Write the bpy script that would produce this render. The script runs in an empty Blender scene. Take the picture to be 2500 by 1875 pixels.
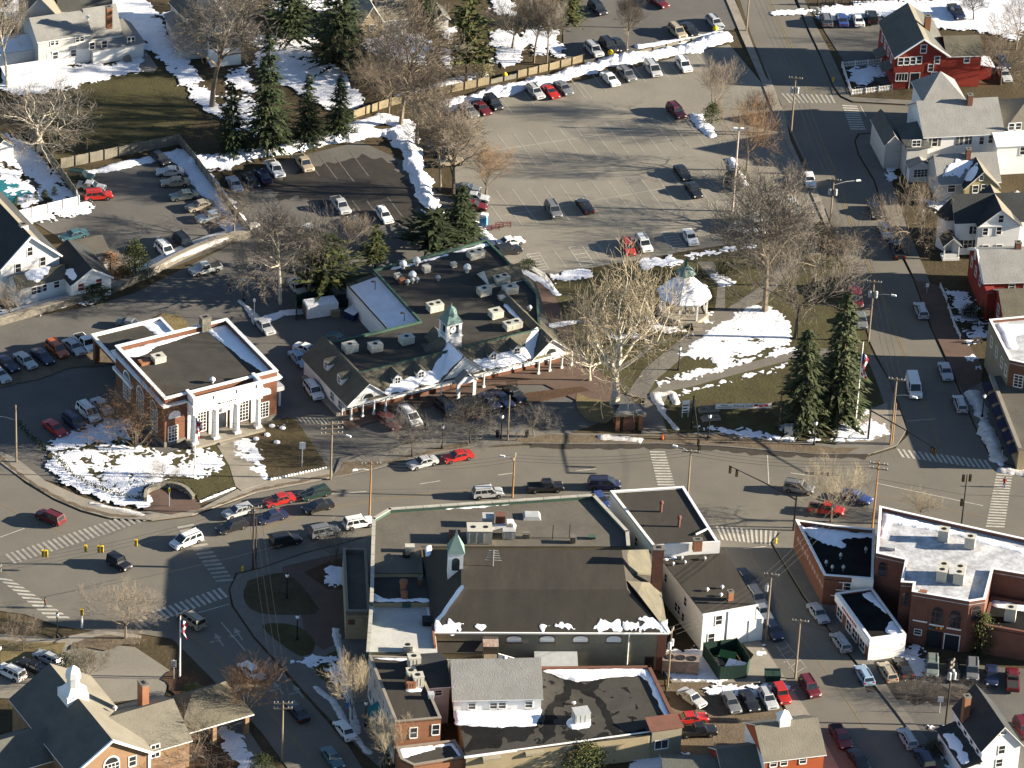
import bpy, math, random
from mathutils import Vector, Matrix, noise
random.seed(11)
R = math.radians
S = bpy.context.scene
COL = S.collection
# ------------------------------------------------------------------ camera
PITCH, ROLL, HFOV, DIST = R(31.5), R(3.0), R(12.5), 727.0
_f = Vector((0, math.cos(PITCH), -math.sin(PITCH)))
_r0 = Vector((1, 0, 0)); _u0 = Vector((0, math.sin(PITCH), math.cos(PITCH)))
_r = _r0*math.cos(ROLL) + _u0*math.sin(ROLL)
_u = _u0*math.cos(ROLL) - _r0*math.sin(ROLL)
CAM = -_f*DIST
FP = 1250/math.tan(HFOV/2)
cd = bpy.data.cameras.new('camera'); cam = bpy.data.objects.new('camera', cd); COL.objects.link(cam)
cd.angle = HFOV; cd.clip_start = 1; cd.clip_end = 6000
cam.matrix_world = Matrix(((_r.x, _u.x, -_f.x, CAM.x), (_r.y, _u.y, -_f.y, CAM.y), (_r.z, _u.z, -_f.z, CAM.z), (0, 0, 0, 1)))
S.camera = cam
# ------------------------------------------------------------------ light
SUN_EL, SUN_AZ = R(15.5), R(87)          # azimuth from +Y (away from camera) clockwise towards +X
w = bpy.data.worlds.new('World'); S.world = w; w.use_nodes = True
nt = w.node_tree; bg = nt.nodes['Background']
sky = nt.nodes.new('ShaderNodeTexSky'); sky.sky_type = 'NISHITA'; sky.sun_disc = False
sky.sun_elevation = SUN_EL; sky.sun_rotation = SUN_AZ; sky.air_density = 1.0; sky.dust_density = .6; sky.altitude = 2500
nt.links.new(sky.outputs[0], bg.inputs[0]); bg.inputs[1].default_value = 0.052
sl = bpy.data.lights.new('sun', 'SUN'); sl.energy = 5.0; sl.angle = R(.53); sl.color = (1, .885, .705)
so = bpy.data.objects.new('sun', sl); COL.objects.link(so)
_sd = Vector((math.sin(SUN_AZ)*math.cos(SUN_EL), math.cos(SUN_AZ)*math.cos(SUN_EL), math.sin(SUN_EL)))
so.rotation_euler = _sd.to_track_quat('Z', 'Y').to_euler(); so.location = (200, 0, 200)
S.view_settings.view_transform = 'Standard'; S.view_settings.look = 'None'
S.view_settings.exposure = 2.0; S.view_settings.gamma = 1
S.cycles.max_bounces = 4; S.cycles.diffuse_bounces = 1; S.cycles.glossy_bounces = 2
# ------------------------------------------------------------------ geometry helpers
def ray(px, py):
    return _f + _r*((px-1250)/FP) - _u*((py-937.5)/FP)
def G(px, py, z=0.0):                  # photograph pixel -> point on the level z
    d = ray(px, py); return CAM + d*((z-CAM.z)/d.z)
def heading(px, py, dx, dy):
    d = G(px+dx, py+dy) - G(px, py); return math.atan2(d.y, d.x)
class MB:
    def __init__(s): s.v = []; s.f = []; s.m = []
    def add(s, pts, mi=0):
        i = len(s.v); s.v += [tuple(p) for p in pts]; s.f.append(tuple(range(i, i+len(pts)))); s.m.append(mi)
    def prism(s, poly, z0, z1, mi=0, side=None, bottom=False):
        n = len(poly); zt = z1 if callable(z1) else (lambda x, y: z1)
        i = len(s.v)
        s.v += [(p[0], p[1], z0) for p in poly] + [(p[0], p[1], zt(p[0], p[1])) for p in poly]
        for k in range(n):
            j = (k+1) % n; s.f.append((i+k, i+j, i+n+j, i+n+k)); s.m.append(mi if side is None else side)
        s.f.append(tuple(range(i+n, i+2*n))); s.m.append(mi)
        if bottom: s.f.append(tuple(range(i+n-1, i-1, -1))); s.m.append(mi)
    def box(s, x0, x1, y0, y1, z0, z1, mi=0):
        s.prism([(x0, y0), (x1, y0), (x1, y1), (x0, y1)], z0, z1, mi, bottom=True)
    def hexa(s, p, mi=0):              # 8 points: bottom ring, top ring
        i = len(s.v); s.v += [tuple(q) for q in p]
        for a in ((0, 3, 2, 1), (4, 5, 6, 7), (0, 1, 5, 4), (1, 2, 6, 5), (2, 3, 7, 6), (3, 0, 4, 7)):
            s.f.append(tuple(i+k for k in a)); s.m.append(mi)
    def bar(s, a, b, w, h=None, mi=0):  # square bar between two points
        a = Vector(a); b = Vector(b); d = (b-a).normalized(); h = h or w
        up = Vector((0, 0, 1)) if abs(d.z) < .9 else Vector((1, 0, 0))
        x = d.cross(up).normalized()*w/2; y = x.cross(d).normalized()*h/2
        s.hexa([a-x-y, a+x-y, b+x-y, b-x-y, a-x+y, a+x+y, b+x+y, b-x+y], mi)
    def slab(s, pts, t, mi=0, under=None):   # polygon in space thickened downwards
        n = len(pts); i = len(s.v)
        s.v += [tuple(p) for p in pts] + [(p[0], p[1], p[2]-t) for p in pts]
        s.f.append(tuple(range(i, i+n))); s.m.append(mi); u = mi if under is None else under
        s.f.append(tuple(range(i+2*n-1, i+n-1, -1))); s.m.append(u)
        for k in range(n):
            j = (k+1) % n; s.f.append((i+k, i+n+k, i+n+j, i+j)); s.m.append(u)
    def tube(s, path, rad, n=6, mi=0, cap=True):
        path = [Vector(p) for p in path]; i0 = len(s.v); m = len(path)
        if not hasattr(rad, '__len__'): rad = [rad]*m
        for k, p in enumerate(path):
            d = (path[min(k+1, m-1)]-path[max(k-1, 0)]).normalized()
            a = Vector((1, 0, 0)) if abs(d.x) < .8 else Vector((0, 1, 0))
            x = d.cross(a).normalized(); y = d.cross(x)
            for q in range(n):
                t = 2*math.pi*q/n; s.v.append(tuple(p + (x*math.cos(t)+y*math.sin(t))*rad[k]))
        for k in range(m-1):
            for q in range(n):
                r = (q+1) % n; a = i0+k*n
                s.f.append((a+q, a+r, a+n+r, a+n+q)); s.m.append(mi)
        if cap and n > 3:
            s.f.append(tuple(range(i0+n-1, i0-1, -1))); s.m.append(mi)
            a = i0+(m-1)*n; s.f.append(tuple(range(a, a+n))); s.m.append(mi)
    def lathe(s, prof, n=12, c=(0, 0), mi=0, ph=0):   # prof: (radius, z)
        i0 = len(s.v)
        for r, z in prof:
            for q in range(n):
                t = ph+2*math.pi*q/n; s.v.append((c[0]+r*math.cos(t), c[1]+r*math.sin(t), z))
        for k in range(len(prof)-1):
            for q in range(n):
                r = (q+1) % n; a = i0+k*n; s.f.append((a+q, a+r, a+n+r, a+n+q)); s.m.append(mi)
        s.f.append(tuple(range(i0+(len(prof)-1)*n, i0+len(prof)*n))); s.m.append(mi)
    def mesh(s, name, mats, smooth=False):
        me = bpy.data.meshes.new(name); me.from_pydata(s.v, [], s.f)
        if not isinstance(mats, (list, tuple)): mats = [mats]
        for m in mats: me.materials.append(m)
        me.polygons.foreach_set('material_index', s.m)
        if smooth: me.polygons.foreach_set('use_smooth', [True]*len(s.f))
        me.update(); return me
    def build(s, name, mats, parent=None, loc=None, smooth=False):
        o = bpy.data.objects.new(name, s.mesh(name, mats, smooth)); COL.objects.link(o)
        if parent: o.parent = parent
        if loc is not None: o.location = loc
        return o
def tag(o, label=None, cat=None, group=None, kind=None):
    if label: o['label'] = label
    if cat: o['category'] = cat
    if group: o['group'] = group
    if kind: o['kind'] = kind
    return o
def thing(name, label, cat, loc=(0, 0, 0), rz=0, group=None):
    o = bpy.data.objects.new(name, None); COL.objects.link(o); o.empty_display_size = .5
    o.location = loc; o.rotation_euler = (0, 0, rz); return tag(o, label, cat, group)
def dup(o, parent=None):
    c = o.copy(); COL.objects.link(c)
    if parent: c.parent = parent
    for ch in list(o.children): dup(ch, c)
    return c
# ------------------------------------------------------------------ materials
def lin(h):
    if not isinstance(h, str): return tuple(h)
    h = h.lstrip('#'); o = []
    for k in (0, 2, 4):
        c = int(h[k:k+2], 16)/255; o.append(c/12.92 if c <= .04045 else ((c+.055)/1.055)**2.4)
    return tuple(o)
_M = {}
def mat(name, a, b=None, scale=.35, fine=6.0, rough=.9, bump=0.0, spec=.25, stretch=None, metal=0, contrast=1.0):
    """two-tone procedural surface: broad patches + fine grain, in the object's own or world metres"""
    if name in _M: return _M[name]
    m = bpy.data.materials.new(name); m.use_nodes = True; t = m.node_tree; N = t.nodes; L = t.links
    p = N['Principled BSDF']; p.inputs['Roughness'].default_value = rough
    p.inputs['Specular IOR Level'].default_value = spec; p.inputs['Metallic'].default_value = metal
    a = lin(a); b = lin(b) if b else tuple(c*.72 for c in a)
    geo = N.new('ShaderNodeNewGeometry'); mp = N.new('ShaderNodeMapping')
    L.new(geo.outputs['Position'], mp.inputs['Vector'])
    if stretch: mp.inputs['Scale'].default_value = stretch
    n1 = N.new('ShaderNodeTexNoise'); n1.inputs['Scale'].default_value = scale; n1.inputs['Detail'].default_value = 5; n1.inputs['Roughness'].default_value = .65
    n2 = N.new('ShaderNodeTexNoise'); n2.inputs['Scale'].default_value = fine; n2.inputs['Detail'].default_value = 2
    L.new(mp.outputs[0], n1.inputs['Vector']); L.new(mp.outputs[0], n2.inputs['Vector'])
    ad = N.new('ShaderNodeMath'); ad.operation = 'MULTIPLY_ADD'; ad.inputs[1].default_value = .45
    L.new(n2.outputs[0], ad.inputs[0]); L.new(n1.outputs[0], ad.inputs[2])
    rp = N.new('ShaderNodeMapRange'); h = .22/contrast
    rp.inputs['From Min'].default_value = .725-h; rp.inputs['From Max'].default_value = .725+h
    L.new(ad.outputs[0], rp.inputs['Value'])
    mx = N.new('ShaderNodeMix'); mx.data_type = 'RGBA'
    mx.inputs['A'].default_value = (*a, 1); mx.inputs['B'].default_value = (*b, 1)
    L.new(rp.outputs[0], mx.inputs['Factor']); L.new(mx.outputs['Result'], p.inputs['Base Color'])
    if bump:
        bp = N.new('ShaderNodeBump'); bp.inputs['Strength'].default_value = bump; bp.inputs['Distance'].default_value = .15
        L.new(n2.outputs[0], bp.inputs['Height']); L.new(bp.outputs[0], p.inputs['Normal'])
    _M[name] = m; return m
def paint(name, c, rough=.35, coat=.5, metal=0.0):
    if name in _M: return _M[name]
    m = mat(name, c, tuple(x*.86 for x in lin(c)), scale=2, rough=rough, spec=.5, metal=metal)
    m.node_tree.nodes['Principled BSDF'].inputs['Coat Weight'].default_value = coat
    return m
def gold_glow(name, c, e):
    m = mat(name, c); p = m.node_tree.nodes['Principled BSDF']
    p.inputs['Emission Color'].default_value = (*lin(c), 1); p.inputs['Emission Strength'].default_value = e; return m
ASPH = mat('road_asphalt', (.158, .144, .118), (.115, .106, .09), .12, 3.0, .95, contrast=.8, stretch=(1, 1, 1))
LOT = mat('lot_asphalt', (.222, .204, .167), (.165, .152, .127), .11, 2.0, .95, contrast=1.0)
LOTD = mat('dark_asphalt', (.125, .118, .105), (.085, .08, .074), .12, 2.5, .95)
WET = mat('wet_asphalt', (.05, .044, .038), (.028, .025, .022), .3, 2, .6)
CONC = mat('concrete', (.27, .24, .195), (.19, .17, .14), .4, 4, .9)
CONCD = mat('weathered_concrete', (.17, .155, .13), (.12, .11, .095), .4, 4, .9)
BRICKP = mat('brick_paving', (.125, .08, .06), (.085, .06, .048), .5, 5, .9)
LAWN = mat('winter_lawn', (.07, .066, .025), (.042, .033, .015), .22, 2.2, 1, .4)
LAWND = mat('brown_lawn', (.075, .055, .028), (.042, .033, .016), .25, 2.0, 1, .4)
STRAW = mat('straw_grass', (.19, .145, .065), (.12, .095, .045), .4, 3, 1, .4)
MULCH = mat('mulch', (.085, .045, .025), (.05, .03, .018), .6, 4, 1, .4)
DIRT = mat('dirt_verge', (.15, .115, .075), (.085, .065, .045), .6, 3, 1, .4)
SNOW = mat('snow', (.8, .81, .85), (.6, .61, .65), .45, 4, .75, .5, contrast=.8)
SNOWR = mat('roof_snow', (.84, .85, .89), (.76, .77, .81), .4, 3, .7, .3)
SNOWD = mat('dirty_snow', (.72, .70, .68), (.4, .37, .33), 1.2, 6, .8, .5)
LINEW = mat('worn_white_paint', (.52, .5, .44), (.25, .23, .2), .9, 5, .8, contrast=.8)
LINET = mat('faded_white_paint', (.36, .34, .29), (.2, .185, .16), .6, 5, .9, contrast=.8)
LINEY = mat('worn_yellow_paint', (.24, .175, .075), (.15, .125, .085), .6, 5, .8)
WHITE = mat('white_clapboard', (.78, .77, .74), (.66, .655, .63), .25, 3, .7, stretch=(.3, .3, 3))
TRIM = mat('white_trim', (.82, .81, .78), (.7, .69, .66), .8, 3, .6)
GREYW = mat('grey_clapboard', (.5, .49, .46), (.4, .39, .37), .3, 3, .7, stretch=(.3, .3, 3))
BRICK = mat('red_brick', (.17, .075, .045), (.12, .055, .035), .7, 8, .9)
BRICKB = mat('brown_brick', (.17, .075, .052), (.115, .055, .04), .7, 8, .9)
BRICKO = mat('orange_brick', (.28, .125, .065), (.19, .085, .048), .6, 8, .9)
REDW = mat('barn_red_siding', (.26, .035, .022), (.18, .025, .017), .4, 4, .8, stretch=(.4, .4, 3))
ORNW = mat('orange_red_siding', (.38, .09, .03), (.3, .07, .025), .4, 4, .8, stretch=(.4, .4, 3))
CREAM = mat('cream_siding', (.36, .29, .18), (.28, .225, .14), .4, 4, .8)
TANBR = mat('tan_brick', (.27, .165, .095), (.2, .125, .075), .6, 8, .9)
YELW = mat('ochre_siding', (.38, .32, .16), (.3, .25, .13), .4, 4, .8, stretch=(.4, .4, 3))
TANST = mat('tan_stucco', (.27, .24, .17), (.2, .175, .125), .3, 3, .95)
STONE = mat('stone_wall', (.21, .19, .155), (.085, .077, .065), 1.4, 5, .95, .5)  # darkened tone also stands in for tree shade on the retaining wall
GRAVR = mat('grey_roofing', (.125, .112, .09), (.085, .077, .063), .25, 4, .95)
BLKR = mat('black_roofing', (.02, .02, .02), (.01, .01, .01), .35, 3, .95, spec=.05)
DARKR = mat('dark_membrane_roof', (.066, .062, .054), (.044, .041, .037), .25, 4, .95, spec=.08)
BRNR = mat('brown_roofing', (.05, .044, .035), (.034, .03, .025), .3, 3, .9, stretch=(1.5, .3, 1))
SILR = mat('silver_roofing', (.5, .49, .46), (.36, .35, .33), .35, 3, .7)
WHTR = mat('white_membrane_roof', (.52, .53, .55), (.3, .3, .31), .5, 2.2, .7, contrast=1.5)
SHING = mat('weathered_shingles', (.13, .117, .085), (.085, .078, .058), .5, 5, .95, .3)
SHINGT = mat('tan_shingles', (.18, .164, .128), (.135, .122, .096), .35, 5, .95, .3)  # also laid over dark roofs to paint their sunlit slopes
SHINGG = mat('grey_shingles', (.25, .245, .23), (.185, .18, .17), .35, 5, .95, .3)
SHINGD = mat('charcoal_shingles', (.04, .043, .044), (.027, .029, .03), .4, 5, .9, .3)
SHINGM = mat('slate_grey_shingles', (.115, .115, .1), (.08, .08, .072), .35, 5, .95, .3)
COPPER = mat('green_copper', (.15, .23, .21), (.1, .16, .15), .8, 5, .7)
GRNTR = mat('green_trim', (.055, .11, .08), (.04, .08, .06), .8, 5, .7)
GLASS = mat('dark_window_glass', (.03, .034, .04), (.018, .02, .024), .8, 3, .08, spec=.6)
CURT = mat('curtained_window_glass', (.2, .2, .19), (.12, .12, .115), .8, 3, .2, spec=.5)
BLACK = mat('black_metal', (.018, .018, .02), (.012, .012, .013), 1, 4, .6)
STEEL = mat('galvanised_steel', (.42, .43, .43), (.32, .33, .33), .8, 3, .5)
UNITM = mat('beige_unit_metal', (.5, .48, .4), (.4, .38, .32), .8, 3, .6)
WOODP = mat('weathered_pole_wood', (.25, .2, .14), (.17, .135, .095), .5, 5, .9)
WOODO = mat('amber_pole_wood', (.33, .19, .08), (.25, .14, .06), .5, 5, .9)
WOODD = mat('dark_pole_wood', (.06, .045, .035), (.04, .03, .025), .5, 5, .9)
FENW = mat('grey_fence_wood', (.22, .2, .155), (.15, .135, .105), .6, 4, .95)
FENT = mat('tan_fence_wood', (.27, .22, .135), (.19, .155, .1), .6, 4, .95)
RED = mat('red_paint', (.36, .025, .018)); BLUE = mat('blue_plastic', (.05, .2, .5))
GREENP = mat('green_enclosure_paint', (.017, .042, .03), (.012, .03, .022), .6, 3, .7)
GREENB = mat('green_container_paint', (.016, .11, .03), (.011, .08, .022), .6, 3, .7)
YELP = mat('yellow_paint', (.75, .5, .02)); ORNP = mat('orange_plastic', (.8, .13, .02))
TEAL = mat('teal_canvas', (.015, .16, .2), (.012, .12, .15), .6, 3, .9)
# ------------------------------------------------------------------ ground-shape helpers
def px_poly(pts, z=0.0): return [G(x, y, z).to_2d() for x, y in pts]
def curve2(P, closed, step=1.5):       # Catmull-Rom through 2-D points
    n = len(P); out = []
    rng = range(n) if closed else range(n-1)
    for i in rng:
        if closed: a, b, c, d = P[i-1], P[i], P[(i+1) % n], P[(i+2) % n]
        else: a, b, c, d = P[max(i-1, 0)], P[i], P[i+1], P[min(i+2, n-1)]
        k = max(1, int((c-b).length/step))
        for q in range(k):
            t = q/k; out.append(.5*((2*b)+(c-a)*t+(2*a-5*b+4*c-d)*t*t+(3*b-a-3*c+d)*t**3))
    if not closed: out.append(P[-1])
    return out
def rough2(P, amp, step=.8, seed=0):
    out = []; n = len(P)
    for i in range(n):
        a, b = P[i], P[(i+1) % n]; k = max(1, int((b-a).length/step)); d = (b-a)
        nn = Vector((-d.y, d.x)).normalized() if d.length else Vector((0, 0))
        for q in range(k):
            p = a+d*(q/k); out.append(p+nn*amp*(noise.noise((p.x*.9+seed, p.y*.9, seed))+.6*noise.noise((p.x*2.9, p.y*2.9+seed, 3))))
    return out
def area(name, pts, m, z, curve=False, amp=0.0, label=None, cat=None, kind='structure', h=None, raw=False):
    P = [Vector(p) for p in pts] if raw else px_poly(pts)
    if curve: P = curve2(P, True)
    if amp: P = rough2(P, amp, seed=len(name))
    b = MB()
    if h is None: b.add([(p.x, p.y, z) for p in P])
    else: b.prism(P, z-h, z)
    return tag(b.build(name, m), label, cat, kind=kind)
def sd_poly(x, y, P):
    ins = False; best = 1e9; n = len(P); j = n-1
    for i in range(n):
        ax, ay = P[j]; bx, by = P[i]
        if (ay > y) != (by > y) and x < (bx-ax)*(y-ay)/(by-ay)+ax: ins = not ins
        dx, dy = bx-ax, by-ay; l = dx*dx+dy*dy
        t = max(0, min(1, ((x-ax)*dx+(y-ay)*dy)/l)) if l else 0
        d = (x-ax-t*dx)**2+(y-ay-t*dy)**2
        if d < best: best = d
        j = i
    return math.sqrt(best)*(1 if ins else -1)
def sd_line(x, y, P):
    best = 1e9
    for (ax, ay), (bx, by) in zip(P[:-1], P[1:]):
        dx, dy = bx-ax, by-ay; l = dx*dx+dy*dy
        t = max(0, min(1, ((x-ax)*dx+(y-ay)*dy)/l)) if l else 0
        d = (x-ax-t*dx)**2+(y-ay-t*dy)**2
        if d < best: best = d
    return math.sqrt(best)
def field_mesh(P, pad, f, z0, h, cell, zf=None):
    """marching-squares sheet: kept where f > 0, thickening towards the middle"""
    x0 = min(p[0] for p in P)-pad; x1 = max(p[0] for p in P)+pad; y0 = min(p[1] for p in P)-pad; y1 = max(p[1] for p in P)+pad
    nx = int((x1-x0)/cell)+2; ny = int((y1-y0)/cell)+2
    val = [[f(x0+i*cell, y0+j*cell) for i in range(nx)] for j in range(ny)]
    b = MB(); idx = {}
    def vert(key, x, y, v):
        if key not in idx:
            zz = z0+h*(1-math.exp(-2.2*max(v, 0)))
            if v > 0: zz += h*.35*noise.noise((x*1.3, y*1.3, 5))*min(1, v*2)
            idx[key] = len(b.v); b.v.append((x, y, zz if zf is None else zz+zf(x, y)))
        return idx[key]
    for j in range(ny-1):
        for i in range(nx-1):
            c = ((i, j), (i+1, j), (i+1, j+1), (i, j+1)); vs = [val[q][p] for p, q in c]
            if max(vs) <= 0: continue
            face = []
            for k in range(4):
                (p, q), v = c[k], vs[k]; (p2, q2), v2 = c[(k+1) % 4], vs[(k+1) % 4]
                if v > 0: face.append(vert((p, q), x0+p*cell, y0+q*cell, v))
                if (v > 0) != (v2 > 0):
                    t = v/(v-v2); key = tuple(sorted(((p, q), (p2, q2))))
                    face.append(vert(key, x0+(p+(p2-p)*t)*cell, y0+(q+(q2-q)*t)*cell, 0))
            if len(face) > 2: b.f.append(tuple(face)); b.m.append(0)
    return b
_sn = [0]
def snow(pts, cover=.6, h=.12, amp=.7, freq=.5, z0=.05, m=None, cell=.5, name='snow', raw=False, edge=1.2):
    P = [tuple(p) for p in pts] if raw else [tuple(G(x, y).to_2d()) for x, y in pts]
    _sn[0] += 1; sd = _sn[0]*7.3; cell = min(cell, .33); h = h*.6; edge = edge*1.7; pad = edge*.9
    def f(x, y):
        d = sd_poly(x, y, P)
        if d < -pad: return -1
        nz = noise.noise((x*.16+sd, y*.16, sd))*.7+noise.noise((x*freq+sd, y*freq, sd))+.7*noise.noise((x*1.5, y*1.5+sd, 1))+.85*noise.noise((x*3.3+sd, y*3.3, 4))
        return (d/edge*1.5 if d < 0 else min(.9, d/edge))*.75 + (cover-.5)*2.0 + amp*nz - .17
    b = field_mesh(P, pad, f, z0, h, cell)
    if b.f: return tag(b.build(name, m or SNOW, smooth=True), None, None, kind='stuff')
def bank(pts, width, h, m=None, name='snow_bank', z0=.04, cell=.4, amp=.5):
    P = [tuple(G(x, y).to_2d()) for x, y in pts]; _sn[0] += 1; sd = _sn[0]*5.1; h = h*.8
    def f(x, y):
        d = sd_line(x, y, P)
        if d > width*2: return -1
        return .9-d/width + amp*(1.1*noise.noise((x*.22+sd, y*.22, 1))+.6*noise.noise((x*.8, y*.8, sd))+.45*noise.noise((x*2.2, y*2.2, sd)))
    b = field_mesh(P, width*2, f, z0, h, cell)
    return tag(b.build(name, m or SNOW, smooth=True), None, None, kind='stuff')
# ================================================================== GROUND
b = MB(); b.add([(-900, -700, -.06), (900, -700, -.06), (900, 1500, -.06), (-900, 1500, -.06)])
tag(b.build('ground', LAWND), kind='structure')
area('parking_lot', [(0, 790), (240, 742), (330, 715), (600, 578), (545, 505), (560, 440), (700, 388), (880, 345), (990, 395), (1070, 470), (1130, 500), (1180, 557), (1300, 640), (1460, 860), (1560, 1000), (1340, 1075), (1200, 1090), (800, 1185), (400, 1240), (0, 1145), (-60, 1000)], LOTD, 0.0)
area('parking_lot', [(1090, 262), (1180, 258), (1260, 226), (1420, 198), (1560, 163), (1690, 130), (1780, 108), (1870, 215), (1910, 262), (1960, 340), (2030, 470), (2000, 540), (1867, 585), (1690, 610), (1573, 632), (1426, 656), (1350, 672), (1240, 640), (1180, 565), (1130, 510), (1105, 420), (1085, 330)], LOT, .01)
area('parking_lot', [(1375, -20), (1790, -20), (1812, 60), (1770, 82), (1620, 118), (1440, 155), (1375, 140)], LOTD, .004)
area('parking_lot', [(150, 430), (437, 365), (545, 505), (600, 580), (330, 690), (240, 640), (80, 540), (200, 500)], LOTD, .004)
area('parking_lot', [(1975, 15), (2180, 25), (2170, 215), (2060, 150)], LOTD, .004)
area('parking_lot', [(2085, 1605), (2540, 1635), (2540, 1900), (2280, 1900), (2120, 1700)], LOTD, .004)
area('dirt_lot', [(1620, 1640), (1930, 1668), (2000, 1800), (1850, 1900), (1660, 1900)], DIRT, .002, amp=.6)
area('parking_lot', [(-60, 1575), (150, 1560), (330, 1580), (420, 1640), (400, 1700), (230, 1720), (-60, 1700)], LOT, .004)
# roads
area('road', [(-80, 1100), (0, 1128), (60, 1180), (130, 1222), (200, 1252), (270, 1270), (370, 1275), (470, 1262), (625, 1206), (813, 1170), (913, 1150), (978, 1131), (1066, 1111), (1154, 1095), (1275, 1088), (1450, 1090), (1600, 1088), (1750, 1093), (1900, 1106), (1991, 1114), (2120, 1115), (2185, 1095), (2217, 1062), (2210, 1030), (2173, 930), (2141, 871), (2126, 839), (2085, 690), (2030, 550), (1985, 430), (1940, 330), (1905, 250), (1882, 203), (1833, 85), (1800, -20), (1930, -20), (1973, 79), (2000, 135), (2032, 212), (2050, 238), (2080, 252), (2217, 259), (2540, 275), (2540, 345), (2167, 322), (2094, 326), (2085, 344), (2095, 380), (2132, 441), (2173, 572), (2229, 683), (2270, 798), (2297, 857), (2335, 940), (2376, 1038), (2420, 1123), (2476, 1140), (2560, 1160), (2560, 1330), (2350, 1300), (2150, 1310), (1960, 1300), (1905, 1300), (1880, 1325), (1960, 1460), (2070, 1600), (2180, 1740), (2300, 1900), (2040, 1900), (1960, 1740), (1880, 1640), (1780, 1480), (1720, 1330), (1600, 1240), (1000, 1260), (905, 1305), (840, 1325), (740, 1350), (640, 1385), (575, 1400), (558, 1440), (565, 1480), (620, 1560), (700, 1650), (780, 1740), (850, 1820), (900, 1900), (720, 1900), (640, 1790), (520, 1660), (420, 1560), (345, 1548), (300, 1550), (150, 1530), (60, 1500), (-80, 1480)], ASPH, .016)
area('gutter_debris', [(1300, 1080), (1480, 1078), (1600, 1078), (1750, 1084), (1900, 1096), (2040, 1104), (2110, 1106), (2140, 1108), (2110, 1118), (1990, 1118), (1890, 1114), (1750, 1100), (1600, 1095), (1450, 1097), (1300, 1094)], mat('gutter_mud', (.055, .046, .036), (.03, .026, .022), .8, 4, .9), .035, amp=.7)
# paths, pavements and their kerbs (raised slabs)
def pave(pts, m=None, z=.13, name='pavement', curve=False): area(name, pts, m or CONC, z, h=.2, curve=curve)
pave([(-20, 1095), (40, 1120), (110, 1175), (200, 1215), (280, 1240), (345, 1250), (480, 1248), (620, 1175), (700, 1138), (812, 1150), (815, 1166), (625, 1203), (470, 1258), (370, 1271), (270, 1266), (200, 1247), (130, 1217), (60, 1174), (-20, 1115)])
pave([(812, 1168), (830, 1120), (900, 1108), (1020, 1080), (1085, 1068), (1200, 1060), (1290, 1052), (1340, 1058), (1600, 1062), (1740, 1056), (1900, 1073), (2040, 1088), (2108, 1082), (2180, 1060), (2150, 960), (2115, 870), (2130, 865), (2173, 935), (2213, 1050), (2190, 1088), (2120, 1110), (1991, 1110), (1900, 1103), (1750, 1090), (1600, 1084), (1450, 1086), (1275, 1084), (1154, 1091), (1066, 1107), (978, 1127), (913, 1146)], CONCD)
for nm, pts in (('dirt_verge', [(1240, 1078), (1345, 1062), (1480, 1064), (1560, 1064), (1760, 1062), (1895, 1080), (2040, 1095), (2100, 1094), (2070, 1107), (1985, 1108), (1900, 1100), (1750, 1088), (1600, 1081), (1450, 1083), (1275, 1081)]),
                ('dirt_verge', [(815, 1166), (840, 1130), (930, 1130), (1010, 1112), (1080, 1090), (1140, 1082), (1150, 1090), (1066, 1104), (978, 1124), (913, 1143)]),
                ('dirt_verge', [(0, 1112), (60, 1165), (130, 1208), (200, 1238), (270, 1256), (340, 1262), (330, 1266), (270, 1263), (200, 1245), (130, 1215), (60, 1172), (0, 1122)]),
                ('dirt_verge', [(480, 1252), (625, 1196), (800, 1160), (812, 1164), (625, 1201), (475, 1257)])):
    area(nm, pts, DIRT, .15, amp=.35)
pave([(1764, -20), (1785, -20), (1830, 90), (1880, 190), (1925, 310), (1985, 440), (2030, 560), (2020, 562), (1965, 440), (1905, 320), (1855, 190), (1810, 90)], CONC)
area('dirt_verge', [(1790, -20), (1800, -20), (1833, 85), (1880, 200), (1870, 190), (1832, 95)], LAWND, .14)
area('dirt_verge', [(1920, 300), (1940, 345), (1985, 440), (1965, 420), (1930, 345)], LAWND, .15)
pave([(1939, -20), (1955, -20), (1990, 60), (2020, 115), (2060, 200), (2075, 238), (2220, 246), (2540, 262), (2540, 272), (2217, 256), (2083, 249), (2053, 235), (2035, 209), (2003, 132), (1976, 76)], CONCD)
pave([(2089, 344), (2100, 330), (2165, 326), (2180, 350), (2160, 375), (2178, 450), (2215, 560), (2270, 690), (2330, 820), (2400, 940), (2480, 1100), (2476, 1136), (2424, 1120), (2380, 1036), (2339, 938), (2301, 855), (2274, 796), (2233, 681), (2177, 570), (2136, 439), (2099, 378)], CONCD)
area('brick_pavement', [(2236, 688), (2255, 690), (2300, 700), (2340, 800), (2400, 900), (2395, 935), (2350, 960), (2339, 938), (2301, 855), (2274, 796)], BRICKP, .145)
pave([(1905, 1302), (1960, 1296), (2000, 1330), (2060, 1440), (2125, 1560), (2128, 1612), (2180, 1700), (2300, 1850), (2340, 1900), (2306, 1900), (2186, 1738), (2075, 1598), (1965, 1458), (1885, 1325)], CONCD)
pave([(1630, 1650), (1800, 1660), (1840, 1600), (1800, 1560), (1810, 1500), (1850, 1560), (1905, 1640), (1975, 1745), (2045, 1870), (2060, 1900), (2020, 1900), (1960, 1800), (1900, 1700), (1860, 1668), (1640, 1668)], CONC)
pave([(562, 1440), (580, 1403), (640, 1389), (740, 1354), (840, 1329), (905, 1309), (905, 1620), (960, 1800), (930, 1875), (880, 1830), (780, 1730), (700, 1640), (620, 1552), (570, 1478)], CONCD, curve=False)
area('brick_plaza', [(690, 1385), (860, 1345), (850, 1400), (842, 1560), (790, 1590), (745, 1555), (735, 1500), (690, 1440)], BRICKP, .145)
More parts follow.
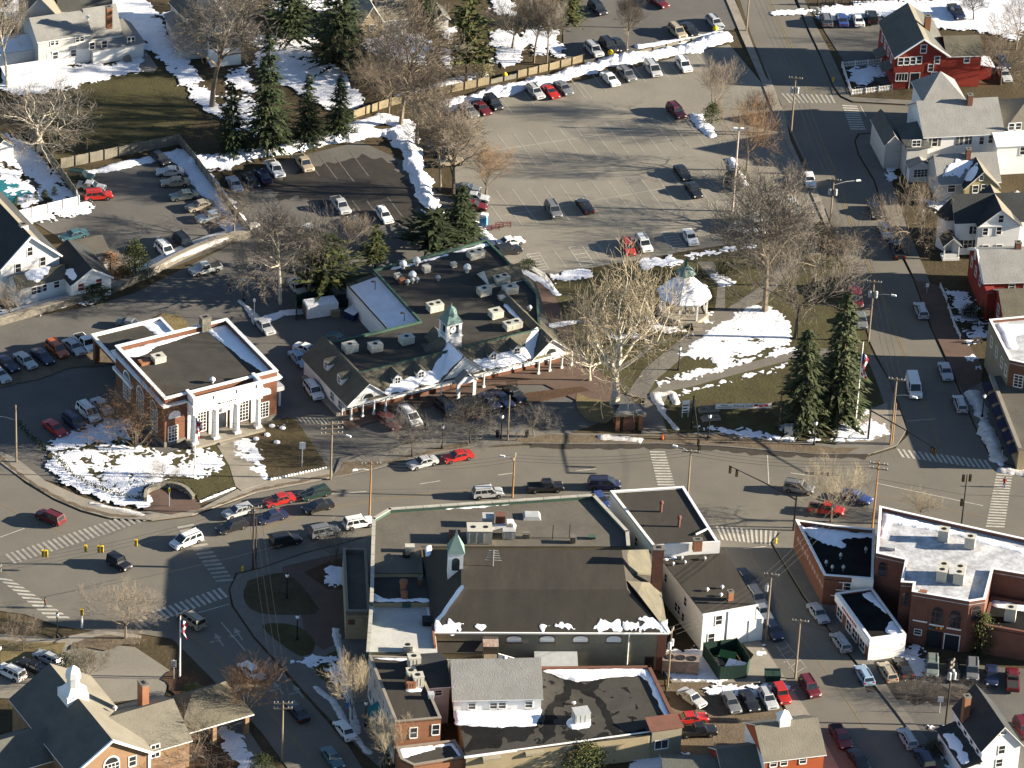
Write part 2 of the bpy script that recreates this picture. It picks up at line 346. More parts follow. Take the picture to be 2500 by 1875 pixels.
for pts in ([(595, 1445), (605, 1420), (690, 1400), (725, 1420), (765, 1470), (770, 1500), (640, 1500), (600, 1475)], [(640, 1530), (725, 1530), (770, 1575), (735, 1605)], [(765, 1630), (820, 1590), (850, 1600), (850, 1680), (800, 1670)]):
    area('planting_bed', pts, LAWN if pts[0][0] != 595 else LAWND, .155, curve=True)
area('planting_bed', [(742, 1400), (800, 1372), (850, 1362), (842, 1440), (800, 1440)], MULCH, .155)
pave([(-60, 1545), (140, 1560), (240, 1540), (345, 1552), (340, 1572), (250, 1560), (150, 1580), (-60, 1600)], CONC)
area('planting_bed', [(-60, 1555), (60, 1570), (160, 1570), (150, 1600), (60, 1620), (-60, 1650)], STRAW, .15, amp=.3)
area('straw_bed', [(250, 1552), (345, 1560), (342, 1572), (300, 1575), (260, 1590), (200, 1580), (170, 1590), (180, 1570)], DIRT, .15, amp=.3)
pave([(620, 1900), (600, 1830), (560, 1770), (540, 1720), (556, 1716), (600, 1775), (650, 1850), (690, 1900)], CONCD)
area('planting_bed', [(395, 1660), (410, 1638), (450, 1632), (490, 1650), (530, 1700), (590, 1780), (640, 1900), (440, 1900), (430, 1700)], MULCH, .1, amp=.5)
# library lawn, walk and forecourt
area('lawn', [(115, 1115), (130, 1098), (300, 1060), (400, 1110), (545, 1072), (700, 1020), (725, 1030), (800, 1142), (620, 1180), (520, 1215), (485, 1225), (470, 1195), (400, 1180), (350, 1200), (345, 1240), (270, 1218), (190, 1180)], LAWN, .16, h=.2)
area('brick_forecourt', [(350, 1208), (380, 1195), (430, 1195), (468, 1215), (486, 1228), (490, 1243), (420, 1258), (350, 1247)], BRICKP, .19, h=.2)
area('path', [(527, 1085), (575, 1073), (610, 1120), (640, 1170), (650, 1180), (590, 1200), (575, 1190), (560, 1140)], CONC, .19, h=.2)
area('lawn_bed', [(590, 1068), (690, 1030), (722, 1040), (795, 1140), (690, 1165), (655, 1170), (620, 1115)], LAWND, .17, h=.2)
area('traffic_island', [(370, 790), (400, 766), (440, 772), (462, 800), (445, 815), (405, 808)], STRAW, .15, h=.2, curve=True)
area('traffic_island', [(-60, 905), (60, 885), (175, 850), (215, 838), (290, 870), (300, 890), (170, 900), (100, 925), (-60, 960)], DIRT, .12, amp=.4)
# park, its paths and shop forecourt
area('park_lawn', [(1355, 690), (1426, 664), (1573, 642), (1690, 620), (1867, 594), (2010, 560), (2060, 625), (2090, 720), (2120, 850), (2155, 950), (2175, 1050), (2108, 1080), (2040, 1086), (1900, 1070), (1740, 1054), (1620, 1058), (1590, 965), (1480, 960), (1420, 850), (1390, 800), (1340, 740)], LAWN, .12, h=.18)
area('brick_terrace', [(1300, 660), (1345, 700), (1400, 830), (1400, 870), (1455, 900), (1520, 960), (1500, 990), (1420, 985), (1330, 940), (1240, 940), (900, 1035), (850, 1050), (830, 1030), (1180, 930), (1380, 840), (1330, 760)], BRICKP, .135, h=.19)
area('path', [(1575, 975), (1530, 965), (1570, 905), (1660, 830), (1745, 775), (1850, 705), (1880, 690), (1905, 640), (1925, 650), (1900, 700), (1860, 735), (1760, 800), (1680, 862), (1600, 930)], CONCD, .135, h=.19)
area('path', [(1565, 1060), (1575, 970), (1620, 935), (1720, 915), (1900, 868), (1960, 850), (2070, 855), (2070, 872), (1960, 872), (1900, 888), (1760, 925), (1690, 945), (1640, 955), (1610, 1000), (1630, 1058)], CONCD, .139, h=.19)
area('path', [(1700, 640), (1740, 640), (1770, 690), (1770, 770), (1740, 790), (1700, 800), (1640, 790), (1590, 770), (1600, 760), (1680, 780), (1745, 760), (1752, 700)], CONCD, .137, h=.19)
area('path', [(2040, 1086), (2075, 1045), (2125, 1000), (2165, 985), (2175, 1060), (2110, 1085)], CONC, .139, h=.19)
area('planting_bed', [(1410, 960), (1440, 975), (1495, 985), (1500, 1020), (1480, 1035), (1440, 1030), (1410, 1000)], STRAW, .16, h=.2, curve=True)
area('planting_bed', [(1110, 1000), (1290, 960), (1420, 945), (1440, 955), (1300, 985), (1120, 1035)], MULCH, .15, h=.2)
# north-side gardens
area('lawn', [(110, 300), (160, 190), (280, 165), (430, 180), (470, 230), (480, 290), (440, 345), (160, 400), (120, 380)], LAWN, .02)
area('lawn', [(500, 330), (640, 300), (850, 300), (1000, 280), (990, 345), (860, 345), (640, 385), (560, 430), (470, 400), (450, 350)], LAWND, .03, amp=.6)
area('driveway', [(290, 165), (270, 175), (330, 120), (355, 122), (385, 165), (375, 178)], LOT, .03)
area('yard_path', [(0, 380), (85, 420), (110, 470), (200, 490), (180, 500), (90, 480), (60, 430), (0, 400)], DIRT, .02)
# wet thawed patches beside the ploughed bank
area('wet_patch', [(690, 430), (760, 410), (880, 380), (960, 400), (1000, 440), (1020, 520), (980, 560), (930, 520), (870, 500), (760, 475), (690, 490)], WET, .021, amp=2.2)
area('wet_patch', [(640, 455), (720, 430), (860, 455), (980, 500), (1010, 560), (900, 530), (760, 490), (680, 480)], WET, .022, amp=2.5)
area('wet_patch', [(2080, 1640), (2200, 1655), (2400, 1690), (2380, 1730), (2250, 1720), (2120, 1690)], WET, .02, amp=1.2)
# ------------------------------------------------------------------ road markings
def stripes(A, B2, C, D, n, m=None, duty=.5, z=.034, name='crosswalk'):
    """zebra: ladder of n bars between edge A->D and edge B->C"""
    a, b_, c, d = [G(*p).to_2d() for p in (A, B2, C, D)]; mb = MB()
    for k in range(n):
        t0 = (k+.5-duty/2)/n; t1 = (k+.5+duty/2)/n
        q = [a.lerp(d, t0), b_.lerp(c, t0), b_.lerp(c, t1), a.lerp(d, t1)]
        mb.add([(p.x, p.y, z) for p in q])
    return tag(mb.build(name, m or LINEW), kind='structure')
stripes((9, 1355), (32, 1378), (361, 1270), (335, 1249), 26, LINET)
stripes((430, 1284), (470, 1277), (573, 1420), (530, 1424), 15, LINET)
stripes((312, 1514), (338, 1536), (560, 1456), (540, 1434), 17, LINEW)
stripes((-10, 1408), (25, 1413), (175, 1512), (120, 1512), 11, LINEW)
stripes((1585, 1100), (1623, 1101), (1648, 1187), (1606, 1187), 13, LINEW)
stripes((1744, 1284), (1760, 1318), (1895, 1332), (1900, 1298), 13, LINEW)
stripes((2185, 1095), (2199, 1116), (2426, 1147), (2410, 1124), 17, LINEW)
stripes((2433, 1155), (2472, 1157), (2452, 1290), (2406, 1288), 20, LINEW)
stripes((1903, 228), (1925, 252), (2043, 252), (2033, 232), 11, LINET)
stripes((2055, 255), (2092, 257), (2114, 318), (2077, 318), 11, LINEW)
stripes((720, 1017), (733, 1033), (822, 1037), (812, 1024), 9, LINET)
def lines(name, segs, wd, m, z=.03, dash=None, pz=0):
    mb = MB()
    for pts in segs:
        P = curve2([G(*p).to_2d() for p in pts], False, 2.0) if len(pts) > 2 else [G(*p).to_2d() for p in pts]
        acc = 0
        for a, b_ in zip(P[:-1], P[1:]):
            d = b_-a; l = d.length
            if l < 1e-6: continue
            n = Vector((-d.y, d.x))/l*wd/2
            if dash is None or (acc % dash) < dash*.35:
                mb.add([(a.x-n.x, a.y-n.y, z), (a.x+n.x, a.y+n.y, z), (b_.x+n.x, b_.y+n.y, z), (b_.x-n.x, b_.y-n.y, z)])
            acc += l
    return tag(mb.build(name, m), kind='structure')
lines('centre_line', [[(560, 1340), (640, 1292), (760, 1250), (900, 1222), (1060, 1203), (1250, 1190), (1500, 1178)], [(566, 1344), (646, 1296), (764, 1254), (903, 1226), (1062, 1207), (1252, 1194), (1500, 1181)],
      [(460, 1540), (520, 1590), (570, 1645), (660, 1735), (760, 1850)], [(456, 1543), (516, 1593), (566, 1648), (656, 1738), (756, 1853)],
      [(1870, -10), (1935, 130), (1990, 250)], [(1876, -10), (1941, 130), (1996, 250)], [(2000, 345), (2040, 430), (2085, 570), (2150, 720), (2200, 850), (2260, 1000), (2290, 1085)], [(2004, 344), (2044, 429), (2089, 569), (2154, 719), (2204, 849), (2264, 999), (2294, 1085)],
      [(1830, 1345), (1870, 1420), (1960, 1560), (2080, 1730), (2180, 1890)], [(0, 1230), (60, 1262), (160, 1302)], [(2110, 1205), (2290, 1240), (2410, 1262)], [(1878, 1180), (1990, 1192), (2110, 1207)]], .14, LINEY, .029)
lines('lane_line', [[(470, 1500), (560, 1475)], [(1873, 1102), (1877, 1182)], [(2215, 1028), (2285, 1023)], [(2100, 258), (2115, 285)], [(540, 1520), (600, 1590)], [(1815, 1340), (1870, 1334)], [(0, 1312), (60, 1290)], [(740, 1212), (895, 1200)],
      [(1025, 1182), (1075, 1174)], [(1405, 1150), (1455, 1145)], [(1215, 1160), (1255, 1155)], [(2070, 1172), (2110, 1176)], [(1930, 1155), (1990, 1163)], [(2140, 1180), (2400, 1235)]], .16, LINEW, .031)
# stall lines: north lot (pairs read off the photograph: top and bottom end of each line)
T3 = lambda x, y: (1250+x*.29385, y*.29385)
T6 = lambda x, y: (1250+x*.29385, 460+y*.29385)
sl_ = []
for k in range(13):                                     # long middle double row
    x = -120+k*128; y = 1120-k*14
    sl_.append([T3(x, y), T3(x+205, y+275)])
sl_.append([T3(-260, 1265), T3(1260, 1045)])
for k in range(15):                                     # row nearer the gazebo
    x = -260+k*132; y = 1600-k*13
    sl_.append([T3(x, y), T3(x+215, y+290)])
sl_.append([T3(-60, 1790), T3(1240, 1570)])
for x, y in ((540, 700), (600, 720), (720, 660), (1030, 560), (1050, 580), (1250, 560), (1340, 540), (1560, 460), (130, 780), (-60, 840)):
    sl_.append([T3(x-50, y-40), T3(x+65, y+105)])
for x, y in ((130, 540), (190, 660), (350, 515), (640, 460), (700, 450), (1600, 320), (1240, 370)):
    sl_.append([T6(x, y), T6(x+100, y+140)])
lines('stall_line', sl_, .11, LINEW, .028)
hatch = []
for (x0, y0, x1, y1, x2, y2, n) in ((120, 550, 225, 535, 305, 670, 6), (470, 490, 580, 475, 685, 630, 5), (1235, 365, 1345, 350, 1440, 480, 6)):
    a, b_, c = Vector((x0, y0)), Vector((x1, y1)), Vector((x2, y2)); e = c-b_
    hatch += [[T6(*a), T6(*(a+e))], [T6(*b_), T6(*c)]]
    for k in range(n+1): hatch.append([T6(*(a+e*k/n)), T6(*(b_+e*k/n))])
lines('hatched_bay', hatch, .16, LINEW, .03)
wl = []
for x, y in ((690, 340), (735, 360), (780, 370), (820, 375), (855, 360)): wl.append([(x, y+10), (x+45, y+70)])
for x, y in ((860, 490), (895, 490), (920, 500), (945, 480), (965, 535)): wl.append([(x, y), (x+40, y+52)])
for x, y in ((495, 680), (460, 690), (510, 630), (520, 625), (28, 890), (75, 885), (115, 872), (158, 860), (195, 850), (45, 1045), (95, 1040), (150, 1038)): wl.append([(x, y), (x+22, y+20)])
for x, y in ((2010, 1570), (2040, 1620), (2100, 1688)): wl.append([(x, y), (x+40, y+14)])
wl += [[(2098, 1675), (2140, 1690), ], [(1985, 1712), (2012, 1698)], [(795, 1760), (818, 1752)], [(756, 1702), (778, 1692)], [(992, 1143), (1012, 1152)], [(1345, 1096), (1330, 1084)], [(1162, 1112), (1180, 1118)]]
lines('stall_line', wl, .12, mat('grimy_white_paint', (.22, .2, .17), (.1, .09, .08), .8, 5, .9), .027)
mb = [[(1893, 1575), (1915, 1567)], [(1900, 1590), (1925, 1578)], [(1905, 1602), (1932, 1588)], [(1913, 1618), (1940, 1600)], [(1925, 1632), (1952, 1612)], [(1940, 1645), (1965, 1630)], [(1893, 1572), (1945, 1650)], [(1915, 1564), (1970, 1632)]]
lines('hatched_bay', mb, .14, LINET, .03)
def arrow(px, py, ang, L=3.4):          # painted lane arrow
    p = G(px, py).to_2d(); mb = MB(); c, s_ = math.cos(ang), math.sin(ang)
    for poly in ([(-L/2, -.12), (L*.1, -.12), (L*.1, .12), (-L/2, .12)], [(L*.1, -.5), (L*.5, 0), (L*.1, .5)], [(-.3, .12), (-.1, .12), (-.1, 1.0), (-.3, 1.0)], [(-.2+.35, 1.0), (-.2, 1.6), (-.2-.35, 1.0)]):
        mb.add([(p.x+x*c-y*s_, p.y+x*s_+y*c, .031) for x, y in poly])
    tag(mb.build('lane_arrow', LINET), kind='structure')
for x, y, dx, dy in ((535, 1562, -30, -45), (582, 1548, -30, -45), (680, 1680, -40, -50), (728, 1688, -40, -50)): arrow(x, y, heading(x, y, dx, dy))
# ------------------------------------------------------------------ snow cover (ragged sheets, thicker inside)
for pts, cov, nm in (
    ([(1659, 865), (1745, 800), (1838, 742), (1900, 758), (1935, 800), (1935, 848), (1850, 868), (1760, 890), (1720, 880)], .54, 0),
    ([(1555, 768), (1620, 785), (1700, 800), (1680, 820), (1600, 815), (1560, 800)], .5, 0),
    ([(1480, 810), (1560, 815), (1600, 830), (1520, 835), (1480, 825)], .5, 0),
    ([(1560, 640), (1640, 628), (1660, 640), (1640, 652), (1570, 655)], .6, 0),
    ([(1690, 618), (1800, 600), (1802, 614), (1690, 630)], .6, 0), ([(1815, 600), (1850, 598), (1848, 608), (1815, 610)], .5, 0),
    ([(1345, 672), (1430, 660), (1432, 672), (1352, 684)], .7, 0), ([(1745, 672), (1775, 680), (1798, 700), (1770, 700), (1745, 690)], .6, 0),
    ([(1600, 930), (1700, 905), (1900, 860), (1938, 850), (1938, 858), (1900, 870), (1700, 918), (1600, 945)], .55, 0),
    ([(1640, 958), (1690, 950), (1900, 893), (1935, 885), (1935, 900), (1880, 912), (1700, 955), (1645, 972)], .46, 0),
    ([(1690, 1048), (1740, 1045), (1880, 1062), (1990, 1078), (2040, 1080), (2060, 1040), (2120, 1005), (2100, 1050), (2050, 1078), (2000, 1082), (1880, 1070), (1740, 1056)], .6, 0),
    ([(1900, 985), (2000, 1050), (2030, 1070), (1890, 1060)], .3, 0),
    ([(2105, 1045), (2130, 1025), (2160, 1035), (2165, 1060), (2120, 1075), (2060, 1080)], .5, 0),
    ([(1690, 760), (1740, 740), (1760, 770), (1740, 790), (1700, 785)], .35, 0),
    # library lawn
    ([(130, 1110), (200, 1095), (310, 1050), (330, 1080), (400, 1105), (530, 1075), (560, 1150), (570, 1195), (540, 1180), (470, 1170), (400, 1180), (352, 1200), (345, 1225), (250, 1205), (170, 1160)], .37, 1),
    ([(130, 1118), (150, 1120), (200, 1165), (270, 1200), (345, 1218), (345, 1230), (260, 1215), (180, 1178), (130, 1135)], .9, 1),
    ([(572, 1078), (600, 1075), (630, 1110), (660, 1168), (645, 1175), (620, 1140)], .6, 1),
    ([(135, 1085), (200, 1060), (270, 1030), (300, 1035), (290, 1060), (200, 1085), (140, 1098)], .85, 1),
    ([(635, 1045), (655, 1040), (700, 1025), (720, 1040), (690, 1045), (640, 1075), (620, 1070)], .3, 1),
    # north gardens
    ([(0, 210), (60, 180), (130, 165), (280, 160), (340, 140), (330, 170), (250, 190), (160, 215), (60, 230)], .85, 2),
    ([(20, 160), (90, 185), (130, 165), (130, 195), (30, 205)], .8, 2),
    ([(270, -20), (340, -20), (400, 80), (460, 150), (500, 210), (550, 290), (540, 300), (470, 240), (420, 170), (360, 120), (310, 60)], .75, 2),
    ([(380, 30), (430, 20), (470, 70), (520, 130), (500, 150), (440, 90)], .5, 2),
    ([(560, 170), (620, 160), (640, 250), (650, 340), (560, 330), (540, 230)], .5, 2),
    ([(625, 95), (660, 90), (720, 110), (780, 150), (830, 170), (870, 250), (830, 270), (760, 240), (700, 200), (640, 170)], .85, 2),
    ([(680, 10), (700, 20), (740, 80), (770, 105), (740, 110), (700, 70)], .8, 2),
    ([(880, 85), (960, 75), (1040, 90), (1070, 130), (1040, 160), (960, 150), (900, 130)], .62, 2),
    ([(1070, 70), (1130, 60), (1140, 110), (1110, 180), (1060, 170)], .4, 2), ([(1190, 80), (1260, 60), (1300, 100), (1290, 165), (1200, 170)], .45, 2),
    ([(1180, -10), (1260, -10), (1260, 40), (1190, 40)], .5, 2), ([(1265, 60), (1360, 75), (1390, 140), (1300, 140)], .55, 2),
    ([(560, -20), (860, -20), (1000, 40), (900, 60), (700, 10)], .5, 2), ([(0, -20), (260, -20), (330, 40), (60, 60), (0, 40)], .6, 2),
    ([(0, 330), (60, 350), (130, 420), (180, 480), (140, 490), (60, 420), (0, 370)], .75, 2),
    ([(0, 405), (50, 420), (120, 480), (60, 510), (0, 490)], .6, 2), ([(65, 535), (180, 505), (210, 500), (205, 512), (70, 545)], .9, 2),
    ([(480, 375), (540, 370), (620, 380), (600, 400), (540, 420), (500, 430)], .6, 2),
    ([(1890, 35), (2120, 10), (2540, -10), (2540, 60), (2350, 75), (2140, 38), (1995, 42), (1990, 30)], .8, 2),
    ([(2330, 60), (2440, 50), (2500, 70), (2480, 100), (2390, 80)], .55, 2), ([(2085, 172), (2150, 158), (2165, 180), (2100, 212), (2080, 200)], .7, 2),
    ([(2140, 345), (2165, 340), (2180, 385), (2190, 440), (2165, 440), (2150, 390)], .5, 2),
    ([(2240, 490), (2330, 470), (2350, 520), (2260, 530)], .5, 2), ([(2450, 480), (2520, 470), (2520, 540), (2470, 540)], .7, 2),
    ([(2320, 730), (2400, 750), (2420, 830), (2360, 850), (2330, 790)], .5, 2), ([(2290, 700), (2380, 700), (2400, 740), (2320, 750)], .5, 2),
    ([(2350, 850), (2390, 870), (2400, 905), (2370, 900)], .5, 2),
    # south side
    ([(1640, 1600), (1700, 1590), (1790, 1650), (1770, 1668), (1660, 1655), (1630, 1640)], .75, 3), ([(1850, 1570), (1880, 1560), (1870, 1600), (1850, 1600)], .5, 3),
    ([(2190, 1585), (2230, 1590), (2260, 1640), (2235, 1660), (2205, 1610)], .7, 3),
    ([(1715, 1680), (1810, 1675), (1925, 1680), (1910, 1690), (1800, 1695), (1730, 1695)], .7, 3),
    ([(2250, 1770), (2330, 1760), (2370, 1830), (2400, 1900), (2330, 1900), (2270, 1830)], .35, 3),
    ([(530, 1770), (560, 1790), (610, 1850), (640, 1900), (610, 1900), (570, 1830)], .75, 3),
    ([(690, 1610), (800, 1590), (850, 1600), (840, 1690), (790, 1670)], .3, 3), ([(790, 1380), (850, 1390), (845, 1430), (820, 1430)], .6, 3),
    ([(-20, 745), (30, 755), (150, 735), (260, 720), (250, 735), (120, 765), (20, 790), (-20, 790)], .45, 2),
    ([(1550, 1890), (1560, 1850), (1620, 1840), (1700, 1850), (1680, 1890)], .6, 3)):
    snow(pts, cov-(.07 if nm == 2 else 0), z0=(.185 if nm == 1 else .15), h=.12, cell=.55 if nm != 2 else .7)
bank([(1090, 262), (1180, 235), (1260, 215), (1340, 195), (1420, 172), (1500, 150), (1600, 135), (1690, 118), (1760, 92)], 2.0, 1.1, name='snow_bank')
bank([(980, 238), (1040, 222), (1100, 200), (1180, 185)], 1.2, .6)
bank([(480, 395), (560, 385), (680, 365), (800, 342), (900, 325), (960, 325), (1000, 360), (1020, 420), (1040, 480), (1060, 520), (1070, 540)], 1.9, 1.1)
bank([(860, 312), (940, 290), (990, 310), (1000, 340)], 1.9, .5)
bank([(170, 432), (260, 412), (350, 392), (430, 375)], 1.3, .5)
bank([(445, 375), (480, 420), (520, 475), (550, 520), (580, 560)], 2.3, .35, cell=.5)
bank([(1560, 115), (1660, 100), (1760, 82)], 1.0, .5)
bank([(2376, 965), (2390, 1000), (2410, 1050), (2430, 1100), (2440, 1118)], 1.5, .9, m=SNOWD)
bank([(2450, 1150), (2500, 1155), (2540, 1165)], 1.1, .5, m=SNOWD)
bank([(1470, 1068), (1520, 1072), (1560, 1076)], .9, .5, m=SNOWD)
bank([(220, 1230), (290, 1245), (350, 1258)], .6, .3, m=SNOWD)
bank([(1700, 285), (1718, 310), (1738, 330)], 1.5, .5); bank([(1785, 390), (1800, 425), (1815, 450)], .9, .5)
bank([(650, 780), (690, 765), (740, 760)], 1.0, .4); bank([(585, 735), (610, 760), (630, 790)], .8, .4, m=SNOWD)
bank([(1650, 985), (1640, 960), (1600, 965), (1618, 1010), (1640, 1035), (1650, 1048)], .8, .5, m=SNOWD)
bank([(820, 1540), (870, 1790)], .8, .4, m=SNOWD); bank([(770, 1680), (810, 1710), (860, 1790), (900, 1840)], .7, .4, m=SNOWD)
bank([(2445, 1135), (2432, 1122)], .8, .5); bank([(1155, 545), (1180, 575), (1200, 590)], 1.2, .5)
bank([(1360, 720), (1330, 690), (1275, 660)], .8, .35); bank([(1350, 795), (1385, 790), (1420, 785)], .8, .4)
# ================================================================== BUILDINGS
class Bld:
    """a building with its own axes: x along the front (left to right), y away from the camera"""
    def __init__(s, name, label, A, B, z, cat='building', group=None):
        a, b = G(*A, z), G(*B, z); s.a = a.to_2d(); s.U = (b-a).to_2d().normalized(); s.V = Vector((-s.U.y, s.U.x))
        s.W = (b-a).to_2d().length
        s.root = thing(name, label, cat, (a.x, a.y, 0), math.atan2(s.U.y, s.U.x), group); s.c = s.root
    def L(s, px, py, z=0.0):
        d = G(px, py, z).to_2d()-s.a; return Vector((d.dot(s.U), d.dot(s.V)))
    def onwall(s, px, py, O, D):
        r = ray(px, py); o = CAM.to_2d()-s.a; o = Vector((o.dot(s.U), o.dot(s.V)))
        d = r.to_2d(); d = Vector((d.dot(s.U), d.dot(s.V))); N = Vector((D[1], -D[0]))
        t = (Vector(O)-o).dot(N)/d.dot(N); p = o+d*t
        return (p-Vector(O)).dot(Vector(D)), CAM.z+r.z*t
    def part(s, name, mb, mats, parent=None, label=None, kind=None, smooth=False):
        return tag(mb.build(name, mats, parent or s.root, smooth=smooth), label, kind=kind)
    def walls(s, mb_or_rect, z0=None, z1=None, m=None, name='wall'):
        mb = mb_or_rect
        if not isinstance(mb, MB):
            x0, x1, y0, y1 = mb_or_rect; mb = MB(); mb.box(x0, x1, y0, y1, z0, z1)
        return s.part(name, mb, m)
    def win(s, wall, pts, w=1.0, h=1.5, mull=1, arch=False, frame=None, pane=None, name='window', rows=1, zfix=None, shut=None, pxl=True):
        """windows centred at photograph pixels pts (or (t, z) along the wall when pxl is False)"""
        O, D = wall; D = Vector(D).normalized(); N = Vector((D.y, -D.x)); O = Vector(O)
        for p in pts:
            t, zc = s.onwall(p[0], p[1], O, D) if pxl else p
            if zfix is not None: zc = zfix
            def P(a, z, o): q = O+D*(t+a)+N*o; return (q.x, q.y, zc+z)
            def blk(mb, a0, a1, z0, z1, o0, o1, mi=0): mb.hexa([P(a0, z0, o0), P(a1, z0, o0), P(a1, z0, o1), P(a0, z0, o1), P(a0, z1, o0), P(a1, z1, o0), P(a1, z1, o1), P(a0, z1, o1)], mi)
            f = MB(); e = .11; W2, H2 = w/2, h/2
            blk(f, -W2-e, -W2, -H2-e, H2+e, -.05, .07); blk(f, W2, W2+e, -H2-e, H2+e, -.05, .07)
            blk(f, -W2, W2, -H2-e-.04, -H2, -.05, .11); blk(f, -W2, W2, H2, H2+e, -.05, .07)
            for k in range(1, mull+1): a = -W2+w*k/(mull+1); blk(f, a-.035, a+.035, -H2, H2, -.03, .055)
            for k in range(1, rows+1): z = -H2+h*k/(rows+1); blk(f, -W2, W2, z-.035, z+.035, -.03, .05)
            if arch:
                arc = [(W2+e)*math.cos(math.pi*k/10) for k in range(11)]; az = [(W2+e)*math.sin(math.pi*k/10) for k in range(11)]
                i = len(f.v); f.v += [P(a, H2+e+z, .07) for a, z in zip(arc, az)]; f.f.append(tuple(range(i, i+11))); f.m.append(0)
            fo = s.part(name, f, frame or TRIM)
            g = MB(); g.add([P(-W2, -H2, .03), P(W2, -H2, .03), P(W2, H2, .03), P(-W2, H2, .03)])
            if arch:
                i = len(g.v); g.v += [P(.8*a, H2+e+.8*z, .085) for a, z in zip(arc, az)]; g.f.append(tuple(range(i, i+11))); g.m.append(0)
            s.part('pane', g, pane or GLASS, fo)
            if shut:
                sb = MB(); blk(sb, -W2-e-.5, -W2-e-.03, -H2, H2, 0, .06); blk(sb, W2+e+.03, W2+e+.5, -H2, H2, 0, .06); s.part('shutters', sb, shut, fo)
    def door(s, wall, p, w=1.0, h=2.1, m=None, pxl=True, frame=None):
        O, D = wall; D = Vector(D).normalized(); N = Vector((D.y, -D.x)); O = Vector(O)
        t = s.onwall(p[0], p[1], O, D)[0] if pxl else p[0]
        def P(a, z, o): q = O+D*(t+a)+N*o; return (q.x, q.y, z)
        def blk(mb, a0, a1, z0, z1, o): mb.hexa([P(a0, z0, -.05), P(a1, z0, -.05), P(a1, z0, o), P(a0, z0, o), P(a0, z1, -.05), P(a1, z1, -.05), P(a1, z1, o), P(a0, z1, o)])
        f = MB(); blk(f, -w/2-.12, -w/2, .02, h+.12, .07); blk(f, w/2, w/2+.12, .02, h+.12, .07); blk(f, -w/2, w/2, h, h+.12, .07)
        d = MB(); blk(d, -w/2, w/2, .02, h, .03); do = s.part('door', d, m or GLASS); s.part('door_frame', f, frame or TRIM, do)
    def parapet(s, poly, z0, z1, t=.35, m=None, name='parapet', cap=None, capz=.12, out=.05):
        n = len(poly); P = [Vector(p) for p in poly]; ins = []; outs = []
        ar = sum(P[i].x*P[(i+1) % n].y-P[(i+1) % n].x*P[i].y for i in range(n)); sg = 1 if ar > 0 else -1
        def off(d):
            r = []
            for i in range(n):
                a, b, c = P[i-1], P[i], P[(i+1) % n]; d1 = (b-a).normalized(); d2 = (c-b).normalized()
                n1 = Vector((-d1.y, d1.x))*sg; n2 = Vector((-d2.y, d2.x))*sg; bis = n1+n2
                r.append(b+bis*(d/max(.3, bis.dot(n1))))
            return r
        def ring(mb, o, i_, a, b):
            for k in range(n):
                j = (k+1) % n
                mb.hexa([(*o[k], a), (*o[j], a), (*i_[j], a), (*i_[k], a), (*o[k], b), (*o[j], b), (*i_[j], b), (*i_[k], b)])
        mb = MB(); ring(mb, off(.0), off(t), z0, z1); s.part(name, mb, m)
        if cap: c = MB(); ring(c, off(-out), off(t+.05), z1, z1+capz); s.part('coping', c, cap)
        return off(t)
    def flat(s, poly, z, m, name='roof', t=.25):
        mb = MB(); mb.slab([(p[0], p[1], z) for p in poly], t); return s.part(name, mb, m)
    def gable(s, x0, x1, y0, y1, ze, zr, axis='y', wm=None, rm=None, ov=.35, z0=0, t=.14, trim=True, rname='roof', wname='wall'):
        w = MB()
        if axis == 'y':
            c = (x0+x1)/2; sec = [(x0, z0), (x1, z0), (x1, ze), (c, zr), (x0, ze)]
            A = [(a, y0, z) for a, z in sec]; B = [(a, y1, z) for a, z in sec]
        else:
            c = (y0+y1)/2; sec = [(y0, z0), (y1, z0), (y1, ze), (c, zr), (y0, ze)]
            A = [(x0, a, z) for a, z in sec]; B = [(x1, a, z) for a, z in sec]
        if wm:
            w.add(A[::-1]); w.add(B)
            for k in range(5):
                if k not in (2, 3): w.add([A[k], A[(k+1) % 5], B[(k+1) % 5], B[k]])
            s.part(wname, w, wm)
        r = MB(); sl = (zr-ze)/((x1-x0)/2 if axis == 'y' else (y1-y0)/2); u = .02
        if axis == 'y':
            ea, eb = x0-ov, x1+ov; zl = ze-sl*ov+u+t; zz = zr+u+t
            r.slab([(c, y0-ov, zz), (c, y1+ov, zz), (ea, y1+ov, zl), (ea, y0-ov, zl)], t, 0, 1)
            r.slab([(eb, y0-ov, zl), (eb, y1+ov, zl), (c, y1+ov, zz), (c, y0-ov, zz)], t, 0, 1)
        else:
            ea, eb = y0-ov, y1+ov; zl = ze-sl*ov+u+t; zz = zr+u+t
            r.slab([(x0-ov, ea, zl), (x1+ov, ea, zl), (x1+ov, c, zz), (x0-ov, c, zz)], t, 0, 1)
            r.slab([(x0-ov, c, zz), (x1+ov, c, zz), (x1+ov, eb, zl), (x0-ov, eb, zl)], t, 0, 1)
        return s.part(rname, r, [rm, TRIM if trim else rm])
    def hip(s, x0, x1, y0, y1, ze, zr, inset=None, rm=None, ov=.4, rname='roof'):
        x0 -= ov; x1 += ov; y0 -= ov; y1 += ov; r = MB(); mx = min(x1-x0, y1-y0)/2
        ins = mx if inset is None else inset
        if x1-x0 >= y1-y0: a = (x0+ins, (y0+y1)/2, zr); b = (x1-ins, (y0+y1)/2, zr); tri = ((0, 3, a), (1, 2, b))
        else: a = ((x0+x1)/2, y0+ins, zr); b = ((x0+x1)/2, y1-ins, zr)
        c = [(x0, y0, ze), (x1, y0, ze), (x1, y1, ze), (x0, y1, ze)]
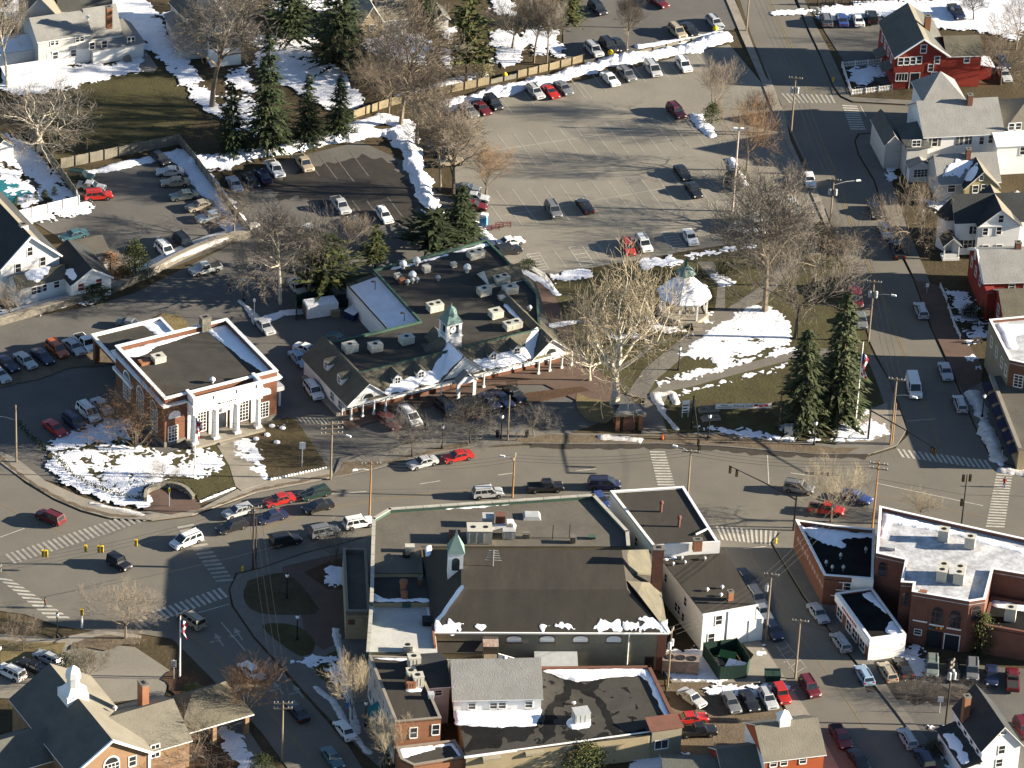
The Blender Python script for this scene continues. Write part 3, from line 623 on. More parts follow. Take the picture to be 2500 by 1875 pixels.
        if x1-x0 >= y1-y0:
            r.add([c[0], c[1], b, a]); r.add([c[1], c[2], b]); r.add([c[2], c[3], a, b]); r.add([c[3], c[0], a])
        else:
            r.add([c[0], c[1], a]); r.add([c[1], c[2], b, a]); r.add([c[2], c[3], b]); r.add([c[3], c[0], a, b])
        r.prism([(p[0], p[1]) for p in c], ze-.2, ze-.002, 1)
        return s.part(rname, r, [rm, TRIM])
    def rtu(s, px, py, z, w=2.0, d=1.5, h=1.1, m=None, fans=1, local=None):
        x, y = local or s.L(px, py, z+h/2); b = MB(); b.box(x-w/2, x+w/2, y-d/2, y+d/2, z+.12, z+h); b.box(x-w/2+.1, x+w/2-.1, y-d/2+.1, y+d/2-.1, z, z+.12)
        b.box(x-w/2-.04, x+w/2+.04, y-d/2-.04, y+d/2+.04, z+h, z+h+.06)
        for k in range(3): b.box(x-w/2+.15+k*w/3.4, x-w/2+.3+k*w/3.4, y-d/2-.03, y-d/2, z+.35, z+h-.2)
        u = s.part('rooftop_unit', b, m or UNITM)
        if fans:
            f = MB()
            for k in range(fans): f.lathe([(.36, z+h+.05), (.36, z+h+.1), (.1, z+h+.12)], 10, (x-w/2+w*(k+.5)/fans, y))
            s.part('fan', f, BLACK, u)
    def vent(s, px, py, z, r=.45, h=1.0, m=None):
        x, y = s.L(px, py, z+h*.7); b = MB(); b.lathe([(r*.45, z), (r*.45, z+h*.5), (r, z+h*.5), (r, z+h*.75), (r*.6, z+h), (.03, z+h+.06)], 10, (x, y)); s.part('roof_vent', b, m or STEEL, smooth=True)
    def chimney(s, px, py, z0, z1, w=.9, d=.9, m=None):
        x, y = s.L(px, py, z1); b = MB(); b.box(x-w/2, x+w/2, y-d/2, y+d/2, z0, z1); b.box(x-w/2-.06, x+w/2+.06, y-d/2-.06, y+d/2+.06, z1, z1+.18, 1)
        b.box(x-w/4, x+w/4, y-d/4, y+d/4, z1+.18, z1+.19, 2); s.part('chimney', b, [m or BRICK, CONCD, BLACK])
    def rsnow(s, pts, z, cover=.75, h=.12, cell=.4, zf=None, local=False, edge=.9, amp=.6):
        P = [tuple(p)[:2] for p in pts] if local else [tuple(s.L(p[0], p[1], z if zf is None else p[2])) for p in pts]; _sn[0] += 1; sd = _sn[0]*3.7
        def f(x, y):
            d = sd_poly(x, y, P)
            if d < -edge: return -1
            return max(-1, min(1, d/edge))*.8+(cover-.5)*1.6+amp*(noise.noise((x*.7+sd, y*.7, sd))+.6*noise.noise((x*2.2, y*2.2+sd, 1)))-.25
        b = field_mesh(P, .4, f, z if zf is None else 0, h, cell, zf)
        if b.f: tag(s.part('snow_cover', b, SNOWR, smooth=True), kind='stuff')
    def awning(s, wall, t0, t1, z, d, drop, m, name='awning'):
        O, D = wall; D = Vector(D).normalized(); N = Vector((D.y, -D.x)); O = Vector(O)
        def P(t, o, zz): q = O+D*t+N*o; return (q.x, q.y, zz)
        b = MB(); b.slab([P(t0, 0, z), P(t1, 0, z), P(t1, d, z-drop), P(t0, d, z-drop)], .05); b.slab([P(t0, d, z-drop), P(t1, d, z-drop), P(t1, d+.02, z-drop-.35), P(t0, d+.02, z-drop-.35)], .03)
        return s.part(name, b, m)
def zr(x0, y0, k): return lambda x, y: (x0+x*k, y0+y*k)
Z1 = zr(200, 760, .23508); Z2 = zr(720, 560, .31646); Z3 = zr(870, 1170, .46564); Z4 = zr(870, 1550, .37523)
def TL(c, r): return zr([0, 625, 1250, 1850][c], [0, 460, 920, 1395][r], .29385)
# ---------------------------------------------------------------- brick library / bank with white portico
B = Bld('brick_bank', 'red brick flat-roofed bank with white columned portico and balustrade', Z1(862, 910), Z1(2030, 615), 8.6)
W = B.W; D = B.L(*Z1(385, 350), 8.6).y
FR_, LF_ = ((0, 0), (1, 0)), ((0, D), (0, -1))
B.walls((0, W, 0, D), 0, 7.2, BRICK); B.walls((-.08, W+.08, -.08, D+.08), 0, .9, CONCD, 'plinth')
c = MB(); c.box(-.45, W+.45, -.45, D+.45, 7.2, 7.5); c.box(-.6, W+.6, -.6, D+.6, 7.5, 7.62); B.part('cornice', c, TRIM)
B.flat([(.3, .3), (W-.3, .3), (W-.3, D-.3), (.3, D-.3)], 7.72, DARKR, t=.1)
B.parapet([(0, 0), (W, 0), (W, D), (0, D)], 7.62, 8.5, .4, BRICK, cap=TRIM, capz=.16, out=.12)
B.win(LF_, [Z1(468, 800), Z1(608, 960), Z1(748, 1110)], 2.3, 3.6, 3, True, rows=5, pane=CURT)
B.win(FR_, [Z1(945, 1265), Z1(1890, 1022)], 1.5, 2.5, 2, rows=4, pane=GLASS)
for p in (Z1(960, 1085), Z1(1900, 850)):
    t, z = B.onwall(*p, (0, 0), (1, 0)); m_ = MB(); i = 14
    m_.hexa([(t-1.0, -.1, z-.35), (t+1, -.1, z-.35), (t+1, 0, z-.35), (t-1, 0, z-.35), (t-1.0, -.1, z+.1), (t+1, -.1, z+.1), (t+1, 0, z+.1), (t-1, 0, z+.1)])
    m_.add([(t+1.0*math.cos(math.pi*k/i), -.1, z+.1+.85*math.sin(math.pi*k/i)) for k in range(i+1)]); B.part('stone_panel', m_, TRIM)
a = B.L(*Z1(1145, 1055), 6.1); b2 = B.L(*Z1(1868, 880), 6.1); px0, px1, pf = a.x, b2.x, min(a.y, -2.2)
e = MB(); e.box(px0, px1, pf, -.0, 6.1, 7.35); e.box(px0-.25, px1+.25, pf-.3, -.02, 7.35, 7.62); B.part('entablature', e, TRIM)
e = MB(); e.box(px0-.3, px1+.3, pf-.6, -.1, 0, .55); e.box(px0+4, px1-4, pf-1.2, pf-.6, 0, .35); B.part('portico_floor', e, CONC)
for k in range(4):
    x = px0+.45+(px1-px0-.9)*k/3; cc = MB(); cc.box(x-.5, x+.5, pf, pf+1, .55, .9); cc.lathe([(.42, .9), (.4, 3), (.34, 5.7), (.45, 5.75), (.45, 5.85)], 14, (x, pf+.5)); cc.box(x-.48, x+.48, pf+.02, pf+.98, 5.85, 6.1); B.part('column', cc, TRIM)
    if k: pass
    pl = MB(); pl.box(x-.4, x+.4, -.22, -.02, .55, 6.1); B.part('pilaster', pl, TRIM)
bl = MB(); bl.box(px0, px1, pf, pf+.4, 7.64, 7.85); bl.box(px0-.04, px1+.04, pf-.05, pf+.45, 8.6, 8.82)
for x in (px0, px0+(px1-px0)/3-.4, px0+(px1-px0)*2/3-.4, px1-.9): bl.box(x, x+.9, pf-.02, pf+.42, 7.85, 8.6)
bl.box(px0, px0+.5, pf+.45, .6, 7.64, 8.9); bl.box(px1-.5, px1, pf+.45, .6, 7.64, 8.9)
n_ = 46
for k in range(n_):
    x = px0+.6+(px1-px0-1.2)*k/(n_-1); bl.box(x-.07, x+.07, pf+.12, pf+.28, 7.85, 8.6)
B.part('balustrade', bl, TRIM)
B.flat([(px0+.5, pf+.4), (px1-.5, pf+.4), (px1-.5, 0), (px0+.5, 0)], 7.68, DARKR, t=.05, name='portico_roof')
for k in (0, 2): B.win(FR_, [(px0+.45+(px1-px0-.9)*(k+.5)/3, 3.0)], 1.9, 3.4, 3, rows=5, pxl=False)
xc = (px0+px1)/2; B.door(FR_, (xc, 0), 1.7, 3.6, GLASS, pxl=False)
pd = MB(); pd.add([(xc-1.5, -.3, 4.2), (xc+1.5, -.3, 4.2), (xc, -.3, 5.1)]); pd.box(xc-1.6, xc+1.6, -.35, -.02, 4.0, 4.2); pd.slab([(xc-1.6, -.38, 4.2), (xc, -.38, 5.15), (xc, -.02, 5.15), (xc-1.6, -.02, 4.2)], .1); pd.slab([(xc, -.38, 5.15), (xc+1.6, -.38, 4.2), (xc+1.6, -.02, 4.2), (xc, -.02, 5.15)], .1); B.part('door_pediment', pd, TRIM)
lt = MB()
for k, wd in enumerate((.3, .22, .22, .12, .22, .26, .2, .24, .18)): lt.box(xc-1.7+k*.36, xc-1.7+k*.36+wd, pf-.03, pf, 6.75, 6.75+(.34 if k == 0 else .22))
B.part('lettering', lt, BLACK)
B.rtu(*Z1(795, 490), 7.72, 1.9, 1.6, 1.0, UNITM, 1); B.rtu(*Z1(650, 530), 7.72, 1.6, 1.3, .5, BRICKO, 0); B.vent(*Z1(1355, 705), 7.72, .45, .9, TRIM)
B.chimney(*Z1(1280, 65), 7, 9.9, 1.5, 1.2, STONE)
B.rsnow([(W-3.6, D-.5), (W-.5, D-.5), (W-.5, 1.2), (W-1.3, 2), (W-2.2, 6)], 7.72, .95, .2, local=True, edge=.5)
B.rsnow([(.5, D-2.2), (W-4, D-.5), (W-3, D-.45), (.4, D-.45)], 7.72, .75, .2, local=True, edge=.4); B.rsnow([(.5, D-1.5), (4.5, D-1.0), (5, D-2.3), (2.5, D-2.9), (.5, D-2.2)], 7.72, .85, .2, local=True, edge=.4)
B.rsnow([(.2, -.55), (.2, D), (-.55, D), (-.55, -.5)], 7.63, .6, .08, cell=.25, local=True, edge=.3)
# rear drive-through canopy and its posts
q = [B.L(*Z1(x, y), 4.6) for x, y in ((95, 245), (680, 105), (790, 240), (375, 600))]
cx0 = q[0].x; cx1 = max(q[1].x, cx0+12); cy1 = q[1].y; cy0 = min(q[3].y, D-6)
cm = MB(); cm.box(cx0, -.05, cy0, D+.05, 3.9, 4.3); cm.box(cx0, cx1, D+.07, cy1, 3.9, 4.3); B.part('canopy', cm, BRICK)
B.parapet([(cx0, cy0), (-.06, cy0), (-.06, D+.06), (cx1, D+.06), (cx1, cy1), (cx0, cy1)], 4.3, 4.75, .3, TRIM, 'canopy_parapet', cap=TRIM, capz=.06)
cr = MB(); cr.box(cx0+.2, -.06, cy0+.2, D+.05, 4.3, 4.34); cr.box(cx0+.2, cx1-.2, D+.07, cy1-.2, 4.3, 4.34); B.part('canopy_roof', cr, DARKR)
for x, y in ((cx0+.5, cy0+.5), (cx0+.5, D+1), (cx0+.5, cy1-.8), (cx1-.8, cy1-.8)):
    p_ = MB(); p_.box(x-.4, x+.4, y-.4, y+.4, 0, 3.9); B.part('pillar', p_, BRICK)
B.rsnow([(cx1-3, cy1-.5), (cx1-.4, cy1-.5), (cx1-.4, D+.5)], 4.35, .9, .15, local=True)
sh = MB(); sh.box(W+.05, W+2.6, 2.5, 6.5, 3.0, 3.7); sh.box(W+1.9, W+2.3, 3, 3.4, 0, 3.0); sh.box(W+1.9, W+2.3, 5.6, 6, 0, 3.0); B.part('side_canopy', sh, TRIM)
# ---------------------------------------------------------------- white shopping row with gables, dormers and clock cupola
fl, fr = Z2(410, 1352), Z2(2122, 933)
B = Bld('shopping_row', 'long white shopping row with dormers, green clock cupola and big flat roof', fl, fr, 3.0)
W = B.W; D = B.L(*Z2(95, 985), 3.0).y; FR_ = ((0, 0), (1, 0)); LF_ = ((0, D), (0, -1))
xg = B.L(*Z2(715, 1275), 3.0).x; xr = B.L(*Z2(1868, 992), 3.0).x; ca = B.L(*Z2(1115, 1177), 3).x; cb = B.L(*Z2(1462, 1087), 3).x
zr_ = 3+.84*xg/2; ms = (zr_-3)/.84
pl = [Vector(B.L(*Z2(x, y), 5.2)) for x, y in ((965, 720), (605, 325), (1480, 92), (1600, 212), (1400, 290), (1470, 400), (1700, 330), (1860, 490))]
# main hall behind the front slope
yb = B.L(*Z2(1480, 92), 5.2).y; xw = pl[1].x; ym = B.L(*Z2(965, 720), 5.2).y; xm = pl[0].x
hall = [(xg-1, 1.5), (W-2.0, 1.5), (W-2.0, ym+6), (W-3.2, yb), (xw, yb), (xm, ym), (xm, ym-.3), (xg-1, ym-.3)]
hr = [tuple(B.L(*Z2(x, y), 5.2)) for x, y in ((1870, 505), (1745, 370), (1605, 215), (1480, 92))]
hall = [(xg*.5+.1, ms+.1), (W-xg*.5-.1, ms+.1)]+hr+[(pl[1].x, pl[1].y), (xm, ym), (xg*.5+.1, ym)]
hm = MB(); hm.prism(hall, 0, 5.0); B.part('wall', hm, WHITE)
B.flat(hall, 5.2, DARKR, t=.18); ii = B.parapet(hall, 5.2, 5.5, .25, GRNTR, cap=GRNTR, capz=.06)
# walls of front
wl_ = MB(); wl_.box(.0, W, 1.9, 3.4, 0, 3.0); B.part('wall', wl_, WHITE)
bs = MB(); bs.box(.3, W-.3, 1.82, 1.9, 0, .7); B.part('brick_base', bs, BRICK)
fc = MB(); fc.box(-.1, W+.1, -.12, .12, 2.5, 3.02); B.part('fascia', fc, TRIM)
# front roof slope (between gables)
sl = MB(); ov = .35
def slope(x0, x1): sl.slab([(x0, -ov, 3.05-.84*0+0.0), (x1, -ov, 3.05), (x1, ms, zr_+.1), (x0, ms, zr_+.1)], .15, 0, 1); sl.slab([(x0, ms, zr_+.1), (x1, ms, zr_+.1), (x1, ms+.9, 5.3), (x0, ms+.9, 5.3)], .1, 0, 1)
slope(xg*.5, W-xg*.5); B.part('roof', sl, [SHING, TRIM])
rd = MB(); rd.box(xg*.5, W-xg*.5, ms-.12, ms+.12, zr_+.06, zr_+.22); B.part('ridge_cap', rd, GRNTR)
B.gable(0, xg, 0, D, 3.0, zr_, 'y', None, SHING); B.gable(W-xg, W, 0, D+1, 3.0, zr_, 'y', None, SHING)
for w_ in ((.05, xg-.3, 3.45, D-.05), (W-xg+.3, W-.05, 3.45, D+.9), (0, .04, 2.0, D)): B.walls(w_, 0, 3.0, WHITE)
for x0, x1 in ((0, xg), (W-xg, W)):
    for y in (.02, D-.2 if x0 == 0 else D+.8):
        g_ = MB(); g_.prism([(x0, y), (x1, y), (x1, y+.15), (x0, y+.15)], 2.98, 3.0)
        c = (x0+x1)/2; g_.hexa([(x0, y, 3), (x1, y, 3), (x1, y+.15, 3), (x0, y+.15, 3), (c-.02, y, zr_), (c+.02, y, zr_), (c+.02, y+.15, zr_), (c-.02, y+.15, zr_)]); B.part('gable_wall', g_, WHITE)
    c = (x0+x1)/2; f_ = MB(); f_.add([(c+.9*math.cos(math.pi*k/12), -.06, 3.35+.8*math.sin(math.pi*k/12)) for k in range(13)]); B.part('fanlight', f_, GLASS)
    f_ = MB()
    for k in range(12):
        t0, t1 = math.pi*k/12, math.pi*(k+1)/12; f_.add([(c+.9*math.cos(t0), -.07, 3.35+.8*math.sin(t0)), (c+.9*math.cos(t1), -.07, 3.35+.8*math.sin(t1)), (c+1.1*math.cos(t1), -.07, 3.3+1.0*math.sin(t1)), (c+1.1*math.cos(t0), -.07, 3.3+1.0*math.sin(t0))])
    B.part('fanlight_surround', f_, TRIM)
# central gable
zc = 3+.9*(cb-ca)/2; cc = (ca+cb)/2; yb2 = 9.5
g_ = MB(); g_.hexa([(ca, -.05, 3), (cb, -.05, 3), (cb, .15, 3), (ca, .15, 3), (cc-.02, -.05, zc), (cc+.02, -.05, zc), (cc+.02, .15, zc), (cc-.02, .15, zc)]); B.part('gable_wall', g_, WHITE)
B.gable(ca, cb, -.05, yb2, 3.0, zc, 'y', None, SHING, ov=.3)
s0, s1 = B.L(*Z2(1235, 1162), 3).x, B.L(*Z2(1368, 1115), 3).x
B.gable(s0, s1, -1.3, 0, 2.9, 2.9+.8*(s1-s0)/2, 'y', None, SHINGG, ov=.2); g_ = MB(); c = (s0+s1)/2
g_.hexa([(s0, -1.3, 2.5), (s1, -1.3, 2.5), (s1, -1.15, 2.5), (s0, -1.15, 2.5), (c-.6, -1.3, 3.6), (c+.6, -1.3, 3.6), (c+.6, -1.15, 3.6), (c-.6, -1.15, 3.6)]); g_.box(s0, s0+.5, -1.3, -.9, 0, 2.5); g_.box(s1-.5, s1, -1.3, -.9, 0, 2.5); B.part('porch', g_, TRIM)
B.door(((0, 1.9), (1, 0)), (c, 0), 1.8, 2.2, GLASS, pxl=False)
for x, y in ((425, 1465), (513, 1443), (603, 1425), (690, 1400), (1115, 1292), (1441, 1208), (1857, 1098), (1942, 1075), (2035, 1053), (2112, 1035)):
    t = B.L(*Z2(x, y), 0).x; p_ = MB(); p_.box(t-.2, t+.2, -.2, .2, .12, .45); p_.lathe([(.15, .45), (.13, 2.5)], 8, (t, 0)); B.part('porch_post', p_, TRIM)
k = 0; t = xg+1
while t < W-xg-1:
    if not (ca+1 < t < cb-1): B.win(((0, 1.9), (1, 0)), [(t, 1.75)], 1.7, 1.3, 2, pxl=False, rows=0)
    t += 2.35
for t in (1.6, 4.2, W-5.0, W-2.2): B.win(((0, 1.9), (1, 0)), [(t, 1.6)], 1.4, 1.4, 1, pxl=False, rows=0)
B.win(LF_, [Z2(290, 1272), Z2(352, 1342)], 1.1, 2.0, 1, rows=2)
sg_ = MB(); sg_.box(-.9, -.1, 2, D-1, 0, .5); B.part('side_ledge', sg_, CONC)
def dormer(face, onleft=False):
    b = MB(); r = MB(); w_ = .75
    if not onleft:
        x = B.onwall(*Z2(*face), (0, .9), (1, 0))[0]; y0 = .9; zb = 3.05+.84*y0
        b.box(x-w_, x+w_, y0, y0+1.7, zb-.3, zb+1.35); b.hexa([(x-w_, y0, zb+1.35), (x+w_, y0, zb+1.35), (x+w_, y0+.1, zb+1.35), (x-w_, y0+.1, zb+1.35), (x-.02, y0, zb+1.95), (x+.02, y0, zb+1.95), (x+.02, y0+.1, zb+1.95), (x-.02, y0+.1, zb+1.95)])
        r.slab([(x, y0-.15, zb+2.05), (x, y0+2.6, zb+2.05), (x-w_-.15, y0+2.0, zb+1.3), (x-w_-.15, y0-.15, zb+1.3)], .08); r.slab([(x+w_+.15, y0-.15, zb+1.3), (x+w_+.15, y0+2.0, zb+1.3), (x, y0+2.6, zb+2.05), (x, y0-.15, zb+2.05)], .08)
        d = B.part('dormer', b, TRIM); B.part('dormer_roof', r, SHING, d); B.win(((0, y0), (1, 0)), [(x, zb+.75)], .85, 1.05, 1, pxl=False)
    else:
        y = D-B.onwall(*Z2(*face), (.9, D), (0, -1))[0]; x0 = .9; zb = 3.05+.84*x0
        b.box(x0, x0+1.7, y-w_, y+w_, zb-.3, zb+1.35); b.hexa([(x0, y-w_, zb+1.35), (x0+.1, y-w_, zb+1.35), (x0+.1, y+w_, zb+1.35), (x0, y+w_, zb+1.35), (x0, y-.02, zb+1.95), (x0+.1, y-.02, zb+1.95), (x0+.1, y+.02, zb+1.95), (x0, y+.02, zb+1.95)])
        r.slab([(x0-.15, y, zb+2.05), (x0-.15, y-w_-.15, zb+1.3), (x0+2.0, y-w_-.15, zb+1.3), (x0+2.6, y, zb+2.05)], .08); r.slab([(x0+2.0, y+w_+.15, zb+1.3), (x0-.15, y+w_+.15, zb+1.3), (x0-.15, y, zb+2.05), (x0+2.6, y, zb+2.05)], .08)
        d = B.part('dormer', b, TRIM); B.part('dormer_roof', r, SHING, d); B.win(((x0, D), (0, -1)), [(D-y, zb+.75)], .85, 1.05, 1, pxl=False)
for f in ((793, 1142), (975, 1097), (1533, 955), (1715, 910)): dormer(f)
for f in ((238, 1078), (342, 1182)): dormer(f, True)
sf = lambda x, y: 3.09+(zr_+.05)*0+(zr_+.1-3.05)*(y+ov)/(ms+ov)
B.rsnow([(xg-.4, 0), (ca+.2, 0), (ca+3.4, ms), (ca+2.2, ms-.3), (ca-.4, 1.4), (xg+1.2, .9)], 0, .8, .14, zf=sf, local=True, edge=.6, cell=.35)
B.rsnow([(cb-.2, 0), (W-xg+.3, 0), (W-xg+2.6, ms), (W-xg+1.9, ms), (W-xg-.3, 1.4), (cb+3, 1.1), (cb-1.2, 1.3)], 0, .8, .14, zf=sf, local=True, edge=.6, cell=.35)
gs = lambda x, y: 3.2+.9*(x-ca) if x < cc else 3.2+.9*(cb-x)
B.rsnow([(ca+.3, .3), (cc-.1, .2), (cc-.1, 6.5), (ca+1.8, 3), (ca+.3, 1.4)], 0, .85, .1, zf=gs, local=True, edge=.5, cell=.3)
# lean-to with snow-covered roof on the left of the hall
u = (pl[1]-pl[0]); un = u.normalized(); nn = Vector((-un.y, un.x)); nn = nn if nn.x < 0 else -nn
lp = [pl[0]+un*.2, pl[0]+nn*4.6+un*.2, pl[1]+nn*4.6, pl[1]-un*.2]; lm = MB(); lm.prism([tuple(p) for p in lp], 0, 3.9); B.part('lean_to', lm, WHITE)
lm = MB(); lm.slab([(*lp[0], 4.9), (*lp[3], 4.9), (*(lp[2]+nn*.2), 4.02), (*(lp[1]+nn*.2), 4.02)], .1); B.part('lean_to_roof', lm, SHING)
lm = MB(); q_ = [lp[0]+un*.3, lp[3]-un*1.2, lp[2]-un*1.2, lp[1]+un*.3]; lm.slab([(*q_[0], 5.02), (*q_[1], 5.02), (*q_[2], 4.16), (*q_[3], 4.16)], .1); tag(B.part('snow_cover', lm, SNOW), kind='stuff')
for x, y, w_, d_, h_, f_ in ((1395, 190, 2.6, 1.6, 1.2, 2), (1590, 385, 2.5, 1.6, 1.2, 2), (1660, 465, 2.3, 1.5, 1.2, 1), (1460, 478, 2.0, 1.5, 1.2, 1), (1080, 598, 2.4, 1.6, 1.2, 2), (1550, 650, 2.0, 1.6, 1.2, 1), (1680, 738, 2.8, 1.5, 1.1, 2), (425, 912, 2.2, 1.6, 1.3, 1), (620, 908, 2.0, 1.5, 1.2, 1), (860, 850, 2.1, 1.6, 1.2, 1), (1013, 305, 1.1, 1.0, 1.1, 0), (795, 365, 1.0, 1.0, .8, 0), (1225, 275, .8, .8, .7, 0), (1597, 530, 1.0, .9, .6, 0), (1515, 435, 1.0, .9, .4, 0)): B.rtu(*Z2(x, y), 5.22, w_, d_, h_, UNITM, f_)
for x, y in ((835, 262), (940, 236), (907, 345), (868, 400), (905, 388), (940, 380), (1105, 368), (1330, 290), (1810, 600)): B.vent(*Z2(x, y), 5.22, .62 if y < 350 else .42, 1.4 if y < 350 else .9, TRIM if y < 350 else STEEL)
B.rtu(*Z2(826, 400), 5.22, .9, .8, .9, BRICKO, 0)
for p in (Z2(620, 430), Z2(845, 672)):
    x, y = B.L(*p, 5.5); m_ = MB(); m_.tube([(x, y, 4.2), (x, y, 6.3), (x-.5, y-.2, 6.4)], .06); m_.box(x-.8, x-.3, y-.4, y, 6.3, 6.45); B.part('roof_lamp', m_, BLACK)
B.gable(*(lambda a, b: (a.x, a.x+6.0, a.y-3.2, a.y+1.2))(B.L(*Z2(1440, 345), 6), 0), 5.3, 7.0, 'x', WHITE, SHING, z0=5.2, rname='roof', ov=.15)
B.rsnow([(W-xg*.55-1.2, 8), (W-xg*.55-.4, 8), (W-xg*.55-.4, D-1), (W-xg*.55-1.0, D-2)], 5.23, .8, .15, local=True, edge=.3)
y1 = yb; B.rsnow([(pl[1].x+2, pl[1].y-.4), (pl[2].x, y1-.4), (pl[2].x, y1-1.5), (pl[2].x-6, y1-1.4), (pl[1].x+5, pl[1].y-1)], 5.23, .6, .15, local=True, edge=.5)
# clock cupola
x, y = B.L(*Z2(1187, 850), 6.2); x += .2; q = 1.35
cu = MB(); cu.box(x-q, x+q, y-q, y+q, 4.5, 7.2); cu.box(x-q-.15, x+q+.15, y-q-.15, y+q+.15, 7.2, 7.4)
for ax in (-1, 1):
    for ay in (-1, 1): cu.box(x+ax*1.05-.25, x+ax*1.05+.25, y+ay*1.05-.25, y+ay*1.05+.25, 7.4, 9.4)
cu.box(x-1.0, x+1.0, y-1.0, y+1.0, 7.4, 9.4); cu.box(x-q, x+q, y-q, y+q, 9.4, 9.6); co = B.part('cupola', cu, TRIM)
r = MB(); s2 = math.pi/4; r.lathe([(2.0, 9.6), (1.7, 10.0), (1.15, 10.7), (1.1, 10.8)], 4, (x, y), 0, s2); r.lathe([(1.0, 10.8), (.95, 11.2), (.65, 11.8), (.12, 12.2), (.05, 12.7)], 8, (x, y)); B.part('cupola_roof', r, COPPER, co)
ck = MB(); ck.lathe([(.0, 0), (.62, 0), (.62, .04), (.5, .05)], 16); ck.v = [(x+a, y-1.02-c_, 8.45+b_) for a, b_, c_ in ck.v]; ck.box(x-.03, x+.03, y-1.12, y-1.09, 8.45, 8.9, 1); ck.box(x, x+.3, y-1.12, y-1.09, 8.42, 8.48, 1); B.part('clock', ck, [TRIM, BLACK], co)
lv = MB(); lv.box(x-1.04, x-1.01, y-.6, y+.6, 7.6, 9.1); lv.box(x+1.01, x+1.04, y-.6, y+.6, 7.6, 9.1); lv.box(x-.72, x+.72, y-1.012, y-1.005, 7.7, 9.2); B.part('louvre', lv, GLASS, co)
rr = MB(); rr.hexa([(x-4.5, y-.5, 5.2), (x-1.6, y-2.6, 5.2), (x-1.6, y+1.4, 5.2), (x-4, y+2.2, 5.2), (x-4.4, y+.4, 5.3), (x-1.6, y-1, 7.0), (x-1.6, y+.2, 7.0), (x-4.2, y+.8, 5.3)]); B.part('cricket_roof', rr, SHING)
# ---------------------------------------------------------------- theatre block with big hipped roof
B = Bld('theatre_building', 'large theatre block with brown hipped roof, green cupola and flat front roofs', Z3(410, 800), Z3(1630, 805), 6.5)
W = B.W; P3 = lambda x, y, z: (*B.L(*Z3(x, y), z), z)
def pp(pts, z): return [tuple(B.L(*Z3(x, y), z)) for x, y in pts]
fp = pp([(80, 492), (92, 205), (175, 155), (1243, 82), (1420, 272), (1426, 352), (340, 352), (350, 492)], 7.6)
m_ = MB(); m_.prism(fp, 0, 7.4); B.part('wall', m_, CREAM); B.flat(fp, 7.6, GRAVR, t=.18)
po = pp([(80, 640), (92, 205), (175, 155), (1243, 82), (1420, 272), (1426, 345)], 8.2)
def strip(B, name, pts, z0, z1, t, m, cap=None, capz=.12, seg=None):
    q = MB(); c_ = MB()
    for a, b_ in zip(pts[:-1], pts[1:]):
        a, b_ = Vector(a), Vector(b_); d = (b_-a).normalized(); n = Vector((-d.y, d.x))*t/2; a = a-d*t*.49; b2 = b_+d*t*.49
        q.hexa([(*(a-n), z0), (*(b2-n), z0), (*(b2+n), z0), (*(a+n), z0), (*(a-n), z1), (*(b2-n), z1), (*(b2+n), z1), (*(a+n), z1)])
        if cap:
            L_ = (b2-a).length; k = max(1, int(L_/seg)) if seg else 1; n2 = n*1.35
            for i in range(k):
                u, v = a+d*(L_*i/k+.03), a+d*(L_*(i+1)/k-.03)
                c_.hexa([(*(u-n2), z1), (*(v-n2), z1), (*(v+n2), z1), (*(u+n2), z1), (*(u-n2), z1+capz), (*(v-n2), z1+capz), (*(v+n2), z1+capz), (*(u+n2), z1+capz)])
    o = B.part(name, q, m)
    if cap: B.part('coping', c_, cap)
    return o
po2 = pp([(62, 905), (78, 640)], 7.4)
COPE = mat('pale_coping', (.42, .4, .34), (.3, .285, .245), .6, 3, .8); strip(B, 'parapet', po, 7.0, 8.1, .4, GRNTR, COPE, .14, 2.4); strip(B, 'parapet', [po2[0], po[0]], 5.2, 7.4, .4, GRNTR, COPE, .14, 2.0)
md = pp([(80, 488), (470, 488), (400, 645), (80, 645)], 6.9); m_ = MB(); m_.prism(md, 0, 6.8); B.part('wall', m_, CREAM); B.flat(md, 6.9, DARKR, t=.09)
sv = pp([(78, 640), (392, 640), (415, 800), (430, 960), (330, 960), (300, 905), (62, 905)], 6.0); m_ = MB(); m_.prism(sv, 0, 5.9); B.part('wall', m_, TANST); B.flat(sv, 6.0, SILR, t=.09)
strip(B, 'parapet', pp([(385, 645), (412, 870)], 6.5), 6.0, 6.6, .3, BRICKO)
E0, E1, C0, C1, T0, T1 = P3(405, 800, 6.5), P3(1634, 806, 6.5), P3(550, 578, 10.9), P3(1420, 578, 10.9), P3(550, 368, 12.5), P3(1392, 372, 12.5)
RE, RB, EL = P3(1590, 545, 7.0), P3(1540, 372, 7.0), P3(345, 368, 7.7)
r = MB()
for q in ([E0, E1, C1, C0], [C0, C1, T1, T0], [E0, C0, T0, EL], [E1, RE, C1], [C1, RE, RB, T1], [T0, T1, RB, EL]): r.add(q)
B.part('roof', r, [BRNR]); r = MB(); r.add([E1, RE, (C1[0]+.06, C1[1], C1[2]+.03)]);
x1 = P3(1385, 372, 12.3); x2 = P3(1400, 482, 11.4); x3 = P3(1556, 498, 7.9); x4 = P3(1532, 368, 8.4)
r = MB(); r.slab([x1, x2, x3, x4], .3); y1, y2, y3 = P3(1421, 532, 11.25), P3(1500, 538, 10.2), P3(1598, 640, 7.4)
r.slab([y1, (C1[0]+1.5, C1[1]-.6, C1[2]-.2), P3(1636, 806, 6.55), P3(1592, 545, 7.25), y2], .12); B.part('painted_lit_hip', r, SHING)  # sun-facing hip in lighter shingles, the sunlight painted in
bw = B.L(*Z3(1590, 545), 7.0)
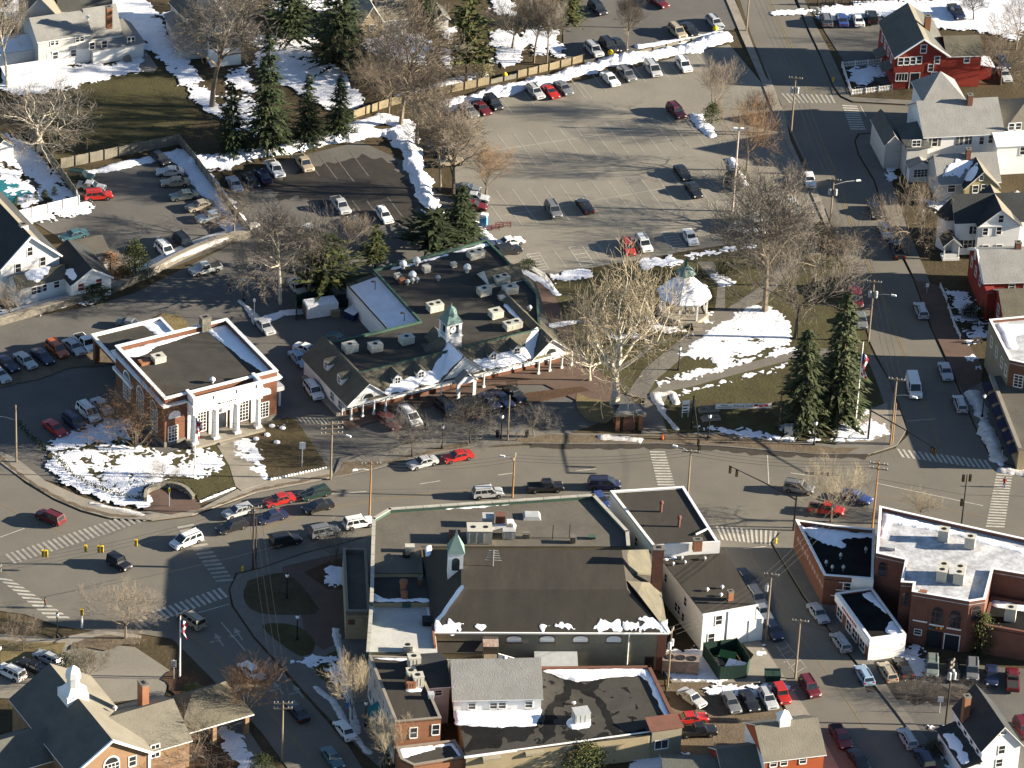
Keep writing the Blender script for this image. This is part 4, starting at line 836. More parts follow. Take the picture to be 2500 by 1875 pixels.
m_ = MB(); m_.prism([(.15, .15), (W-.1, .15), (bw.x-.2, bw.y), (RB[0]-.3, RB[1]), (EL[0], EL[1])], 0, 6.4); B.part('wall', m_, TANST)
gt = MB(); gt.box(E0[0]-.1, E1[0]+.1, -.32, -.08, 6.36, 6.56); B.part('gutter', gt, TRIM)
pr = MB(); pr.box(W-1.3, W+.02, .02, .145, 0, 6.3); B.part('brick_pier', pr, BRICKB)
BW = ((0, .15), (1, 0))
for p in ((827, 838), (1000, 838), (1175, 838), (1350, 838)):
    t, z = B.onwall(*Z3(*p), *BW); z -= .5; a = MB(); w_ = 1.02
    pts = [(t-w_, z)]+[(t-w_*math.cos(math.pi*k/10), z+.62+.42*math.sin(math.pi*k/10)) for k in range(11)]+[(t+w_, z)]
    a.add([(x, .1, zz) for x, zz in pts]); o = B.part('blind_window', a, TRIM)
    e = MB(); q = [(t-(w_+.14)*math.cos(math.pi*k/10), z+.66+.55*math.sin(math.pi*k/10)) for k in range(11)]; q0 = [(t-w_*math.cos(math.pi*k/10), z+.62+.42*math.sin(math.pi*k/10)) for k in range(11)]
    for k in range(10): e.add([(q0[k][0], .08, q0[k][1]), (q0[k+1][0], .08, q0[k+1][1]), (q[k+1][0], .08, q[k+1][1]), (q[k][0], .08, q[k][1])])
    e.box(t-w_-.15, t+w_+.15, -.02, .13, z-.14, z); B.part('brick_arch', e, BRICKB, o)
t, z = B.onwall(*Z3(1425, 880), *BW); a = MB(); a.tube([(t, .05, .1), (t, .05, 6.4)], .09); B.part('downspout', a, TRIM)
# cupola
cx, cy = B.L(*Z3(517, 470), 11.0); q = 1.05; cu = MB(); cu.box(cx-q, cx+q, cy-q, cy+q, 9.5, 14.3); cu.box(cx-q-.1, cx+q+.1, cy-q-.1, cy+q+.1, 14.1, 14.3); co = B.part('cupola', cu, TRIM)
r = MB(); r.lathe([(1.75, 14.3), (1.15, 15.3), (.3, 16.7), (.04, 18.0)], 4, (cx, cy), 0, math.pi/4); B.part('cupola_roof', r, COPPER, co)
for ax in (0, 1):
    lv = MB(); pts = [(-.55, 11.4)]+[(-.55*math.cos(math.pi*k/8), 13.0+.55*math.sin(math.pi*k/8)) for k in range(9)]+[(.55, 11.4)]
    lv.add([(cx+u, cy-q-.02, v) if ax == 0 else (cx+q+.02, cy+u, v) for u, v in pts]); B.part('louvre', lv, GLASS, co)
B.rsnow([P3(430, 770, 6.8), P3(400, 730, 7), P3(545, 560, 10.9), P3(552, 590, 10.7)], 0, .95, .12, local=True, edge=.5, zf=lambda x, y: 6.62+(x-E0[0])*(10.9-6.5)/(C0[0]-E0[0]) if x > E0[0] else 6.6)
ef = lambda x, y: 6.56+(y-E0[1])*(10.9-6.5)/(C0[1]-E0[1])
for a, b_, c_ in ((410, 560, .8), (560, 700, .35), (950, 1150, .42), (1230, 1400, .75), (1380, 1500, .6), (1480, 1634, .85)):
    B.rsnow([P3(a, 800, 6.5)[:2], P3(b_, 801, 6.5)[:2], P3(b_-15, 742, 7.7)[:2], P3(a+10, 748, 7.6)[:2]], 0, c_-.13, .09, zf=ef, local=True, edge=.6, amp=1.0, cell=.3)
B.rsnow(pp([(90, 590), (140, 625), (380, 620), (390, 643), (85, 643)], 6.95), 6.93, .6, .2, local=True, edge=.5); B.rsnow(pp([(82, 645), (388, 645), (400, 740), (378, 742), (370, 660), (84, 660)], 6.02), 6.02, .8, .08, local=True, edge=.3)
B.rsnow(pp([(455, 150), (900, 100), (945, 118), (640, 150), (460, 160)], 7.6), 7.62, .7, .15, local=True, edge=.4); B.rsnow(pp([(362, 380), (388, 375), (382, 420), (366, 430)], 8.3), 9.2, .9, .1, local=True, edge=.4)
# roof clutter
B.rtu(*Z3(645, 285), 7.6, 3.6, 2.4, 2.2, UNITM, 2); B.rtu(*Z3(690, 215), 7.6, 1.6, 1.5, 1.6, STEEL, 0); B.rtu(*Z3(755, 215), 7.6, 1.3, 1.2, 2.0, BRICKB, 0); B.rtu(*Z3(800, 285), 7.6, 1.8, 1.2, 1.4, STEEL, 0)
x, y = B.L(*Z3(740, 260), 8.6); d_ = MB(); d_.tube([(x-1.6, y-.2, 8.6), (x, y, 8.9), (x+1.2, y+.1, 8.9)], .5, 8); B.part('duct', d_, STEEL); d_ = MB(); d_.tube([(x+2.2, y, 8.0), (x+2.3, y+.1, 9.2), (x+2.0, y, 9.9), (x+1.3, y-.1, 9.9)], .4, 8); B.part('duct', d_, TRIM)
x, y = B.L(*Z3(920, 185), 8.0); s_ = MB(); s_.hexa([(x-1.3, y-1, 7.6), (x+1.3, y-1, 7.6), (x+1.3, y+1, 7.6), (x-1.3, y+1, 7.6), (x-1.0, y-.8, 8.1), (x+1.0, y-.8, 8.1), (x+1.0, y+.8, 8.1), (x-1.0, y+.8, 8.1)]); B.part('skylight', s_, STEEL)
for p in ((1030, 290), (1118, 285)):
    x, y = B.L(*Z3(*p), 8.4); a = MB(); a.tube([(x, y, 7.6), (x, y, 10.0)], .07); B.part('vent_pipe', a, BLACK)
B.rtu(*Z3(1135, 315), 7.6, .7, .9, 1.1, CONCD, 0); B.rtu(*Z3(1235, 305), 7.6, 1.0, .7, .4, GRNTR, 0); B.rtu(*Z3(890, 295), 7.6, 1.0, .8, .8, CONCD, 0); B.rtu(*Z3(280, 362), 7.6, 1.3, .9, .9, UNITM, 0); B.rtu(*Z3(515, 300), 7.6, 1.6, 1.3, 1.3, BRICKB, 0); B.rtu(*Z3(262, 398), 7.6, 1.0, .8, .5, BLACK, 0)
B.rtu(*Z3(262, 655), 6.0, 1.2, .9, .7, GRNTR, 0); B.rtu(*Z3(270, 882), 6.0, 1.3, 1.0, .9, UNITM, 1); B.rtu(*Z3(372, 745), 6.0, 1.4, 1.5, .8, BLACK, 1)
x, y = B.L(*Z3(246, 590), 7.2); a = MB(); a.lathe([(.45, 6.9), (.45, 8.6), (.6, 8.7), (.6, 9.1), (.3, 9.2)], 10, (x, y)); a.lathe([(.5, 6.9), (.5, 7.9), (.2, 8.0)], 10, (x+.1, y-1.1)); B.part('flue', a, BRICKO); B.chimney(*Z3(333, 522), 6.9, 8.0, .5, .5)
B.chimney(*Z3(1585, 362), 0, 14.4, 1.5, 1.3, BRICKB)
x, y = B.L(*Z3(717, 450), 12.0); a = MB(); a.tube([(x, y, 11.4), (x, y, 14.6)], .05)
for k, L_ in enumerate((1.2, 1.0, .9, .8, .7)): a.tube([(x-L_, y, 12.9+k*.4), (x+L_, y, 12.8+k*.4)], .035, 4)
B.part('aerial', a, STEEL)
# stage-door side: lean-to, rusty porch roof, stair and corrugated roof
a0, z0_ = B.onwall(*Z3(415, 860), *BW); a1 = B.onwall(*Z3(660, 860), *BW)[0]; a = MB(); a.slab([(a0, .1, 4.9), (a0, -1.6, 4.0), (a1, -1.6, 4.0), (a1, .1, 4.9)], .1); B.part('lean_to_roof', a, BRNR)
x = B.onwall(*Z3(702, 850), *BW)[0]; a = MB(); a.slab([(x-1.1, .1, 5.6), (x-1.1, -1.6, 5.1), (x+1.1, -1.6, 5.1), (x+1.1, .1, 5.6)], .08); RUST = mat('rusty_tin', (.42, .4, .36), (.22, .09, .04), 1.2, 3, .7, stretch=(3, 1, .3)); o = B.part('porch_roof', a, RUST); a = MB(); a.bar((x-1, -1.5, 0), (x-1, -1.5, 5.1), .14); a.bar((x+1, -1.5, 0), (x+1, -1.5, 5.1), .14); a.box(x-1, x+1, -1.5, .1, 2.5, 2.65); B.part('porch_frame', a, WOODP, o)
a = MB(); a.hexa([(x+1.1, -1.75, 2.9), (x+8.5, -1.75, 1.1), (x+8.5, -1.6, 1.1), (x+1.1, -1.6, 2.9), (x+1.1, -1.75, 4.0), (x+8.5, -1.75, 1.5), (x+8.5, -1.6, 1.5), (x+1.1, -1.6, 4.0)]); B.part('stair', a, TRIM)
u = B.onwall(*Z3(930, 940), *BW)[0]; v = B.onwall(*Z3(1155, 940), *BW)[0]; a = MB(); a.slab([(u, .1, 3.2), (u, -2.6, 2.3), (v, -2.6, 2.3), (v, .1, 3.2)], .08); B.part('corrugated_roof', a, STEEL)
B.door(BW, Z3(1535, 960), 1.2, 2.2, BLACK, frame=BRICKB)
# entrance forebuilding beside the plaza
q = [B.L(*TL(1, 3)(x, y), 4.0) for x, y in ((745, 330), (905, 330))]
x0, x1 = q[0].x, q[1].x+.6; ya = B.L(*TL(1, 3)(750, 400), 3.5).y; yb_ = B.L(*TL(1, 2)(730, 1470), 4.0).y
a = MB(); a.box(x0, x1, ya, yb_, 0, 4.2); B.part('forebuilding', a, CREAM); B.parapet([(x0, ya), (x1, ya), (x1, yb_), (x0, yb_)], 4.2, 4.9, .3, STONE, cap=CONC); a = MB(); a.slab([(x0+.3, ya+.3, 4.3), (x1, ya+.3, 4.3), (x1, yb_-.3, 4.3), (x0+.3, yb_-.3, 4.3)], .1); B.part('forebuilding_roof', a, GRAVR)
sg = MB(); sg.box(x0+.1, x1-.8, ya-.25, ya-.02, 2.6, 3.9); sg.box(x0+.3, x0+1.3, ya-.27, ya-.25, 2.8, 3.7, 1); B.part('fascia_sign', sg, [CREAM, BRICKB])
# ---------------------------------------------------------------- white corner block and rear white block
def polybld(name, label, fl, fr, pts, z, wm, rm, conv, cat='building', group=None, cap=TRIM, par=.25, base=0):
    B = Bld(name, label, conv(*fl), conv(*fr), z, cat, group); P = [tuple(B.L(*conv(x, y), z)) for x, y in pts]
    ar = sum(P[i][0]*P[(i+1) % len(P)][1]-P[(i+1) % len(P)][0]*P[i][1] for i in range(len(P)))
    if ar < 0: P = P[::-1]
    m_ = MB(); m_.prism(P, base, z-.2); B.part('wall', m_, wm); B.flat(P, z-.08, rm, t=.12)
    if cap: B.parapet(P, z-.1, z+par, .3, wm, cap=cap, capz=.08)
    B.P = P; return B
def wl2(a, b_): a, b_ = Vector(a), Vector(b_); return (a, (b_-a).normalized())
B = polybld('white_corner_block', 'white-walled corner block with brown roof and two thin flues by the main road', (1565, 365), (1905, 345), [(1565, 365), (1905, 345), (1715, 42), (1332, 66)], 7.6, WHITE, BRNR, Z3, par=.12)
LW = wl2(B.L(*Z3(1332, 66), 7.6), (0, 0)); B.win(LW, [Z3(1468, 328)], .9, 1.5, 0)
for p in ((1598, 150), (1692, 228)): 
    x, y = B.L(*Z3(*p), 8.2); a = MB(); a.lathe([(.2, 7.5), (.2, 8.9), (.32, 8.95), (.32, 9.3), (.1, 9.4)], 8, (x, y)); B.part('flue', a, BRICKB)
B.chimney(*Z3(1790, 318), 7.5, 9.3, 1.3, .8, BRICKO)
a = MB(); a.box(.2, B.W, -.2, .02, 6.2, 8.35); B.part('front_parapet', a, TRIM)
a = MB(); p0 = B.L(*Z3(1780, 290), 7.7); p1 = B.L(*Z3(1852, 256), 7.7); a.bar((*p0, 7.75), (*p1, 7.75), .2); B.part('roof_curb', a, TRIM)
B = polybld('white_rear_block', 'plain white two-storey block with brown roof behind the corner block', (1820, 705), (2100, 655), [(1820, 705), (2100, 655), (1925, 355), (1605, 425)], 6.4, WHITE, BRNR, Z3, cap=None)
e = MB(); e.box(-.15, B.W+.15, -.2, .0, 6.15, 6.4); B.part('eaves', e, TRIM)
LW = wl2(B.L(*Z3(1605, 425), 6.4), (0, 0)); B.win(LW, [Z3(1623, 518), Z3(1726, 642), Z3(1677, 668), Z3(1692, 686), Z3(1713, 725)], .8, 1.4, 0)
B.win(((0, 0), (1, 0)), [Z3(1900, 738), Z3(1860, 832)], .95, 1.5, 0); a = MB(); a.bar((B.W*.47, -.06, .1), (B.W*.47, -.06, 6.2), .1); B.part('downspout', a, STEEL)
B.chimney(*Z3(1962, 590), 6.3, 7.7, .8, .7, BRICKO)
for p in ((1840, 575), (1912, 603), (1918, 562), (1826, 412), (1722, 432), (1705, 408), (1660, 440)): B.vent(*Z3(*p), 6.35, .28, .5, STEEL if p[0] < 1830 else TRIM)
B.rsnow([B.L(*Z3(1605, 412), 6.4), B.L(*Z3(1680, 398), 6.4), B.L(*Z3(1690, 420), 6.4), B.L(*Z3(1620, 430), 6.4)], 6.34, .5, .12, local=True, edge=.5)
sk = MB(); sk.box(B.W-1.0, B.W+1.2, -.1, 2.2, 0, 3.8); B.part('stair_enclosure', sk, WHITE)
# ---------------------------------------------------------------- low rear row: tan workshop, brick shop, white flat-over house
B = polybld('tan_workshop', 'low tan workshop row with black streaked flat roof and snow along its back edge', (710, 788), (2092, 600), [(680, 600), (715, 788), (1905, 650), (2095, 603), (1905, 205), (1185, 212), (640, 215)], 4.2, CREAM, DARKR, Z4, cap=None)
W = B.W; FW = ((0, 0), (1, 0)); tz = lambda x, y: B.onwall(*Z4(x, y), (0, 0), (1, 0))[0]
strip(B, 'parapet', [B.L(*Z4(x, y), 4.6) for x, y in ((1165, 212), (1905, 205), (2092, 592))], 4.0, 4.6, .5, BRICKB, None)
a = MB(); a.box(tz(1910, 640), W+.3, -.9, .5, 0, 4.9); B.part('end_block', a, TANST); a = MB(); a.slab([(tz(1905, 640)-.2, -1.1, 4.9), (W+.5, -1.1, 4.9), (W+.3, 1.6, 5.4), (tz(1905, 640)-.2, 1.6, 5.4)], .12); B.part('end_roof', a, BRICKB)
EB = ((0, -.9), (1, 0)); B.win(EB, [Z4(1985, 712)], 1.8, 1.3, 1, rows=0)
e = MB(); e.box(-.2, tz(1905, 640), -.25, -.02, 3.95, 4.22); B.part('gutter', e, TRIM)
y_ = lambda p: B.onwall(*Z4(*p), (0, 0), (1, 0))
B.win(FW, [Z4(1395, 765), Z4(1775, 725)], 1.7, 1.5, 1, rows=0); B.win(FW, [Z4(892, 815)], 1.0, 1.2, 0)
B.door(FW, Z4(1583, 770), 1.0, 2.1, BRICKB); B.door(FW, Z4(1155, 830), 2.4, 2.6, BLACK, frame=TANST); B.door(FW, Z4(1860, 770), 2.0, 2.3, BLACK, frame=TANST)
for x, m_x in ((1395, TANST), (1775, TANST), (1155, TANST), (880, TANST)): t = tz(x, 720); B.awning(FW, t-1.3, t+1.3, 3.95, .7, .35, m_x)
for x in (1243, 1472): t = tz(x, 740); a = MB(); a.bar((t, -.09, 0), (t, -.09, 4.0), .12); B.part('downspout', a, TRIM)
pz = lambda L_, z=4.2: [tuple(B.L(*Z4(x, y), z)) for x, y in L_]
B.rsnow(pz([(1190, 222), (1880, 210), (1960, 330), (2065, 590), (2040, 585), (1900, 300), (1850, 255), (1600, 275), (1440, 300), (1330, 270), (1240, 235)]), 4.14, .92, .3, local=True, edge=.5)
B.rsnow(pz([(640, 498), (1192, 488), (1190, 520), (1160, 585), (900, 590), (660, 578)]), 4.14, .95, .25, local=True, edge=.5)
B.rsnow(pz([(1360, 560), (1420, 530), (1520, 545), (1510, 605), (1400, 610)]), 4.14, .8, .2, local=True, edge=.4)
for L_ in ([(1360, 290), (1385, 300), (1380, 420), (1270, 470), (1285, 640), (1230, 690), (1245, 480), (1300, 420), (1370, 370)], [(1390, 280), (1500, 330), (1590, 290), (1530, 370), (1600, 450), (1660, 560), (1720, 640), (1880, 620), (1880, 640), (1690, 650), (1640, 560), (1560, 400), (1480, 370)], [(680, 600), (1000, 590), (1160, 600), (1080, 680), (940, 650), (930, 730), (720, 740), (780, 660)], [(1560, 660), (1640, 630), (1620, 670), (1560, 675)], [(1380, 620), (1470, 650), (1420, 680), (1370, 660)]):
    P_ = pz(L_); _sn[0] += 1; sd = _sn[0]
    b_ = field_mesh(P_, .5, lambda x, y: max(-1, min(1, sd_poly(x, y, P_)/.6))*.7+.42+.75*(noise.noise((x*.7+sd, y*.7, sd))+.5*noise.noise((x*2, y*2, sd))), 4.135, .006, .35)
    tag(B.part('damp_patch', b_, BLKR), kind='stuff')
B.rtu(*Z4(1462, 525), 4.13, 2.2, 1.8, 1.7, STEEL, 0); B.vent(*Z4(1415, 440), 4.13, .3, .4, TRIM)
x0, x1 = B.L(*Z4(600, 420), 5.9).x, B.L(*Z4(1200, 402), 5.9).x; yf = B.L(*Z4(900, 490), 4.2).y
H = Bld('white_rooftop_house', 'long white clapboard house with grey roof standing on the workshop roof', Z4(632, 495), Z4(1200, 484), 4.2)
hw = H.W; H.gable(0, hw, 0, 9.5, 6.1, 9.4, 'x', WHITE, SHINGG, z0=4.15, ov=.25)
HF = ((0, 0), (1, 0)); H.win(HF, [Z4(752, 463), Z4(892, 460), Z4(949, 458), Z4(1122, 452)], .95, .95, 0)
sb = MB(); sb.slab([(-.2, 2.9, 8.2), (hw+.2, 2.9, 8.2), (hw+.2, 4.7, 9.46), (-.2, 4.7, 9.46)], .04); tag(H.part('snow_cover', sb, mat('thin_roof_snow', (.6, .6, .62), (.42, .42, .43), .5, 3, .8)), kind='stuff'); H.vent(*Z4(965, 148), 9.0, .4, .7)
B = polybld('brick_shop', 'two-storey orange brick shop with flat brown roof and teal awning on its street side', (255, 572), (552, 545), [(255, 572), (552, 545), (380, 150), (82, 138)], 7.0, BRICKO, BRNR, Z4, cap=CONC, par=.1)
B.win(((0, 0), (1, 0)), [Z4(372, 636), Z4(516, 616)], .95, 1.6, 0)
LW = wl2(B.L(*Z4(82, 138), 7.0), (0, 0)); L_ = (Vector((0, 0))-LW[0]).length
sd_ = MB(); n_ = Vector((LW[1].y, -LW[1].x)); q0, q1 = LW[0]+n_*.03, n_*.03; sd_.hexa([(*LW[0], 0), (0, 0, 0), (*q1, 0), (*q0, 0), (*LW[0], 7.05), (0, 0, 7.05), (*q1, 7.05), (*q0, 7.05)]); B.part('side_cladding', sd_, GREYW)
B.win(LW, [(L_*(.1+.16*k), 5.2) for k in range(6)], 1.0, 1.6, 1, pxl=False); B.win(LW, [(L_*(.1+.16*k), 1.8) for k in range(6)], 1.5, 1.8, 1, pxl=False, rows=0)
B.awning(LW, L_*.38, L_*.97, 3.7, 1.5, 1.0, TEAL)
for x, y, w_, h_ in ((375, 172, 1.7, 1.8), (358, 250, 1.3, 1.0), (400, 295, 1.5, 1.8), (352, 315, 1.3, 1.2)): B.rtu(*Z4(x, y), 6.93, w_, 1.4, h_, UNITM if x != 352 else BRICKO, 1)
B.rtu(*Z4(485, 395), 6.93, .8, .8, .8, STEEL, 0); pz = lambda L_, z: [tuple(B.L(*Z4(x, y), z)) for x, y in L_]
B.rsnow(pz([(95, 140), (375, 152), (365, 160), (280, 165), (110, 152)], 7), 6.95, .8, .2, local=True, edge=.3); B.rsnow(pz([(320, 352), (430, 345), (420, 365), (340, 375)], 7), 6.95, .8, .15, local=True, edge=.3)
A_ = polybld('brick_annex', 'small flat-roofed annex with snowy roof below the orange brick shop', (255, 740), (690, 690), [(258, 735), (640, 690), (712, 800), (372, 855), (290, 815)], 3.4, BRICKO, DARKR, Z4, cap=CONC, par=.15)
pz = lambda L_, z: [tuple(A_.L(*Z4(x, y), z)) for x, y in L_]
A_.rsnow(pz([(262, 738), (480, 712), (520, 740), (300, 800), (275, 790)], 3.4), 3.33, .7, .15, local=True, edge=.5); A_.rsnow(pz([(490, 712), (635, 695), (700, 795), (660, 790), (610, 720), (500, 735)], 3.4), 3.33, .6, .15, local=True, edge=.4)
N_ = Bld('grey_link_house', 'small dark-roofed link house between the brick shop and the white house', Z4(480, 345), Z4(560, 340), 6.2); N_.gable(-1.5, N_.W+1, 0, 8, 6.2, 7.8, 'x', GREYW, SHINGD, ov=.2); N_.win(((0, 0), (1, 0)), [(1.2, 5.3)], .9, .8, 0, pxl=False)
# ---------------------------------------------------------------- south-east brick group
Q22, Q23, Q32, Q33 = TL(2, 2), TL(3, 2), TL(2, 3), TL(3, 3)
q33 = lambda x, y: Q33(x, y)
def up(c, pts): return [c(x, y) for x, y in pts]
B = polybld('brick_wedge_shop', 'wedge-shaped brick shop with black roof and pale end wall by the side street', (2018, 1410), (2131, 1421), [(2012, 1412), (2131, 1421), (2135, 1299), (2040, 1290), (1942, 1276)], 4.6, BRICK, BLKR, lambda x, y: (x, y), cap=TRIM, par=.5)
a = MB(); a.box(-.1, B.W+.1, -.12, .0, 0, 5.1); B.part('front_panel', a, TRIM); F_ = ((0, -.12), (1, 0)); B.door(F_, Q33(815, 140), 1.4, 2.2, GLASS); B.win(F_, [Q33(680, 120), Q33(740, 125)], 1.0, 1.2, 0); B.win(F_, [Q33(612, 130)], 1.6, 2.6, 3, rows=4)
LW = wl2(B.L(1942, 1276, 4.6), B.L(2012, 1412, 4.6)); a = MB(); n_ = Vector((LW[1].y, -LW[1].x))
for k in range(11):
    p = LW[0]+LW[1]*(1.5+k*1.25)+n_*.03; p2 = p+LW[1]*(.75 if k % 3 else .95); a.add([(*p, 2.6), (*p2, 2.6), (*p2, 3.3 if k % 4 else 3.5), (*p, 3.3)])
B.part('painted_lettering', a, mat('ghost_sign_paint', (.4, .3, .25), (.2, .1, .08), 2, 8, .9))
B.rsnow([B.L(x, y, 4.6) for x, y in up(Q23, [(350, 1225), (960, 1300), (955, 1330), (740, 1350), (700, 1420), (500, 1370), (400, 1300)])], 4.54, .62, .15, local=True, edge=.8, amp=.9)
for p in ((690, 1480), (570, 1540), (620, 1580), (712, 1580), (900, 1430)): B.vent(*Q23(*p), 4.54, .25, 1.0, STEEL)
P_ = [(2126, 1357), (2199, 1431), (2223, 1433), (2228, 1452), (2366, 1474), (2405, 1468), (2424, 1397), (2600, 1425), (2600, 1343), (2500, 1327), (2332, 1284), (2320, 1283), (2147, 1242)]
P_ = [(2139, 1357), (2210, 1373), (2199, 1428), (2229, 1430), (2226, 1451), (2366, 1475), (2405, 1469), (2424, 1396), (2600, 1426), (2600, 1343), (2332, 1284), (2147, 1242)]
B = polybld('arched_brick_hall', 'big brown brick hall with white snowy roof and arched windows above two doors', (2226, 1451), (2366, 1475), P_, 8.4, BRICKB, WHTR, lambda x, y: (x, y), cap=TRIM, par=.45)
F_ = ((0, 0), (1, 0))
for p, k in ((Q33(1355, 350), 0), (Q33(1492, 385), 1), (Q33(1637, 415), 1)):
    B.win(F_, [p], 1.75, 2.0, 2 if k else 0, True, frame=BRICKB, pane=GLASS if k else BRICKB); t, z = B.onwall(*p, *F_); a = MB(); a.box(t-1.05, t+1.05, -.16, .0, z-1.35, z-1.15); B.part('window_sill', a, TRIM)
B.win(F_, [Q33(1330, 502)], .95, .8, 0); B.door(F_, Q33(1465, 560), 2.0, 2.7, GLASS, frame=BLACK); B.door(F_, Q33(1610, 590), 2.1, 2.7, GLASS, frame=TRIM)
for i, p in enumerate((1432, 1460, 1490, 1525)):
    t, z = B.onwall(*Q33(p, 468), *F_); a = MB(); a.lathe([(0, 0), (.2, 0), (.2, .05)], 8); a.v = [(t+u, -.1-w_, z+v) for u, v, w_ in a.v]; B.part('sign_disc', a, (TEAL, GREENB, ORNP, YELP)[i])
SW = wl2(B.L(2139, 1357, 8.4), B.L(2210, 1373, 8.4)); B.win(SW, [Q23(1035, 1610)], 1.2, 1.7, 0, True, frame=BRICKB)
S2 = wl2(B.L(2199, 1428, 8.4), B.L(2229, 1430, 8.4)); B.win(S2, [Q33(1222, 245)], 1.1, 1.6, 0, True, frame=BRICKB); S3 = wl2(B.L(2366, 1475, 8.4), B.L(2405, 1469, 8.4)); B.win(S3, [Q33(1810, 365)], 1.4, 1.8, 0, True, frame=BRICKB)
for p in (Q23(1545, 1310), Q23(1765, 1370), Q23(1545, 1600), Q23(1680, 1620), Q33(1530, 30), Q33(1672, 50)): B.rtu(*p, 8.33, 1.5, 1.4, 1.9, UNITM, 1)
B.rtu(*Q33(1375, 180), 8.33, 1.0, .7, .6, BRICKO, 0); B.rtu(*Q23(1100, 1420), 8.33, 1.6, .9, .5, STEEL, 0)
B.rsnow([B.L(x, y, 8.4) for x, y in ((2155, 1250), (2330, 1294), (2500, 1338), (2500, 1350), (2330, 1305), (2180, 1275), (2155, 1320), (2148, 1320))], 8.34, .7, .2, local=True, edge=.6)
B = polybld('brick_rear_wing', 'brown brick wing with black flat roof and one tall vent unit', (2405, 1545), (2560, 1570), [(2400, 1530), (2580, 1562), (2600, 1490), (2420, 1460)], 4.6, BRICKB, BLKR, lambda x, y: (x, y), cap=BRICKB, par=.3)
B.rtu(*Q33(2100, 350), 4.55, 1.6, 1.3, 2.2, UNITM, 1); B.rsnow([B.L(x, y, 4.6) for x, y in ((2425, 1464), (2560, 1488), (2560, 1502), (2420, 1478))], 4.54, .8, .2, local=True, edge=.5)
B = polybld('low_white_fronted_shop', 'low black-roofed shop with bright white end wall and white sign band', (2123, 1563.5), (2211.4, 1552), [(2123, 1563.5), (2211.4, 1552), (2129, 1439), (2042.5, 1450.8)], 3.5, BRICK, BLKR, lambda x, y: (x, y), cap=TRIM, par=.2)
a = MB(); a.box(-.02, B.W+.02, -.1, .0, 0, 3.72); B.part('white_end_wall', a, TRIM); LW = wl2(B.L(2042.5, 1450.8, 3.5), (0, 0)); n_ = Vector((LW[1].y, -LW[1].x)); L_ = LW[0].length
a = MB(); q0, q1 = LW[0]+n_*.25, n_*.25; a.hexa([(*LW[0], 2.5), (0, 0, 2.5), (*q1, 2.5), (*q0, 2.5), (*LW[0], 3.7), (0, 0, 3.7), (*q1, 3.7), (*q0, 3.7)]); B.part('sign_band', a, TRIM)
a = MB()
for k in range(9):
    p = LW[0]+LW[1]*(L_*(.22+.05*k))+n_*.27; p2 = p+LW[1]*.5; a.add([(*p, 2.85), (*p2, 2.85), (*p2, 3.3), (*p, 3.3)])
B.part('sign_lettering', a, mat('red_lettering', (.4, .03, .05))); B.win(LW, [(L_*k, 1.3) for k in (.14, .42, .6, .82)], 1.7, 1.6, 1, pxl=False, rows=1)
B.rsnow([B.L(x, y, 3.5) for x, y in up(Q33, [(1220, 530), (1120, 540), (1060, 490), (1090, 430), (1140, 410)])], 3.44, .75, .15, local=True, edge=.5); B.rsnow([B.L(x, y, 3.5) for x, y in up(Q33, [(945, 160), (1000, 230), (1100, 350), (1080, 355), (980, 280), (880, 200), (870, 175)])], 3.44, .7, .15, local=True, edge=.5)
# ---------------------------------------------------------------- gabled houses: eave corners are read off the photograph
def house(name, label, el, er, ze, zrise, depth, wm, rm, ov=.35, axis='y', **k):
    B = Bld(name, label, el, er, ze, 'house'); B.gable(0, B.W, 0, depth, ze, ze+zrise, axis, wm, rm, ov=ov, **k); B.F = ((0, 0), (1, 0)); B.Lf = ((0, depth), (0, -1)); B.Rt = ((B.W, 0), (0, 1)); B.D = depth; return B
B = house('white_gable_house', 'white gabled house with charcoal roof in the lower right corner', Q33(1868, 1478), Q33(2185, 1428), 5.2, 3.3, 10, WHITE, SHINGD)
B.win(B.F, [Q33(2027, 1480)], .9, 1.3, 0); B.win(B.F, [Q33(2005, 1590)], .9, 1.2, 0); B.chimney(*Q33(1740, 1040), 5, 9.2, .9, .9, BRICKO); B.win(B.F, [(B.W/2, 7.5)], .9, .4, 0, pxl=False)
a = MB(); a.box(-2.6, -.02, -.3, 9, 0, 2.6); B.part('side_porch', a, WHITE); a = MB(); a.slab([(-2.9, -.5, 2.7), (-.02, -.5, 3.5), (-.02, 9.3, 3.5), (-2.9, 9.3, 2.7)], .12); B.part('porch_roof', a, SHINGD); B.rsnow([(-2.7, .5), (-1.2, .2), (-1.0, 7), (-2.8, 8)], 0, .5, .12, zf=lambda x, y: 3.53+.28*x, local=True, edge=.6)
B.win(B.Lf, [(2+2.2*k, 4.2) for k in range(4)], .9, 1.1, 0, pxl=False)
B = Bld('orange_red_house', 'orange red house with tan roof and small white cupola at the bottom edge', Q33(60, 1575), Q33(552, 1515), 5.4, 'house'); D = 9.0; yb_ = 0
B.gable(0, B.W, 0, 9, 5.4, 8.2, 'x', ORNW, SHINGT, ov=.3); B.win(((0, 0), (1, 0)), [Q33(130, 1595), Q33(217, 1585), Q33(375, 1568)], .9, 1.0, 0)
x, y = B.L(*Q33(255, 1330), 8.2); y = 4.5; cu = MB(); cu.box(x-.75, x+.75, y-.75, y+.75, 7.4, 9.2); co = B.part('cupola', cu, TRIM); r = MB(); r.lathe([(1.3, 9.2), (.05, 10.3)], 4, (x, y), 0, math.pi/4); B.part('cupola_roof', r, TRIM, co)
B.gable(-5.5, 0, 1.0, 7, 3.4, 5.2, 'x', REDW, SHINGM, ov=.25); a = MB(); a.box(-.02, .1, 0, 9, 0, 5.2); B.part('end_boards', a, TRIM)
